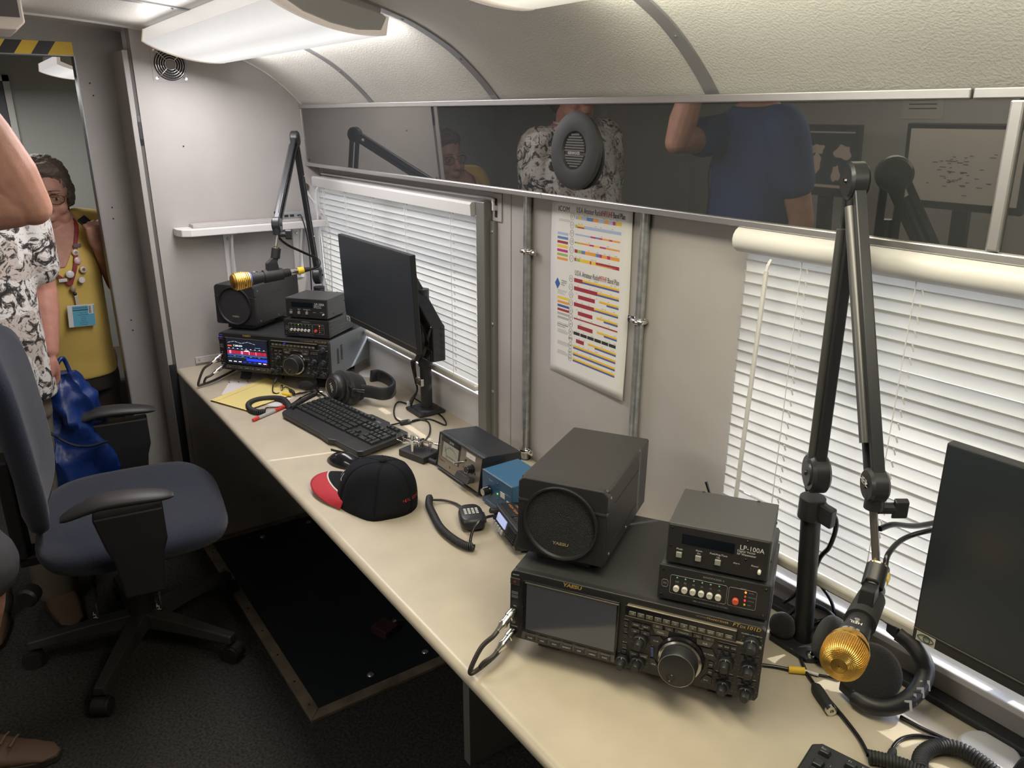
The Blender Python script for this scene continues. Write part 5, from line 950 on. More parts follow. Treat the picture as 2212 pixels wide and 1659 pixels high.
# ================================================================== keyboard, mouse
def keyboard(label, loc, yaw, full=True, brand='DELL'):
    t = thing('keyboard', label, 'keyboard', loc, (math.radians(3), 0, yaw), 'black keyboards on the desk')
    W, Dp = 0.440, 0.174
    MB().prism([(-W/2, -Dp/2 + .012), (-W/2 + .012, -Dp/2), (0.02, -Dp/2 - .004), (0.075, -Dp/2 - .010), (0.095, -Dp/2), (W/2 - .012, -Dp/2), (W/2, -Dp/2 + .012), (W/2, Dp/2 - .01), (W/2 - .012, Dp/2), (0.12, Dp/2), (0.11, Dp/2 + .008), (0.02, Dp/2 + .008), (0.01, Dp/2), (-W/2 + .012, Dp/2), (-W/2, Dp/2 - .01)], 0.004, 0.020, 2).build('body', mat('black keyboard shell', (0.020, 0.020, 0.021), .42), t, bevel=0.003)
    km = mat('dark keycap', (0.021, 0.024, 0.024), .36); cache = {}; leg = MB()
    def kk(x, y, w, h, ch=None):
        key_ = (round(w, 4), round(h, 4))
        if key_ not in cache:
            b = MB(); a, c = w/2, h/2; e = 0.0022
            b.hexa([(-a, -c, 0), (a, -c, 0), (a, c, 0), (-a, c, 0), (-a + e, -c + e, .0088), (a - e, -c + e, .0088), (a - e, c - e, .0088), (-a + e, c - e, .0088)])
            cache[key_] = b.build('key', km, t, bevel=0.0012); o = cache[key_]
        else: o = cache[key_].copy(); COL.objects.link(o)
        o.location = (x, y, 0.0185)
        if ch: leg.text(ch, 0.0052, Matrix.Translation((x - w*.12, y + h*.12, 0.0275)))
    u = 0.01845; g = 0.0170; x0 = -W/2 + 0.012; ytop = Dp/2 - 0.018
    rows = ['`1234567890-=', 'QWERTYUIOP[]', "ASDFGHJKL;'", 'ZXCVBNM,./']; ind = [0, 1.5, 1.75, 2.25]
    yr = [ytop - 0.026 - k*u for k in range(5)]
    kk(x0 + u/2, ytop, g, 0.014, 'Esc')
    for i in range(12): kk(x0 + u*(2.5 + i + (i//4)*0.5), ytop, g, 0.014, 'F%d' % (i + 1))
    if not full: W = W
    for r, s in enumerate(rows):
        for i, ch in enumerate(s): kk(x0 + u*(ind[r] + i + .5), yr[r], g, g, ch)
    for x, w, r in ((13, 2, 0), (0, 1.5, 1), (13.5, 1.5, 1), (0, 1.75, 2), (12.75, 2.25, 2), (0, 2.25, 3), (12.25, 2.75, 3)): kk(x0 + u*(x + w/2), yr[r], w*u - .0014, g)
    xx = 0
    for w in (1.5, 1.25, 5.5, 1.25, 1.25, 1.25, 1.5):
        kk(x0 + u*(xx + w/2) * 1.11, yr[4], w*u*1.11 - .0014, g*1.05); xx += w
    xn = x0 + u*15.3
    for i, s in enumerate(('Ins', 'Hm', 'Pu', 'Del', 'End', 'Pd')): kk(xn + u*(.5 + i % 3), yr[i//3], g, g, s)
    kk(xn + u*1.5, yr[3], g, g)
    for i in range(3): kk(xn + u*(.5 + i), yr[4], g, g)
    xp = xn + u*3.3
    for i in range(3): kk(xp + u*(.5 + i), ytop, g, 0.014)
    for r, s in enumerate(('N/*-', '789', '456', '123')):
        for i, ch in enumerate(s): kk(xp + u*(.5 + i), yr[r], g, g, ch)
    kk(xp + u*1, yr[4], 2*u - .0014, g, '0'); kk(xp + u*2.5, yr[4], g, g, '.'); kk(xp + u*3.5, yr[1] - u/2, g, 2*u - .0014, '+'); kk(xp + u*3.5, yr[3] - u/2, g, 2*u - .0014)
    leg.build('key_legends', mat('pale legend', (0.45, 0.47, 0.46), .5), t)['kind'] = 'stuff'
    MB().text(brand, 0.011, Matrix.Translation((0.088, ytop + 0.002, 0.0206))).build('lettering', mat('silver print', (.6, .6, .62), .35, .6), t)
    for x in (-0.2, 0.2): MB().bx(x - .012, x + .012, Dp/2 - .02, Dp/2 - .012, -0.004, 0.005).build('foot', blk_r, t)
    return t
kp = D(741, 920, 0.012); keyboard('full black keyboard lying below the far monitor', (kp.x, kp.y, DESK + 0.006), 0.165)
kp = D(1781, 1629, 0.028); ky = 0.245
kb2 = keyboard('corner of a black keyboard at the bottom edge of the desk', (0, 0, 0), ky)
ofs = Matrix.Rotation(ky, 4, 'Z') @ Vector((-0.440/2 + 0.021, 0.174/2 - 0.018, 0)); kb2.location = (kp.x - ofs.x, kp.y - ofs.y, DESK + 0.006)
ms = thing('mouse', 'black computer mouse tucked behind the cap', 'mouse', tuple(D(748, 1003)), (0, 0, math.radians(-62)))
b = MB(); rr_ = []
for i in range(11):
    a = i/10; y = -0.058 + 0.116*a; w = 0.031*math.sin(PI*min(.97, max(.03, a)))**.45; h = 0.036*math.sin(PI*min(.98, max(.02, a*.9 + .06)))**.7
    rr_.append([(w*math.cos(t_), y, max(0.001, h*math.sin(t_))) for t_ in [PI*k/14 for k in range(15)]])
b.loft(rr_, True, False).build('shell', blk_g, ms, smooth=60)
MB().bx(-0.0006, 0.0006, -0.05, 0.0, 0.030, 0.0366).build('button_split', ink_k, ms)
# ================================================================== cap
cpt = Vector((1.388, -0.462, DESK)); cap = thing('baseball_cap', 'black baseball cap with red and white piped peak on the desk edge', 'cap', (cpt.x, cpt.y, DESK + 0.001), (0, 0, math.radians(203)))
cloth = mat('black cap cloth', (0.008, 0.0095, 0.013), 0.9, bump=(600, .35), spec=.2)
def dome(a, s):  # a around (0 = front), s from rim 0 to top 1
    rx, ry, hh = 0.108, 0.084, 0.114
    f = math.cos(s*PI/2)**0.62; lean = 0.010
    z = hh*math.sin(s*PI/2)**0.9
    fold = 1 - 0.13*math.exp(-((a - 1.9)/0.38)**2)*math.sin(PI*min(1, s*1.05)) - 0.05*math.exp(-((a + 1.4)/0.5)**2)*math.sin(PI*s) + 0.13*math.exp(-((a - 2.05)/0.30)**2)*(1 - s)**3
    if abs(a) > 2.4 and s < .35: z += 0.0
    return (rx*f*math.cos(a)*fold + lean*s - 0.036*s, ry*f*math.sin(a)*fold, z)
for k in range(6):
    b = MB(); a0 = -PI + k*PI/3 + .006; a1 = a0 + PI/3 - .012; n, m = 8, 12; 
    b.add([dome(a0 + (a1 - a0)*i/n, j_/m) for j_ in range(m + 1) for i in range(n + 1)], [(j_*(n+1)+i, j_*(n+1)+i+1, (j_+1)*(n+1)+i+1, (j_+1)*(n+1)+i) for j_ in range(m) for i in range(n)])
    o = b.build('crown_panel', cloth, cap, smooth=80); so = o.modifiers.new('thick', 'SOLIDIFY'); so.thickness = 0.002; so.offset = -1
for k in range(6):
    a = -PI + k*PI/3; MB().tube([dome(a, j_/12) for j_ in range(13)], 0.0012, 5).build('seam', cloth, cap, smooth=80)
MB().ell((-0.027, 0, 0.116), (0.009, 0.009, 0.005), 14, 8).build('button', cloth, cap, smooth=80)
def brim(u, v, o=0.0):  # u across -1..1, v outwards 0..1
    a = u*1.15; x = 0.096*math.cos(a)*(1 - v) + v*(0.096*math.cos(a) + 0.100*math.sqrt(max(0, 1 - (abs(u))**2.4)) + .004)
    y = 0.082*math.sin(a)*(1 + .10*v)
    return (x, y, 0.012 - 0.016*u*u*(0.4 + .6*v) + 0.008*(1 - v) + 0.006 + o)
def bq(u0, u1, nu, v0=lambda u: 0.0, v1=lambda u: 1.0, o=0.0):
    b = MB(); m = 8
    b.add([brim(u0 + (u1-u0)*i/nu, v0(u0 + (u1-u0)*i/nu) + (v1(u0 + (u1-u0)*i/nu) - v0(u0 + (u1-u0)*i/nu))*j_/m, o) for j_ in range(m+1) for i in range(nu+1)], [(j_*(nu+1)+i, j_*(nu+1)+i+1, (j_+1)*(nu+1)+i+1, (j_+1)*(nu+1)+i) for j_ in range(m) for i in range(nu)])
    return b
for nm, mm, u0, u1 in (('peak', cloth, -1, 0.02), ('peak_red', mat('red cap cloth', (0.42, 0.018, 0.030), .75, bump=(600, .3)), 0.0, 1)):
    uu = 24
    b = MB(); m = 10; split = lambda v: 0.62 - 0.95*v
    P = []
    for j_ in range(m+1):
        v = j_/m; lo, hi_ = (-1, split(v)) if nm == 'peak' else (split(v), 1)
        P += [brim(lo + (hi_ - lo)*i/uu, v) for i in range(uu+1)]
    b.add(P, [(j_*(uu+1)+i, j_*(uu+1)+i+1, (j_+1)*(uu+1)+i+1, (j_+1)*(uu+1)+i) for j_ in range(m) for i in range(uu)])
    o = b.build(nm, mm, cap, smooth=80); so = o.modifiers.new('thick', 'SOLIDIFY'); so.thickness = 0.003; so.offset = -1
MB().tube([brim(0.62 - 0.95*v, v, .0032) for v in [k/14 for k in range(15)]], 0.0022, 6).build('piping', mat('cream piping', (.75, .72, .62), .6), cap, smooth=60)
def dtext(mb, s, a, z_s, size, tilt=0, sx=1.0):
    p = Vector(dome(a, z_s)); q = Vector(dome(a + .01, z_s)) - p; r_ = Vector(dome(a, z_s + .01)) - p; n_ = q.cross(r_).normalized()
    mb.text(s, size, flatM(p + n_*0.0022, n_, r_) @ Matrix.Rotation(tilt, 4, 'Z'), sx=sx)
b = MB()
for i, ch in enumerate('HEIL'): dtext(b, ch, 0.02 + i*0.25, .40, 0.026)
b.build('lettering', ink_w, cap)
b = MB(); [dtext(b, c_, 2.86 + .062*i_, .20, 0.011) for i_, c_ in enumerate('HEIL SOUND')]; b.build('red_lettering', mat('red thread', (.5, .03, .03), .7), cap)
# ================================================================== morse paddle
pb = D(905, 985); pd = thing('morse_paddle', 'nickel morse paddle on a heavy black block base', 'key', (pb.x, pb.y, DESK), (0, 0, 0.28))
MB().bx(-0.045, 0.052, -0.034, 0.034, 0.0005, 0.020).build('base', mat('black crackle base', (0.022, 0.022, 0.023), .45, bump=(500, .4)), pd, bevel=0.002)
for x, y, h in ((0.0, 0.018, .026), (0.0, -0.022, .026), (-0.022, 0.0, .030), (0.030, 0.016, .024)): MB().cyl((x, y, .02), (x, y, .02 + h), 0.0050, n=14).build('post', chrome, pd, smooth=40)
for y in (-0.0075, 0.0075): MB().bx(-0.052, 0.012, y - .0012, y + .0012, 0.036, 0.043).build('lever', chrome, pd, bevel=0.0005)
MB().tube([(-0.050, -0.0085, .032), (-0.078, -0.0085, .032), (-0.078, -0.0085, .048), (-0.050, -0.0085, .048)], 0.0012, 6, True).build('finger_piece', chrome, pd)
MB().tube([(-0.050, 0.0085, .032), (-0.074, 0.0085, .032), (-0.074, 0.0085, .048), (-0.050, 0.0085, .048)], 0.0012, 6, True).build('finger_piece', chrome, pd)
MB().bx(-0.010, 0.014, -0.011, 0.011, 0.033, 0.048).build('yoke', chrome, pd, bevel=0.002)
MB().cyl((0.012, 0.010, .043), (0.062, 0.022, .043), 0.0028, n=12).build('bar', chrome, pd, smooth=40)
MB().bx(0.0, 0.058, -0.001 + .008, 0.010, 0.046, 0.049).build('top_strip', chrome, pd)
for x, y in ((0.002, -0.013), (0.002, 0.013), (-0.014, -0.013)): MB().cyl((x, y - .006, .041), (x, y + .006, .041), 0.0042, n=14).build('screw_head', chrome, pd, smooth=40)
MB().ell((-0.004, 0, .052), (0.007, 0.007, 0.006), 14, 8).build('spring_nut', chrome, pd, smooth=60)
MB().lathe([(0.0062, 0), (0.0062, .006), (.004, .008)], (-0.022, 0.0, .050), n=14).build('thumb_nut', chrome, pd, smooth=40)
MB().tube(spline([(0.050, -0.012, .006), (0.075, -0.012, .0055), (0.12, -0.004, .005), (0.20, 0.01, .005)]), 0.0042, 7).build('lead', blk_g, pd, smooth=60)
MB().lathe([(0.0065, 0), (0.0065, .028), (.004, .034)], (0.051, -0.012, .008), (1, 0, -.05), n=14).build('strain_relief', blk_r, pd, smooth=40)
# ================================================================== legal pad, paper, pen and adapters
def sheet(px4, z0, z1):
    return MB().hexa([tuple(D(*p, z0)) for p in px4] + [tuple(D(*p, z1)) for p in px4])
tag(sheet(((478, 852), (600, 880), (660, 842), (500, 818)), 0.0003, 0.0009).build('paper_sheet', mat('white paper', (.66, .62, .60), .6)), 'white printed sheet lying under the yellow pad', 'paper')
b = MB(); p0, p1 = D(493, 825, .0012), D(548, 822, .0012); dx = (p1 - p0)
for k in range(3): q = p0.lerp(p1, k*.36); b.bx(q.x, q.x + .016, q.y, q.y + .003, q.z, q.z + .0002)
b.build('print', ink_k, bpy.data.objects['paper_sheet'])
pad = thing('legal_pad', 'yellow ruled legal pad on the far end of the desk', 'notepad', (0, 0, 0))
c4 = [(455, 864), (532, 886), (650, 846), (575, 815)]
MB().hexa([tuple(D(*p, .001)) for p in c4] + [tuple(D(*p, .006)) for p in c4]).build('sheets', mat('yellow pad paper', (.76, .64, .25), .6), pad)
A_, B_, C__, D__ = [D(*p, .0062) for p in c4]; bl = MB(); rl = MB()
for k in range(1, 26):
    p, q = A_.lerp(B_, k/26), D__.lerp(C__, k/26); bl.tube([p, q], 0.0002, 4)
rl.tube([A_.lerp(D__, .0).lerp(B_, .14), D__.lerp(C__, .14)], 0.0004, 4); rl.tube([A_.lerp(B_, .155), D__.lerp(C__, .155)], 0.0004, 4)
bl.build('ruling', mat('pale rule ink', (.66, .565, .25), .6), pad); rl.build('margin_rule', mat('red rule ink', (.62, .34, .20), .6), pad)
pn = thing('pen', 'red and silver ballpoint pen lying before the keyboard', 'pen', tuple(D(545, 908, .006))); q0, q1 = Vector((0, 0, 0)), D(624, 874, .006) - D(545, 908, .006); Lp = q1.length
MB().lathe([(0.0, 0), (0.0045, .002), (0.0056, .010), (0.0056, Lp*.16)], q0, q1, n=14).build('red_end', red_p, pn, smooth=40)
MB().lathe([(0.0054, Lp*.16), (0.0054, Lp*.60)], q0, q1, n=14).build('barrel', mat('silver plastic', (.55, .54, .55), .3, .4), pn, smooth=40)
MB().lathe([(0.0057, Lp*.60), (0.0054, Lp*.86)], q0, q1, n=14).build('grip', red_p, pn, smooth=40)
MB().lathe([(0.0050, Lp*.86), (0.0012, Lp)], q0, q1, n=14).build('tip', chrome, pn, smooth=40)
# headset adapter lead over the pad
ad_ = thing('adapter_lead', 'headset adapter lead with gold plug and yellow tag across the yellow pad', 'cable', (0, 0, 0))
MB().tube(spline([D(590, 832, .02), D(589, 845, .012), D(596, 850, .008), D(603, 849, .007)]), 0.0020, 6).build('lead', blk_g, ad_, smooth=60)
MB().lathe([(.003, 0), (.0055, .006), (.0055, .03), (.0035, .045)], D(592, 828, .022), D(610, 800, .05) - D(592, 828, .022), n=12).build('socket', blk_r, ad_, smooth=40)
MB().lathe([(.004, 0), (.004, .03)], D(607, 803, .046), D(617, 788, .062) - D(607, 803, .046), n=12).build('grey_plug', mat('grey plastic', (.25, .26, .27), .4), ad_, smooth=40)
MB().tube(spline([D(615, 790, .06), D(622, 778, .075), D(640, 768, .085), D(660, 774, .08), D(676, 790, .06), D(684, 812, .04), D(687, 838, .02), D(683, 850, .012)]), 0.0026, 6).build('lead', blk_g, ad_, smooth=60)
MB().lathe([(.0035, 0), (.0045, .002), (.0045, .020), (.003, .022), (.003, .028), (.0005, .032)], D(609, 833, .016), D(607, 856, .008) - D(609, 833, .016), n=12).build('gold_plug', mat('rose gold', (.85, .55, .35), .25, 1.0), ad_, smooth=40)
MB().lathe([(.004, 0), (.0042, .024), (.003, .03)], D(612, 812, .024), D(609, 832, .017) - D(612, 812, .024), n=12).build('plug_sleeve', blk_r, ad_, smooth=40)
MB().tube(spline([D(612, 812, .026), D(616, 800, .04), D(626, 786, .06), D(645, 782, .07), D(662, 788, .06)]), 0.0024, 6).build('lead', blk_g, ad_, smooth=60)
MB().cyl(D(611, 850, .010), D(629, 853, .010), 0.0052, n=12).build('yellow_tag', yel, ad_, smooth=40)
MB().lathe([(.004, 0), (.0065, .008), (.0065, .03), (.004, .04)], D(626, 842, .012), D(648, 860, .008) - D(626, 842, .012), n=12).build('splitter', blk_r, ad_, smooth=40)
MB().tube(spline([D(612, 838, .012), D(618, 836, .012), D(626, 840, .012)]), 0.0018, 6).build('lead', blk_g, ad_, smooth=60)
MB().tube(spline([D(630, 853, .008), D(650, 850, .006), D(668, 846, .006), D(682, 848, .008)]), 0.0026, 6).build('lead', blk_g, ad_, smooth=60)
MB().tube(spline([D(648, 861, .006), D(660, 854, .005), D(676, 848, .006)]), 0.0026, 6).build('lead', blk_g, ad_, smooth=60)
MB().tube(spline([D(650, 858, .004), D(640, 866, .004), D(628, 874, .004)]), 0.0024, 6).build('lead', blk_g, ad_, smooth=60)
MB().lathe([(.005, 0), (.0065, .003), (.0065, .018), (.0078, .019), (.0078, .028), (.004, .030)], D(680, 848, .010), D(706, 849, .010) - D(680, 848, .010), n=14).build('silver_connector', chrome, ad_, smooth=40)
tag(coil([D(572, 889, .010), D(556, 890, .010), D(541, 884, .010), D(537, 874, .010), D(548, 866, .010), D(570, 861, .010), D(595, 860, .011), D(612, 863, .012), D(622, 873, .014), D(628, 885, .016)], 0.0075, 0.0022, 0.0043).build('coiled_cord', blk_r, smooth=60), 'black coiled cord curling round the red pen over the yellow pad', 'cord')
tag(coil([D(629, 882, .028), D(648, 869, .028), D(672, 856, .028), D(683, 850, .026)], 0.0058, 0.0020, 0.0070).build('coiled_cord', blk_r, smooth=60), 'stretched coiled cord lying along the left edge of the keyboard', 'cord')
cable([D(572, 889, .006), D(576, 881, .005), D(600, 879, .004), D(626, 875, .004)], 0.0022, 'thin black cord end beside the red pen')
# ================================================================== rotor control, antenna switch, mobile radio with hand microphone
mt = thing('rotor_control', 'dark rotor control box with a needle meter and aluminium face', 'meter', (1.409, -0.244, DESK + 0.006))
W, H, sl = 0.1056, 0.097, 0.016
side = [(0.0, 0.0), (sl, H), (0.026, H + .002), (0.128, H - .010), (0.128, 0.004), (0.012, 0.0)]
MB().prism(side, -W, W, 0).build('case', mat('blue black case', (0.022, 0.025, 0.030), .4, bump=(700, .12)), mt, bevel=0.0015)
tl_ = math.atan2(sl, H)
FM = Matrix.Translation((0, -0.0006, 0)) @ Matrix.Rotation(-tl_, 4, 'X')
b = MB(FM).bx(-W + .004, W - .004, -0.0012, 0.0, .006, H - .004); face = b.build('face_plate', mat('aged aluminium face', (0.30, 0.265, 0.225), .34, .65, bump=(90, .1)), mt)
MB(FM).tube([(-W + .001, -.002, .002), (W - .001, -.002, .002), (W - .001, -.002, H - .001), (-W + .001, -.002, H - .001)], .0026, 6, True).build('rim', blk, mt)
MB(FM).bx(-.090, .000, -.0030, -.001, .036, .092).build('meter_window', mat('meter bezel', (.08, .08, .075), .2), mt, bevel=.001)
MB(FM).bx(-.080, -.004, -.0036, -.003, .038, .080).build('meter_face', mat('meter card', (.30, .30, .25), .4), mt)
MB(FM).bx(-.090, .000, -.0040, -.003, .0805, .0925).build('brand_strip', blk_g, mt)
lw, lk = MB(FM), MB(FM)
lw.text('U-110', .008, frontM(-.040, -.0043, .0866), shear=.2)
for k in range(15):
    a = math.radians(150 - k*120/14); x, z = -.040 + .030*math.cos(a), .040 + .030*math.sin(a); x2, z2 = -.040 + .034*math.cos(a), .040 + .034*math.sin(a); lk.tube([(x, -.0038, z), (x2, -.0038, z2)], .0004, 4)
lk.tube([(-.055, -.0039, .040), (-.070, -.0039, .068)], .0004, 4); lk.text('ANTENNA DIRECTION', .0042, frontM(-.036, -.0038, .046)); lk.text('ALLIANCE', .0060, frontM(-.078, -.0016, .026)); lk.text('ROTATOR', .0034, frontM(.070, -.0016, .083))
lw.build('lettering', ink_w, mt); lk.build('dial_print', ink_k, mt)
MB(FM).lathe([(.004, 0), (.004, .0008)], (-.098, -.001, .030), (0, -1, 0), n=16).build('emblem', mat('dull red emblem', (.20, .09, .07), .4), mt)
st = MB(FM).bx(.030, .072, -.0022, -.001, .076, .089).build('paper_label', mat('white label', (.62, .58, .54), .6), mt); MB(FM).text('ON', .004, frontM(.052, -.0024, .082)).build('lettering', ink_k, st)
MB(FM).lathe([(.003, 0), (.003, .002)], (.030, -.001, .066), (0, -1, 0), n=10).build('hole', ink_k, mt); MB(FM).cyl((.022, -.001, .058), (.016, -.028, .056), .0030, n=12).build('toggle', chrome, mt, smooth=40)
k = MB(FM).lathe([(.0115, 0), (.0115, .003), (.0095, .004), (.0095, .020), (.008, .0215)], (.064, -.001, .055), (0, -1, 0), n=24).build('knob', blk_g, mt, smooth=35); MB(FM).lathe([(.0097, .0195), (.0097, .0206)], (.064, -.001, .055), (0, -1, 0), n=24).build('knob_ring', chrome, k)
MB(FM).hexa([(.016, -.001, .024), (.080, -.001, .024), (.080, -.001, .034), (.016, -.001, .034), (.018, -.024, .020), (.078, -.024, .020), (.078, -.016, .036), (.018, -.016, .036)]).build('rocker_bar', mat('charcoal rocker', (.045, .045, .045), .4), mt, bevel=.001)
lk2 = MB(FM)
for x, z in ((-.040, .018), (.024, .044), (.078, .044)): lk2.prism([(x - .003, z), (x + .003, z), (x, z + .006)], -.0016, -.001, 1)
lk2.build('arrow_marks', ink_k, mt)
for x in (-.09, .09):
    for y in (.02, .11): MB().cyl((x, y, -.0058), (x, y, .004), .006, n=12).build('foot', blk_r, mt)
bx = thing('antenna_switch', 'blue antenna switch box with two black knobs', 'switch box', (1.592, -0.2495, DESK + 0.005))
blue = mat('blue enamel', (0.035, 0.125, 0.235), .35)
MB().bx(-.052, .072, 0.001, .105, 0.0, .086).build('case', blue, bx, bevel=.0015); MB().bx(-.052, .072, -.001, .001, 0, .085).build('front_panel', mat('blue front', (0.025, 0.085, 0.165), .4), bx)
MB().bx(-.052, .072, -.0014, .0004, .0848, .0862).build('bright_edge', mat('pale blue edge', (.30, .36, .42), .35, .6), bx)  # paler strip along the top front edge
lw = MB()
for x, z in ((-.020, .042), (.056, .020)):
    k = MB().lathe([(.0125, 0), (.0125, .004), (.0105, .006), (.0100, .020), (.009, .0205)], (x, -.001, z), (0, -1, 0), n=20).build('knob', blk_g, bx, smooth=35)
    MB().lathe([(.0085, .0202), (.0085, .0212)], (x, -.001, z), (0, -1, 0), n=24).build('knob_cap', mat('spun aluminium', (.62, .60, .57), .3, .9), k); MB().bx(x - .0006, x + .0006, -.022, -.004, z + .0085, z + .0108).build('pointer', ink_w, k)
lw.text('Radio 1', .0060, frontM(-.012, -.0016, .070)); lw.text('Radio 2', .0060, frontM(.056, -.0016, .060)); lw.text('ANTENNA SELECTOR', .0050, frontM(-.012, -.0016, .010)); lw.build('lettering', mat('pale blue print', (.45, .50, .55), .5), bx)
for z, on in ((.072, 0), (.060, 0), (.046, 1), (.032, 0), (.018, 0)):
    MB().ell((.014, -.0016, z), (.0025, .0014, .0025), 10, 6).build('lamp', mat('lit green lamp', (.12, .75, .08), .3, emit=1.0) if on else mat('unlit green lamp', (.01, .05, .05), .3), bx)
for (x0, x1, z0, z1) in ((.026, .044, .044, .058), (.052, .068, .030, .044)): MB().bx(x0, x1, -.0018, -.001, z0, z1).build('paper_label', mat('white label', (.62, .58, .54), .6), bx)
for x in (-.04, .075):
    for y in (.015, .09): MB().cyl((x, y, -.0048), (x, y, .001), .006, n=12).build('foot', blk_r, bx)
MB().tube(spline([(.0, .104, .06), (.015, .125, .06), (.045, .13, .035), (.09, .125, .02), (.14, .13, .005)]), .004, 7).build('lead', blk_g, bx, smooth=60)
mo = thing('mobile_radio', 'small black mobile radio with a pale blue display beside the near loudspeaker', 'radio', (1.722, -0.312, DESK + 0.012), (math.radians(-8), 0, math.radians(-14)))
MB().bx(-.070, .070, .010, .060, 0, .044).build('chassis', mat('finned black chassis', (.03, .03, .032), .45), mo, bevel=.002)
MB().prism([(.0, .002), (-.004, .012), (.002, .044), (.014, .046), (.014, 0)], -.070, .070, 0).build('front_panel', panel_m, mo, bevel=.002)
for k in range(11): MB().bx(-.006 + k*.007, -.0035 + k*.007, .016, .058, .044, .047).build('fin', blk_side, mo)
dM = Matrix.Translation((0, -.0062, 0)) @ Matrix.Rotation(math.atan2(-.006, .032), 4, 'X')
MB(dM).bx(-.046, .006, -.0022, .002, .020, .038).build('display', mat('pale blue lit display', (.36, .42, .66), .25, emit=.75), mo)
for i in range(5): MB(dM).bx(-.056 + i*.0125, -.0475 + i*.0125, -.0045, 0, .004, .0145).build('button', mat('grey lit button', (.34, .33, .31), .4, emit=.1), mo, bevel=.0015)
for i in range(6): MB(dM).bx(.016, .062, -.0028, .002, .010 + i*.0052, .0126 + i*.0052).build('grille_bar', blk, mo)
MB(dM).lathe([(.0068, 0), (.0068, .014), (.0058, .0155)], (-.060, -.001, .033), (0, -1, 0), n=18).build('knob', blk, mo, smooth=35)
lo = MB(); lo.text('HIGH TEMP', .010, Matrix.Translation((-.038, .030, .0475)) @ Matrix.Rotation(0, 4, 'Z')); lo.text('CAUTION', .008, Matrix.Translation((-.038, .044, .0475))); lo.build('orange_lettering', mat('orange print', (.62, .25, .06), .5), mo)
MB().bx(-.071, -.002, .012, .059, .0442, .0472).build('top_plate', blk, mo)
for x in (-.05, .05): MB().bx(x - .01, x + .01, .02, .056, -.010, .001).build('bracket', blk, mo)
hm0 = D(1018, 1132); hm = thing('hand_microphone', 'black hand microphone with a lit keypad on the desk', 'microphone', (hm0.x, hm0.y, DESK + .0005), (0, 0, math.radians(68)))
def hring(z, s, w=.029, h=.044): return [(w*s*math.copysign(abs(math.cos(a))**.6, math.cos(a))*(1 - .12*math.sin(a)), h*s*math.copysign(abs(math.sin(a))**.6, math.sin(a)), z) for a in [2*PI*k/28 for k in range(28)]]
MB().loft([hring(.003, .80), hring(.008, .97), hring(.022, 1.0), hring(.030, .93), hring(.033, .80)]).build('shell', blk, hm, smooth=50)
lg_ = mat('lit white key', (.60, .60, .56), .4, emit=.25)
for r in range(4):
    for c_ in range(4): MB().bx(.0135 - c_*.009 - .003, .0135 - c_*.009 + .003, .012 - r*.0072 - .0016, .012 - r*.0072 + .0016, .0325, .0341).build('key', lg_, hm, bevel=.0005)
MB().bx(.027, .033, -.018, .012, .008, .022).build('talk_bar', blk_r, hm, bevel=.002)
MB().lathe([(.005, 0), (.0035, .012)], (0, .040, .012), (0, 1, -.1), n=12).build('strain_relief', blk_r, hm, smooth=40)
cable([D(1000, 1098, .012), D(985, 1088, .006), D(960, 1081, .006), D(934, 1080, .012)], 0.0030, 'brown black lead between hand microphone and its coiled cord', mat('brown black lead', (0.03, 0.026, 0.022), .45))
tag(coil([D(928, 1075, .011), D(927, 1092, .011), D(936, 1112, .011), D(949, 1136, .011), D(966, 1154, .011), D(990, 1171, .011), D(1010, 1180, .011), D(1023, 1181, .012)], 0.0072, 0.0022, 0.0042).build('coiled_cord', blk_r, smooth=60), 'black coiled cord of the hand microphone lying on the desk', 'cord')
cable([D(1020, 1178, .010), D(1016, 1170, .012), D(1022, 1145, .03), D(1035, 1128, .042), D(1050, 1118, .046), D(1066, 1114, .046)], 0.0034, 'black lead rising from the coiled cord to the mobile radio')
# ================================================================== swivel chair
ch = thing('office_chair', 'blue fabric swivel chair with black armrests by the desk', 'chair', (0.546, -0.925, 0.0), (0, 0, math.radians(-8)))
navy = mat('blue chair fabric', (0.016, 0.021, 0.040), .9, bump=(380, .5), vary=(260, .18), sheen=.2)
pl_ = mat('black chair plastic', (0.016, 0.016, 0.017), .5)
def cushion(prof, axis_pts): pass
b = MB(); rings = []
def sq(rx, ry, cx, cy, z, p=.55, n=40):
    return [(cx + rx*math.copysign(abs(math.cos(a))**p, math.cos(a)), cy + ry*math.copysign(abs(math.sin(a))**p, math.sin(a)), z) for a in [2*PI*k/n for k in range(n)]]
for z, s in ((.425, .80), (.432, .90), (.450, .97), (.472, 1.0), (.492, .985), (.505, .93), (.511, .82), (.512, .6), (.510, .3)):
    r = sq(.300*s, .262*s, 0, .025, z)
    rings.append([(x, y, zz - (max(0, y - .18)**1.4*.5) - .010*(1 - abs(x/.285))*(s < .9 and zz > .49)) for x, y, zz in r])
b.loft(rings).build('seat', navy, ch, smooth=70)
b = MB(); rings = []
for y, s in ((-.205, .55), (-.200, .85), (-.212, .97), (-.232, 1.0), (-.252, .96), (-.262, .80)):
    rings.append([(x, y - .035*((zz - .78)/.26)**2*0 + .05*(x/.25)**2 - .06*(zz - .62), zz) for x, zz, _ in sq(.240*s, .285*s, 0, .80, 0)])
b.loft(rings).build('backrest', navy, ch, smooth=70)
MB().bx(-.045, .045, -.300, -.262, .40, .72).build('back_bar', pl_, ch, bevel=.006); MB().bx(-.045, .045, -.29, .02, .385, .415).build('back_link', pl_, ch, bevel=.004)
MB().bx(-.12, .12, -.10, .14, .375, .428).build('mechanism', pl_, ch, bevel=.008)
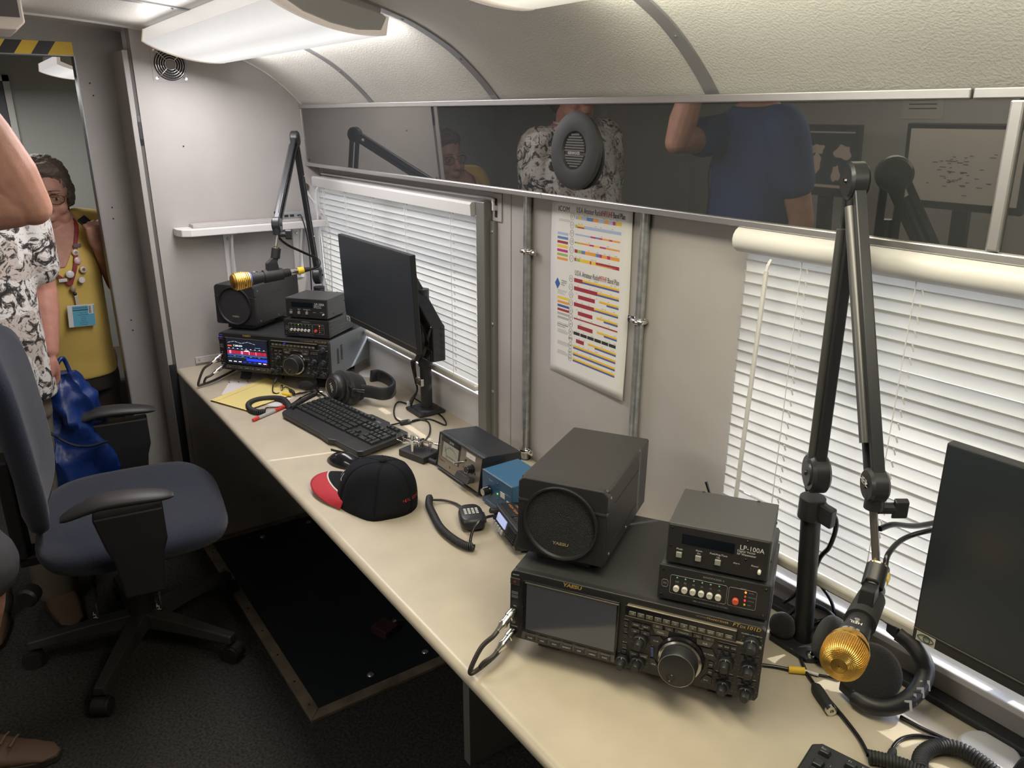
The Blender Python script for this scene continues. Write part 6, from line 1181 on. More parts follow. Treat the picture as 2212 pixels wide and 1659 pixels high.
for s_ in (-1, 1):
    ax = s_*.358
    MB().loft([[(ax + x*w, y0 + y*l, z) for x, y in ((-1, -1), (1, -1), (1, 1), (-1, 1))] for z, w, l, y0 in ((.40, .020, .050, .03), (.46, .022, .055, .03), (.52, .024, .062, .03), (.56, .026, .075, .03), (.655, .026, .085, .02))]).build('arm_post', pl_, ch, bevel=.006)
    MB().bx(min(ax, ax - s_*.24), max(ax, ax - s_*.24), -.01, .06, .385, .41).build('arm_bracket', pl_, ch, bevel=.004)
    rr_ = []
    for k in range(21):
        a = (1 - math.cos(PI*k/20))/2; y = -.135 + .27*a; w = .040*(max(.04, math.sin(PI*a))**.26); z = .672 + .018*math.sin(PI*a*.8 + .5) - .035*max(0, .35 - a)**1.2*2
        rr_.append([(ax + w*math.cos(t_), y + .03*0, z + .018*math.sin(t_)*(max(.02, math.sin(PI*a))**.32)) for t_ in [2*PI*j_/18 for j_ in range(18)]])
    MB().loft(rr_).build('arm_pad', mat('dark arm pad', (.030, .029, .029), .5), ch, smooth=60)
MB().cyl((0, 0, .09), (0, 0, .38), .030, n=24).build('gas_column', pl_, ch, smooth=40); MB().cyl((0, 0, .09), (0, 0, .24), .040, n=24).build('column_sleeve', pl_, ch, smooth=40)
for k in range(5):
    a = math.radians(48 + 72*k); ca, sa = math.cos(a), math.sin(a); n = Vector((-sa, ca, 0)); d = Vector((ca, sa, 0))
    leg = MB().loft([[tuple(d*r + n*x*w + Vector((0, 0, z + y*h))) for x, y in ((-1, -1), (1, -1), (.7, 1), (-.7, 1))] for r, w, z, h in ((.02, .034, .105, .024), (.16, .028, .098, .018), (.33, .020, .080, .013))]).build('leg', mat('dark base plastic', (.030, .029, .028), .42), ch, bevel=.004)
    for s_ in (-1, 1): MB().cyl(d*.325 + n*(s_*.008) + Vector((0, 0, .027)), d*.325 + n*(s_*.024) + Vector((0, 0, .027)), .027, n=20).build('caster', pl_, leg, smooth=40)
    MB().lathe([(.029, 0), (.029, .03)], d*.325 + n*-.015 + Vector((0, 0, .030)), n, n=16).build('caster_hood', pl_, leg, smooth=40)
lab = mat('pale pictogram', (.50, .50, .48), .5)
for x, y, z, tiltz in ((.26, -.10, .335, 0), (.10, -.02, .30, .3), (.28, .06, .325, .2)):
    lv = MB().loft([[(x + c0*.006 - .14*t_, y + c1*.004, z + .075*t_) for c0, c1 in ((-1, -1), (1, -1), (1, 1), (-1, 1))] for t_ in (0, 1)]).build('lever', pl_, ch)
    MB().ell((x + .012, y, z - .012), (.020, .006, .032), 16, 10, Matrix.Rotation(.25, 3, 'Y')).build('lever_paddle', mat('smoky paddle', (.028, .028, .028), .25), lv, smooth=60)
    M_ = flatM((x + .024, y - .004, z - .014), (.85, -.5, .25), (0, 0, 1)); pb_ = MB(M_)
    pb_.bx(-.006, .006, 0, .001, 0, .001).bx(-.008, -.0065, -.004, .006, 0, .001).bx(-.007, .005, -.002, -.0005, 0, .001).bx(-.0012, .0004, -.009, -.001, 0, .001).bx(-.007, .006, -.010, -.0085, 0, .001).bx(-.001, .006, .003, .0042, 0, .001)
    pb_.build('pictogram', lab, lv)
MB().lathe([(.026, 0), (.028, .01), (.028, .035), (.022, .042)], (.165, -.255, .37), (.9, -.35, .0), n=20).build('tension_knob', pl_, ch, smooth=40)
# ================================================================== people
def skin_mat(n, c): return mat(n, c, .5, vary=(40, .10), bump=(220, .12), spec=.35)
sk_w = skin_mat('tanned skin', (0.43, 0.225, 0.165)); sk_a = skin_mat('ruddy skin', (0.47, 0.245, 0.175)); sk_b = skin_mat('reddened skin', (0.44, 0.21, 0.16))
def limb(mb, pts, rad, n=14):
    sp = spline(pts, 6); m = len(sp); rr = []
    for i in range(m):
        t = i/(m - 1)*(len(rad) - 1); k = min(int(t), len(rad) - 2); rr.append(rad[k] + (rad[k+1] - rad[k])*(t - k))
    mb.tube(sp, 0, n, rr=rr); mb.ell(sp[0], (rr[0],)*3, n, 8); mb.ell(sp[-1], (rr[-1],)*3, n, 8)
def hand(mb, M, curl=(25, 30, 20), side=1, s=1.0, thumb=30):
    """wrist at the origin, fingers along -Z, palm facing -Y, thumb on the +X*side edge"""
    H = MB(M)
    for i in range(4):
        x = (-.029 + i*.0195)*side*-1*s
        H.ell((x*.86, 0, -.052*s), (.0135*s, .0125*s, .046*s), 12, 8)
    H.ell((0, 0, -.012*s), (.027*s, .0175*s, .03*s), 14, 8); H.ell((.020*side*s, -.006*s, -.035*s), (.015*s, .013*s, .030*s), 12, 8)
    for i, (Lf, r) in enumerate(((.098, .0086), (.108, .0090), (.100, .0088), (.080, .0078))):
        x = (.029 - i*.0195)*side*s; p = Vector((x, 0, -.088*s)); a = 0.0; spread = (.07 - i*.05)*side; pts = [p + Vector((0, 0, .012)), p]
        for f, c in zip((.46, .30, .24), curl):
            a += math.radians(c); p = p + Vector((math.sin(spread)*math.cos(a), -math.sin(a), -math.cos(a)))*Lf*.78*f*s; pts.append(p)
        H.tube(pts, 0, 10, rr=[r*s*1.08, r*s*1.05, r*s, r*s*.94, r*s*.8]); H.ell(pts[-1], (r*s*.8,)*3, 10, 6)
        for q in pts[1:-1]: H.ell(q, (r*s*1.06,)*3, 10, 6)
    t0 = Vector((.022*side, -.006, -.022))*s; a = math.radians(thumb); d = Vector((side*math.sin(a), -.35, -math.cos(a))).normalized(); t1 = t0 + d*.040*s; d2 = (d + Vector((-side*.25, -.25, -.25))).normalized(); t2 = t1 + d2*.030*s; t3 = t2 + d2*.022*s
    H.tube([t0, t1, t2, t3], 0, 10, rr=[.0135*s, .0115*s, .0100*s, .0080*s]); H.ell(t3, (.008*s,)*3, 10, 6)
    mb.v, off = mb.v, len(mb.v); mb.v += H.v; mb.f += [tuple(i + off for i in q) for q in H.f]
def head(mb, c, s=1.0, yaw=0.0, tilt=0.0):
    """face looks along -Y; c is the head's centre"""
    M = Matrix.Translation(c) @ Matrix.Rotation(yaw, 4, 'Z') @ Matrix.Rotation(tilt, 4, 'X'); H = MB(M)
    H.ell((0, .012*s, .030*s), (.074*s, .092*s, .088*s), 24, 16); H.ell((0, -.010*s, -.030*s), (.064*s, .078*s, .078*s), 24, 16); H.ell((0, -.045*s, -.085*s), (.036*s, .034*s, .026*s), 16, 10)
    for sx_ in (-1, 1):
        H.ell((sx_*.074*s, .016*s, .002*s), (.008*s, .015*s, .028*s), 12, 8, Matrix.Rotation(.2, 3, 'X')); H.ell((sx_*.040*s, -.058*s, -.030*s), (.024*s, .022*s, .024*s), 14, 8); H.ell((sx_*.032*s, -.074*s, .028*s), (.024*s, .012*s, .008*s), 12, 8); H.ell((sx_*.040*s, -.030*s, -.066*s), (.030*s, .036*s, .034*s), 12, 8)
        H.ell((sx_*.011*s, -.090*s, -.030*s), (.010*s, .010*s, .008*s), 10, 6)
    H.tube([Vector((0, -.080, .018))*s, Vector((0, -.092, -.008))*s, Vector((0, -.104, -.026))*s], 0, 12, rr=[.009*s, .011*s, .013*s]); H.ell((0, -.103*s, -.027*s), (.014*s, .011*s, .010*s), 12, 8)
    H.ell((0, -.082*s, -.055*s), (.024*s, .012*s, .007*s), 14, 8); H.ell((0, -.081*s, -.066*s), (.020*s, .012*s, .007*s), 14, 8)
    off = len(mb.v); mb.v += H.v; mb.f += [tuple(i + off for i in q) for q in H.f]; return M
def fuse(o, voxel, it=3, f=.5):
    m = o.modifiers.new('fuse', 'REMESH'); m.mode = 'VOXEL'; m.voxel_size = voxel; m.use_smooth_shade = True
    s = o.modifiers.new('smooth', 'SMOOTH'); s.iterations = it; s.factor = f; return o
def ring_at(tor, z):
    for a, b in zip(tor, tor[1:]):
        if a[0] <= z <= b[0]:
            t = (z - a[0])/(b[0] - a[0]); return [a[k] + (b[k] - a[k])*t for k in range(5)]
    return tor[0] if z < tor[0][0] else tor[-1]
def tor_pt(tor, z, a, g=1.0, p=.8):  # a = 0 is the front (-Y), positive to the person's left (+X)
    _, cx, cy, rx, ry = ring_at(tor, z); ca, sa = math.cos(a), math.sin(a)
    return (cx + rx*g*math.copysign(abs(sa)**p, sa), cy - ry*g*math.copysign(abs(ca)**p, ca), z)
def torso_mb(mb, tor, g=1.0, z0=None, z1=None, n=40, m=26, flare=0.0):
    z0 = tor[0][0] if z0 is None else z0; z1 = tor[-1][0] if z1 is None else z1
    return mb.loft([[tor_pt(tor, z0 + (z1 - z0)*k/m, 2*PI*j/n, g + flare*max(0, 1 - 4*k/m)) for j in range(n)] for k in range(m + 1)])
def trouser(mb, hip, knee, ankle, r0, r1, r2): limb(mb, [hip, knee, ankle], [r0, r1, r2], 18)
def shoe(par, loc, yaw, m, sole, name='shoe'):
    o = bpy.data.objects.new(name, None)
    r = []
    for k in range(13):
        a = k/12; y = .08 - .29*a; w = (.036 + .014*math.sin(PI*min(1, a*1.15)))*(1 if a < .9 else math.sqrt(max(.02, 1 - ((a - .9)/.105)**2))); h = .105 - .060*min(1, max(0, (a - .18)/.45)) - .022*max(0, (a - .75)/.25)
        r.append([(w*math.copysign(abs(math.cos(t))**.7, math.cos(t)), y, .022 + max(0, h - .022)*max(0, math.sin(t))**.8) if math.sin(t) > 0 else (w*math.cos(t), y, .020) for t in [2*PI*j/20 for j in range(20)]])
    M = Matrix.Translation(loc) @ Matrix.Rotation(yaw, 4, 'Z')
    u = MB(M).loft(r).build(name, m, par, smooth=60)
    MB(M).prism([(p[0]*1.05, p[1]) for p in [(w_*s_, y_) for s_, seq in ((1, range(13)), (-1, range(12, -1, -1))) for w_, y_ in [((.037 + .014*math.sin(PI*min(1, k/12*1.15)))*(1 if k < 11 else .75 if k == 11 else .35), .083 - .297*k/12) for k in seq]]], .001, .022, 2).build('sole', sole, u, bevel=.003)
    return u, M
# ---------------------------------------------- woman in the doorway
W_ = thing('person', 'person in a yellow V-neck top with glasses and a red pin-covered lanyard in the doorway', 'person', (-0.45, -0.915, 0), (0, 0, math.radians(90)))
torW = [(.66, 0, 0, .150, .135), (.74, 0, 0, .152, .142), (.85, 0, -.01, .155, .158), (.96, 0, -.015, .155, .160), (1.02, 0, -.012, .156, .162), (1.08, 0, -.015, .158, .166), (1.14, 0, -.005, .162, .150), (1.20, 0, .005, .172, .118), (1.245, 0, .012, .165, .092), (1.275, 0, .015, .130, .075), (1.30, 0, .018, .075, .062)]
b = MB(); hc = Vector((.016, -.02, 1.350)); HM = head(b, hc, 1.06, -.10, .10)
limb(b, [(0, .015, 1.22), (0, .012, 1.28), (.004, 0, 1.33)], [.070, .062, .062]); torso_mb(b, torW, .90)
vz = [1.105 + .195*k/9 for k in range(10)]; va = lambda z: .10 + .62*((z - 1.105)/.195)
b.loft([[tor_pt(torW, z, -va(z) + 2*va(z)*j/10, 1.035) for j in range(11)] + [tor_pt(torW, z, va(z) - 2*va(z)*j/10, .86) for j in range(11)] for z in vz])
shL, elL, wrL = Vector((.165, .012, 1.225)), Vector((.205, -.035, 1.005)), Vector((.152, -.150, 1.165))
limb(b, [shL, shL.lerp(elL, .5) + Vector((.006, 0, 0)), elL], [.052, .046, .038]); limb(b, [elL, elL.lerp(wrL, .4), wrL], [.038, .036, .026])
shR, elR, wrR = Vector((-.165, .012, 1.225)), Vector((-.215, .02, .99)), Vector((-.20, -.12, .80))
limb(b, [shR, shR.lerp(elR, .5), elR], [.052, .046, .038]); limb(b, [elR, elR.lerp(wrR, .4), wrR], [.038, .036, .026])
Mh = Matrix.Translation(wrL) @ (Vector((-.10, -.25, .95)).to_track_quat('-Z', 'Y').to_matrix().to_4x4()) @ Matrix.Rotation(math.radians(150), 4, 'Z')
hand(b, Mh, (78, 88, 62), 1, .93, 20)
hand(b, Matrix.Translation(wrR), (20, 25, 15), -1, .9)
for s_ in (-1, 1): limb(b, [(s_*.085, .02, .70), (s_*.085, .01, .42), (s_*.09, .03, .08)], [.085, .055, .038])
fuse(b.build('body', sk_w, W_, smooth=180), .0042, 7)
b = MB(); torso_mb(b, torW, 1.0, .66, 1.262, flare=.05)
for s_ in (-1, 1): limb(b, [(s_*.115, .016, 1.25), (s_*.165, .014, 1.232), (s_*.185, .010, 1.19)], [.052, .060, .060])
o = fuse(b.build('yellow_top', mat('yellow cotton', (.62, .44, .11), .85, bump=(300, .15), vary=(6, .06), sheen=.1), W_, smooth=180), .008, 4)
b = MB(); b.loft([[tor_pt(torW, z, 2*PI*j/28, .99) for j in range(28)] for z in (.60, .64, .68, .70)])
for s_ in (-1, 1): trouser(b, (s_*.078, .0, .64), (s_*.085, -.005, .40), (s_*.09, .02, .06), .088, .070, .058)
fuse(b.build('trousers', mat('dark brown trousers', (.022, .017, .015), .85), W_, smooth=180), .010, 4)
for s_ in (-1, 1): shoe(W_, (s_*.09, .02, 0), 0, blk_r, blk_r)
hairW = mat('grey brown hair', (.115, .085, .065), .65, bump=(150, 1.0), vary=(60, .35))
b = MB(HM); b.ell((0, .028, .060), (.090, .098, .088), 28, 18); b.ell((0, .055, .010), (.086, .080, .090), 28, 16); b.ell((.064, .030, .045), (.026, .050, .050), 16, 10); b.ell((-.064, .030, .045), (.026, .050, .050), 16, 10); b.ell((0, -.038, .098), (.064, .040, .034), 18, 10)
b.ell((.074, .030, .012), (.024, .046, .062), 16, 10); b.ell((-.074, .030, .012), (.024, .046, .062), 16, 10); b.ell((0, .072, -.045), (.074, .055, .070), 20, 12)
hw = fuse(b.build('hair', hairW, W_, smooth=180), .005, 1)
txc = bpy.data.textures.new('curls', 'CLOUDS'); txc.noise_scale = .020; dm = hw.modifiers.new('curls', 'DISPLACE'); dm.texture = txc; dm.strength = .018; dm.mid_level = .5
g = MB(HM)
for s_ in (-1, 1):
    g.tube([(s_*.034 + .027*math.cos(a), -.095 + abs(math.cos(a))*.004, .006 + .019*math.sin(a)) for a in [2*PI*k/20 for k in range(20)]], .0014, 5, True); g.tube([(s_*.061, -.092, .012), (s_*.076, -.04, .012), (s_*.080, .02, .006)], .0014, 5)
g.tube([(-.008, -.099, .010), (0, -.101, .013), (.008, -.099, .010)], .0013, 5); g.build('glasses', mat('dark metal frame', (.06, .045, .035), .35, .7), W_)
gl = MB(HM)
for s_ in (-1, 1): gl.prism([(s_*.034 + .026*math.cos(a), .006 + .018*math.sin(a)) for a in [2*PI*k/18 for k in range(18)]], -.0955, -.0945, 1)
lens = bpy.data.materials.new('tinted lens'); lens.use_nodes = True; nt = lens.node_tree; nt.nodes.clear(); o_ = nt.nodes.new('ShaderNodeOutputMaterial'); mz = nt.nodes.new('ShaderNodeMixShader'); t1_ = nt.nodes.new('ShaderNodeBsdfTransparent'); t1_.inputs[0].default_value = (.93, .90, .86, 1); t2_ = nt.nodes.new('ShaderNodeBsdfGlossy'); t2_.inputs['Roughness'].default_value = .05; mz.inputs[0].default_value = .06
nt.links.new(t1_.outputs[0], mz.inputs[1]); nt.links.new(t2_.outputs[0], mz.inputs[2]); nt.links.new(mz.outputs[0], o_.inputs[0]); gl.build('lenses', lens, W_)
for s_ in (-1, 1):
    e = MB(HM).ell((s_*.032, -.073, .004), (.013, .011, .009), 14, 8).build('eye', mat('eye white', (.55, .50, .46), .25), W_, smooth=60); MB(HM).ell((s_*.034, -.0805, .004), (.0058, .004, .0058), 12, 8).build('iris', ink_k, e)
    MB(HM).ell((s_*.032, -.079, .014), (.017, .008, .0045), 12, 6).build('eyelid', sk_w, e, smooth=60); MB(HM).ell((s_*.033, -.084, .033), (.021, .005, .0035), 12, 6).build('eyebrow', hairW, e, smooth=60)
MB(HM).ell((0, -.0900, -.0605), (.021, .004, .0016), 14, 6).build('mouth_line', mat('dark lip line', (.16, .05, .045), .6), W_)
# lanyard, pins, badge
red_l = mat('dark red lanyard', (.22, .022, .028), .7); ln = MB(); SP = lambda z, a, g_=1.05: Vector(tor_pt(torW, z, a, g_))
def strap(mb, pts, w, t=.002):
    r = []; sp = spline(pts, 8)
    for i, p in enumerate(sp):
        d = (sp[min(i+1, len(sp)-1)] - sp[max(0, i-1)]).normalized(); n_ = Vector((p.x*.8, -1, .15)).normalized(); u = d.cross(n_).normalized(); n_ = u.cross(d)
        r.append([tuple(p + u*x*w/2 + n_*y*t/2) for x, y in ((-1, -1), (1, -1), (1, 1), (-1, 1))])
    return mb.loft(r)
ly = bpy.data.objects.new('lanyard', None); MBL = MB()
jn = SP(1.045, .12, 1.06)
strap(MBL, [(-.062, .02, 1.285), SP(1.25, -.55, 1.07), SP(1.17, -.30, 1.07), SP(1.10, -.08, 1.07), jn], .013); strap(MBL, [(.066, .02, 1.285), SP(1.25, .50, 1.07), SP(1.18, .34, 1.07), SP(1.11, .26, 1.07), jn], .013)
lan = MBL.build('lanyard', red_l, W_)
for z, a, r, nm, c in ((1.155, .31, .0125, 'photo', (.62, .55, .45)), (1.128, .32, .0130, 'pink', (.66, .42, .42)), (1.095, .40, .0130, 'crest', (.55, .45, .38)), (1.085, .13, .0135, 'white', (.62, .62, .62)), (1.058, .33, .0115, 'white', (.62, .62, .62))):
    p = SP(z, a, 1.085); n_ = Vector((math.sin(a)*.8, -1, .1)).normalized()
    k = MB().lathe([(r, 0), (r, .0015), (r*.85, .003)], p, n_, n=22).build('pin_badge', mat('pin ' + nm, c, .3), lan, smooth=40); MB().lathe([(r*1.04, 0), (r*1.04, .001)], p, n_, n=22).build('pin_rim', mat('pin rim', (.35, .26, .12), .3, .7), k)
    MB().lathe([(r*.45, .0030), (r*.4, .0034)], p, n_, n=14).build('pin_motif', mat('pin motif ' + nm, (.22, .08, .07) if nm == 'crest' else (.25, .26, .22) if nm == 'photo' else (.7, .6, .6), .5), k)
for z, a, c in ((1.178, -.33, (.45, .36, .14)), (1.178, .36, (.16, .18, .17)), (1.065, .02, (.60, .60, .60))):
    p = SP(z, a, 1.085); MB(flatM(p, (math.sin(a)*.8, -1, .1), (.25 if a < 0 else 0, 0, 1))).bx(-.014, .014, -.006, .006, 0, .003).build('bar_pin', mat('bar pin %.2f' % c[0], c, .35, .5), lan, bevel=.001)
MB().ell(SP(1.028, .14, 1.085), (.010, .006, .012), 14, 8).build('reel', mat('tan reel', (.30, .23, .16), .4), lan, smooth=60); MB().ell(SP(1.010, .16, 1.08), (.007, .006, .007), 12, 8).build('swivel', blk, lan, smooth=60)
MB(flatM(SP(.985, .17, 1.075), (.12, -1, 0), (0, 0, 1))).bx(-.005, .005, -.018, .018, 0, .003).build('clip', mat('clear clip', (.45, .43, .38), .3), lan, bevel=.001)
bd = MB(flatM(SP(.925, .20, 1.10), (.22, -1, .02), (.08, 0, 1))); bd.bx(-.047, .047, -.040, .042, 0, .002); badge = bd.build('badge', mat('badge sleeve', (.60, .60, .60), .25), lan, bevel=.001)
BM = flatM(SP(.925, .20, 1.10), (.22, -1, .02), (.08, 0, 1)); MB(BM).bx(-.030, .046, -.038, .038, .002, .0026).build('blue_card', mat('badge blue', (.10, .36, .50), .4), badge); MB(BM).bx(.024, .042, .006, .038, .0026, .003).build('barcode_label', white_p, badge)
tk = MB(BM); tk.text('HAMVENTION', .0095, Matrix.Translation((-.004, .030, .003)), sx=.85); tk.bx(-.030, .024, .021, .024, .0026, .003)
for k in range(7): tk.text(('May 20, 21, 22', 'Dayton Amateur Radio', 'Association', 'Xenia, Ohio', 'Admission', 'Three Day Ticket', 'Good All Days')[k], .0048, Matrix.Translation((.005, .012 - k*.0075, .003)), sx=.8)
for k in range(12): tk.bx(.026, .034, .009 + k*.0023, .0102 + k*.0023, .003, .0033)
tk.build('badge_print', ink_k, badge)
st = MB(); strap(st, [(.105, .11, 1.19), (.112, .055, 1.270), (.118, -.005, 1.274), (.135, -.060, 1.235), (.150, -.088, 1.165)], .034, .006); sb_ = st.build('bag_strap', mat('black webbing', (.012, .013, .015), .7), W_)
MB(flatM((.128, -.050, 1.250), (.3, -.8, .6), (-.2, -.3, .8))).bx(-.020, .020, -.022, .022, 0, .008).build('strap_buckle', blk, sb_, bevel=.003)
# ---------------------------------------------- man in the patterned shirt
B_P = thing('person', 'person in a black and white tropical print shirt and khaki trousers holding a blue bag', 'person', (0.15, -1.232, 0), (0, 0, math.radians(90)))
torB = [(.76, 0, 0, .200, .150), (.86, 0, -.01, .205, .165), (.98, 0, -.02, .205, .175), (1.10, 0, -.01, .205, .165), (1.26, 0, 0, .215, .145), (1.40, 0, .005, .205, .120), (1.46, 0, .012, .150, .09), (1.49, 0, .02, .085, .075)]
prn = bpy.data.materials.new('tropical print'); prn.use_nodes = True; nt = prn.node_tree; pb_ = nt.nodes['Principled BSDF']; pb_.inputs['Roughness'].default_value = .8
tcp = nt.nodes.new('ShaderNodeTexCoord'); n1 = nt.nodes.new('ShaderNodeTexNoise'); n1.inputs['Scale'].default_value = 18; n1.inputs['Detail'].default_value = 8; n1.inputs['Roughness'].default_value = .75; n1.inputs['Distortion'].default_value = 1.6; nt.links.new(tcp.outputs['Object'], n1.inputs['Vector'])
v1 = nt.nodes.new('ShaderNodeTexVoronoi'); v1.inputs['Scale'].default_value = 15; nt.links.new(tcp.outputs['Object'], v1.inputs['Vector'])
r1 = nt.nodes.new('ShaderNodeValToRGB'); r1.color_ramp.interpolation = 'CONSTANT'; e = r1.color_ramp.elements; e[0].color = (.012, .012, .013, 1); e[1].position = .43; e[1].color = (.10, .09, .08, 1)
q_ = e.new(.47); q_.color = (.62, .60, .58, 1); q_ = e.new(.60); q_.color = (.26, .23, .21, 1); q_ = e.new(.66); q_.color = (.66, .64, .62, 1); nt.links.new(n1.outputs[0], r1.inputs[0])
r2 = nt.nodes.new('ShaderNodeValToRGB'); r2.color_ramp.interpolation = 'CONSTANT'; r2.color_ramp.elements[0].color = (1, 1, 1, 1); r2.color_ramp.elements[1].position = .62; r2.color_ramp.elements[1].color = (.72, .66, .62, 1); nt.links.new(v1.outputs['Color'], r2.inputs[0])
mu = nt.nodes.new('ShaderNodeMix'); mu.data_type = 'RGBA'; mu.blend_type = 'MULTIPLY'; mu.inputs[0].default_value = 1.0; nt.links.new(r1.outputs[0], mu.inputs[6]); nt.links.new(r2.outputs[0], mu.inputs[7]); nt.links.new(mu.outputs[2], pb_.inputs['Base Color'])
b = MB(); hcB = Vector((0, -.02, 1.60)); HB = head(b, hcB, 1.05, .0, .0); limb(b, [(0, .02, 1.44), (0, .015, 1.50), (0, 0, 1.55)], [.07, .062, .062]); torso_mb(b, torB, .88)
shL, elL, wrL = Vector((.205, .01, 1.40)), Vector((.228, .015, 1.11)), Vector((.212, -.055, .930))
limb(b, [shL, shL.lerp(elL, .5), elL], [.058, .052, .044]); limb(b, [elL, elL.lerp(wrL, .35), wrL], [.045, .043, .029]); hand(b, Matrix.Translation(wrL) @ Matrix.Rotation(math.radians(12), 4, 'X') @ Matrix.Rotation(math.radians(-75), 4, 'Z'), (50, 62, 45), 1, 1.05, 22)
shR, elR, wrR = Vector((-.205, .01, 1.40)), Vector((-.250, .05, 1.11)), Vector((-.235, -.10, .87))
limb(b, [shR, shR.lerp(elR, .5), elR], [.058, .052, .044]); limb(b, [elR, elR.lerp(wrR, .35), wrR], [.045, .043, .029]); hand(b, Matrix.Translation(wrR), (25, 30, 20), -1, 1.05)
for s_ in (-1, 1): limb(b, [(s_*.10, .02, .80), (s_*.10, .01, .45), (s_*.10, .03, .08)], [.09, .06, .04])
fuse(b.build('body', sk_b, B_P, smooth=180), .0042)
b = MB(); torso_mb(b, torB, 1.03, .79, 1.48, flare=.07)
for s_, sh_, el_ in ((1, shL, elL), (-1, shR, elR)): limb(b, [(s_*.14, .01, 1.42), sh_, sh_.lerp(el_, .72)], [.066, .078, .072])
fuse(b.build('print_shirt', prn, B_P, smooth=180), .008, 4)
MB().lathe([(.075, 0), (.082, .02), (.075, .04)], (0, .015, 1.455), (0, -.15, 1), n=28, cap=False).build('collar', prn, B_P, smooth=60)
khaki = mat('khaki trousers', (.15, .125, .095), .85, vary=(12, .1)); b = MB(); b.loft([[tor_pt(torB, z, 2*PI*j/28, .97) for j in range(28)] for z in (.72, .78, .84, .88)])
for s_ in (-1, 1): trouser(b, (s_*.09, .0, .76), (s_*.10, -.005, .45), (s_*.10, .02, .07), .105, .082, .070)
fuse(b.build('trousers', khaki, B_P, smooth=180), .010, 4)
br_s = mat('brown suede', (.095, .055, .032), .75, bump=(120, .3))
for s_ in (-1, 1): shoe(B_P, (s_*.10, .02, 0), .1*s_, br_s, blk_r)
b = MB(HB); b.ell((0, .03, .055), (.086, .098, .085), 24, 16); b.ell((0, .06, .0), (.080, .075, .085), 20, 14); fuse(b.build('hair', mat('dark grey hair', (.06, .05, .045), .7, bump=(150, 1.0)), B_P, smooth=180), .007, 2)
for s_ in (-1, 1): MB(HB).ell((s_*.034, -.080, .004), (.013, .009, .009), 12, 8).build('eye', mat('eye white', (.55, .50, .46), .25), B_P, smooth=60)
bgm = mat('blue nylon', (.006, .028, .150), .36, bump=(30, .6), vary=(9, .25))
# blue carrier bag hanging from his hand
bag = thing('carrier_bag', 'shiny blue nylon bag hanging from the hand behind the chair', 'bag', (0.15, -0.985, 0.0))
rings = []
from mathutils import noise
bz = [(.36, .085, .045), (.40, .105, .062), (.50, .115, .070), (.62, .105, .060), (.72, .085, .045), (.79, .055, .026), (.835, .030, .018)]
bz = [tuple(Vector(a).lerp(Vector(c), k/6)) for a, c in zip(bz, bz[1:]) for k in range(6)] + [bz[-1]]
for z, w, t_ in bz:
    rings.append([(t_*1.15*math.copysign(abs(math.cos(a))**.6, math.cos(a))*(1 + .16*math.sin(5*a + z*21)), w*math.copysign(abs(math.sin(a))**.7, math.sin(a))*(1 + .07*math.sin(7*a + z*30)) + .03*(.8 - z), z) for a in [2*PI*k/44 for k in range(44)]])
rings = [[tuple(Vector(p) * 1 + Vector((p[0], p[1], 0)).normalized()*(.030*noise.noise(Vector(p)*11) + .016*noise.noise(Vector(p)*27 + Vector((3, 1, 2))))) for p in r] for r in rings]
MB().loft(rings).build('pouch', bgm, bag, smooth=40)
MB().tube(spline([(.0, -.03, .81), (.01, -.02, .865), (.0, .0, .885), (-.01, .01, .86), (0, .02, .80)]), .007, 8).build('handle', bgm, bag, smooth=60)
MB().tube(spline([(.070, -.08, .665), (.088, -.03, .62), (.092, .02, .60), (.080, .08, .60)]), .0045, 6).build('trim_band', mat('dark navy trim', (.006, .01, .03), .6), bag, smooth=60)
# ---------------------------------------------- man with the raised arm
A_P = thing('person', 'person in a blue polo shirt and grey shorts with one arm raised', 'person', (1.04, -1.365, 0), (0, 0, math.radians(198)))
inv = Matrix.Rotation(-math.radians(198), 4, 'Z') @ Matrix.Translation((-1.04, 1.365, 0)); Lc = lambda *p: inv @ Vector(p)
torA = [(.84, 0, 0, .165, .125), (.95, 0, -.01, .170, .140), (1.06, 0, -.01, .170, .140), (1.18, 0, 0, .178, .130), (1.34, 0, 0, .190, .115), (1.47, 0, .005, .185, .095), (1.525, 0, .01, .13, .08), (1.555, 0, .012, .075, .07)]
b = MB(); HA = head(b, Vector((0, -.02, 1.68)), 1.04, .2, 0); limb(b, [(0, .01, 1.50), (0, .01, 1.57), (0, 0, 1.62)], [.066, .058, .058]); torso_mb(b, torA, .88)
E_ = Lc(.962, -1.042, 1.448); S_ = Lc(.935, -1.350, 1.445); Wr = Lc(.995, -1.125, 1.69)
limb(b, [S_, S_.lerp(E_, .5) + Vector((0, 0, -.004)), E_.lerp(S_, .12)], [.056, .052, .044]); b.ell(E_, (.034, .036, .036), 14, 10); limb(b, [E_, E_.lerp(Wr, .30) + Vector((.0, .0, .0)), E_.lerp(Wr, .65), Wr], [.041, .050, .043, .029])
hand(b, Matrix.Translation(Wr) @ Matrix.Rotation(math.radians(178), 4, 'X') @ Matrix.Rotation(math.radians(60), 4, 'Z'), (48, 55, 40), 1, 1.05, 30)
shR, elR, wrR = Vector((-.19, .0, 1.46)), Vector((-.22, .06, 1.15)), Vector((-.20, .02, .90))
limb(b, [shR, shR.lerp(elR, .5), elR], [.056, .05, .043]); limb(b, [elR, elR.lerp(wrR, .35), wrR], [.043, .042, .028]); hand(b, Matrix.Translation(wrR) , (25, 35, 25), -1, 1.05)
kL, aL = Lc(1.00, -1.30, .61), Lc(.82, -1.46, .09)
limb(b, [(.09, .01, .86), kL, aL], [.09, .060, .040]); limb(b, [(-.09, .01, .86), (-.09, .12, .5), (-.09, .20, .09)], [.09, .060, .040])
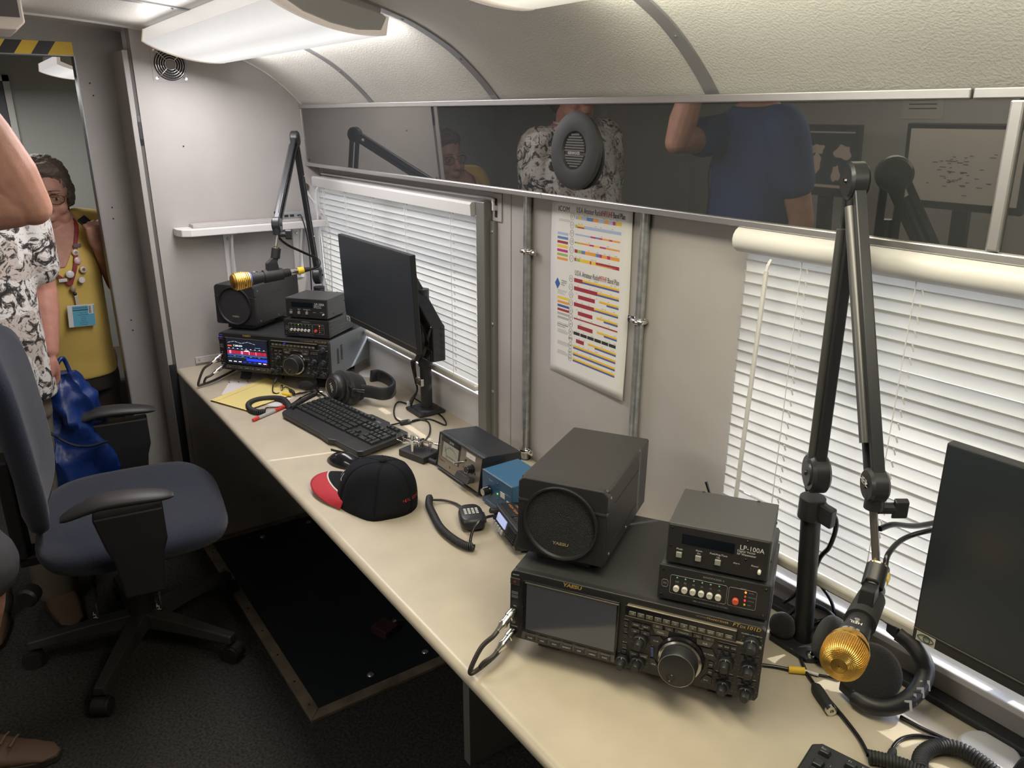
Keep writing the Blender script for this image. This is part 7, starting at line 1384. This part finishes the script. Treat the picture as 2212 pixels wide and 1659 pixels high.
fuse(b.build('body', sk_a, A_P, smooth=180), .0042)
b = MB(); torso_mb(b, torA, 1.03, .86, 1.54, flare=.05); limb(b, [(.08, .0, 1.47), S_, S_.lerp(E_, .50)], [.068, .076, .072]); limb(b, [(-.12, .0, 1.48), shR, shR.lerp(elR, .55)], [.068, .075, .070])
fuse(b.build('polo_shirt', mat('royal navy polo', (.018, .040, .155), .8, bump=(400, .2), vary=(8, .1)), A_P, smooth=180), .008, 4)
gsh = mat('grey cargo shorts', (.060, .058, .068), .85, vary=(10, .1), bump=(200, .15)); b = MB(); b.loft([[tor_pt(torA, z, 2*PI*j/28, .98) for j in range(28)] for z in (.78, .84, .90, .94)])
hipL = Vector((.085, 0, .80)); limb(b, [hipL, hipL.lerp(kL, .5) + Vector((.02, .0, 0)), kL + Vector((.0, 0, .045))], [.110, .105, .095], 20); limb(b, [(-.085, .02, .82), (-.095, .07, .68), (-.095, .11, .57)], [.110, .102, .095], 20)
fuse(b.build('shorts', gsh, A_P, smooth=180), .008, 4)
pk = kL.lerp(hipL, .45); MB(flatM(pk + Vector((.105, .0, 0)), (1, -.1, 0), (0, 0, 1))).bx(-.06, .06, -.08, .06, 0, .006).build('cargo_pocket', gsh, A_P, bevel=.004)
b = MB(HA); b.ell((0, .03, .055), (.084, .096, .082), 24, 16); b.ell((0, .06, .0), (.078, .072, .08), 20, 14); fuse(b.build('hair', mat('dark grey hair', (.06, .05, .045), .7, bump=(150, 1.0)), A_P, smooth=180), .007, 2)
for s_ in (-1, 1): MB(HA).ell((s_*.034, -.080, .004), (.013, .009, .009), 12, 8).build('eye', mat('eye white', (.55, .50, .46), .25), A_P, smooth=60)
ft = Lc(.83, -1.405, 0); su, sM = shoe(A_P, (ft.x, ft.y, 0), math.radians(-48), br_s, mat('dark rubber sole', (.03, .025, .02), .7))
for k in range(4): MB(sM).tube([(-.022, -.040 - k*.022, .098 - k*.0105), (0, -.042 - k*.022, .107 - k*.0115), (.022, -.040 - k*.022, .098 - k*.0105)], .0032, 6).build('lace', mat('brown lace', (.12, .08, .055), .8), su)
sl_ = MB(sM)
for s_ in (-1, 1): sl_.text('N', .055, Matrix.Translation((s_*.049, -.045, .048)) @ Matrix.Rotation(math.radians(90*s_), 4, 'Z') @ Matrix.Rotation(math.radians(72), 4, 'X'), shear=.25)
sl_.build('side_letter', mat('tan letter', (.22, .17, .12), .7), su)
shoe(A_P, (-.09, .20, 0), .15, br_s, mat('dark rubber sole', (.03, .025, .02), .7))
ph = Wr + Vector((0.0, -.02, .10)); MB(flatM(ph, (0, -1, 0), (0, 0, 1))).bx(-.036, .036, -.075, .075, -.004, .004).build('phone', blk_g, A_P, bevel=.003)
lan2 = MB(); strap(lan2, [(.06, .01, 1.54), tuple(tor_pt(torA, 1.36, .45, 1.07)), tuple(tor_pt(torA, 1.2, .5, 1.07)), tuple(tor_pt(torA, 1.05, .75, 1.06))], .012); q_ = lan2.build('lanyard', mat('black webbing', (.012, .013, .015), .7), A_P)
MB(flatM(tor_pt(torA, .98, .80, 1.10), (.6, -.8, 0), (0, 0, 1))).bx(-.03, .03, -.045, .045, 0, .003).build('badge', mat('green badge', (.05, .20, .08), .5), q_)
# ================================================================== the other side of the aisle, met in the gloss panel
od = thing('opposite_desk', 'cream worktop on the other side of the aisle, seen mirrored in the gloss panel', 'desk', (0, 0, 0))
MB().bx(0.35, XR - .05, YO + .002, YO + .50, DESK - .03, DESK).build('worktop', lam, od, bevel=.006); MB().bx(.36, .38, YO + .01, YO + .48, 0, DESK - .03).build('end_panel', under, od); MB().bx(XR - .09, XR - .07, YO + .01, YO + .48, 0, DESK - .03).build('end_panel', under, od)
def omon(x, w, h, z, y, m, lab, map_=True):
    t = thing('wall_monitor', lab, 'monitor', (x, y, z), (0, 0, PI)); MB().bx(-w/2, w/2, 0, .03, -h/2, h/2).build('case', blk, t, bevel=.004); s = MB().bx(-w/2 + .018, w/2 - .018, -.001, 0, -h/2 + .03, h/2 - .018).build('screen', m, t)
    MB().cyl((0, .05, -h/2 - .1), (0, .05, 0), .02, n=14).build('stem', blk, t); MB().bx(-.10, .10, -.02, .12, DESK - z + .001, DESK - z + .015).build('foot', blk, t, bevel=.003); MB().bx(-.03, .03, .03, .06, DESK - z + .012, -.05).build('neck', blk, t)
    return t, s
def land(mb, blobs, y):
    for cx, cz, rx, rz in blobs: mb.prism([(cx + rx*math.cos(a)*(1 + .25*math.sin(3*a + cx*40)), cz + rz*math.sin(a)*(1 + .2*math.cos(4*a + cz*50))) for a in [2*PI*k/22 for k in range(22)]], y, y + .0004, 1)
t, s = omon(0.86, .34, .30, 1.245, -2.05, mat('dark map screen', (.012, .016, .024), .3, emit=.6), 'monitor showing a dark world map across the aisle, seen mirrored')
b = MB(); land(b, ((-.10, .04, .04, .03), (-.07, -.05, .02, .035), (.02, .05, .03, .02), (.03, -.01, .028, .04), (.09, .05, .05, .03), (.11, -.05, .022, .015)), -.0016); b.bx(-.15, .15, -.0016, -.0012, -.112, -.10); b.bx(-.15, .15, -.0016, -.0012, .118, .124); b.build('map_land', mat('map land lit', (.30, .22, .17), .4, emit=.8), s)
t, s = omon(1.46, .46, .32, 1.245, -2.05, mat('pale map screen', (.36, .32, .27), .3, emit=.55), 'monitor showing a pale chart across the aisle, seen mirrored')
b = MB()
for k in range(46): x, z = random.gauss(.0, .055), random.gauss(-.02, .04); b.bx(x, x + random.uniform(.008, .025), -.0016, -.0012, z, z + .003)
b.build('chart_marks', mat('chart mark', (.10, .09, .08), .5), s)
for x, z, w, h, lab in ((.80, 1.50, .22, .10, 'paper notice pinned on the far side wall above the dark map, seen mirrored'), (1.12, 1.47, .18, .16, 'printed notice with a photo on the far side wall, seen mirrored')):
    t = thing('paper_notice', lab, 'notice', (x, YO + .001, z), (0, 0, PI)); MB().bx(-w/2, w/2, -.001, 0, -h/2, h/2).build('sheet', mat('notice paper', (.45, .42, .38), .7), t); b = MB()
    for k in range(4): b.bx(-w/3, w/3, -.0015, -.001, -h/4 + k*h/9, -h/4 + k*h/9 + .004)
    b.build('print', ink_k, t)
# dark bench and jacket in the lobby beyond the doorway
bn_ = thing('lobby_seat', 'dark upholstered seat in the lobby behind the person in yellow', 'seat', (-1.25, -.62, 0)); MB().bx(-.30, .30, -.28, .28, .30, .46).build('cushion', mat('brown grey upholstery', (.06, .05, .045), .8), bn_, bevel=.03, seg=4); MB().bx(-.30, .30, .20, .30, .46, .88).build('back', mat('slate upholstery', (.035, .045, .065), .8), bn_, bevel=.03, seg=4)
for x in (-.26, .26):
    for y in (-.24, .24): MB().cyl((x, y, 0), (x, y, .31), .018, n=12).build('leg', blk, bn_)
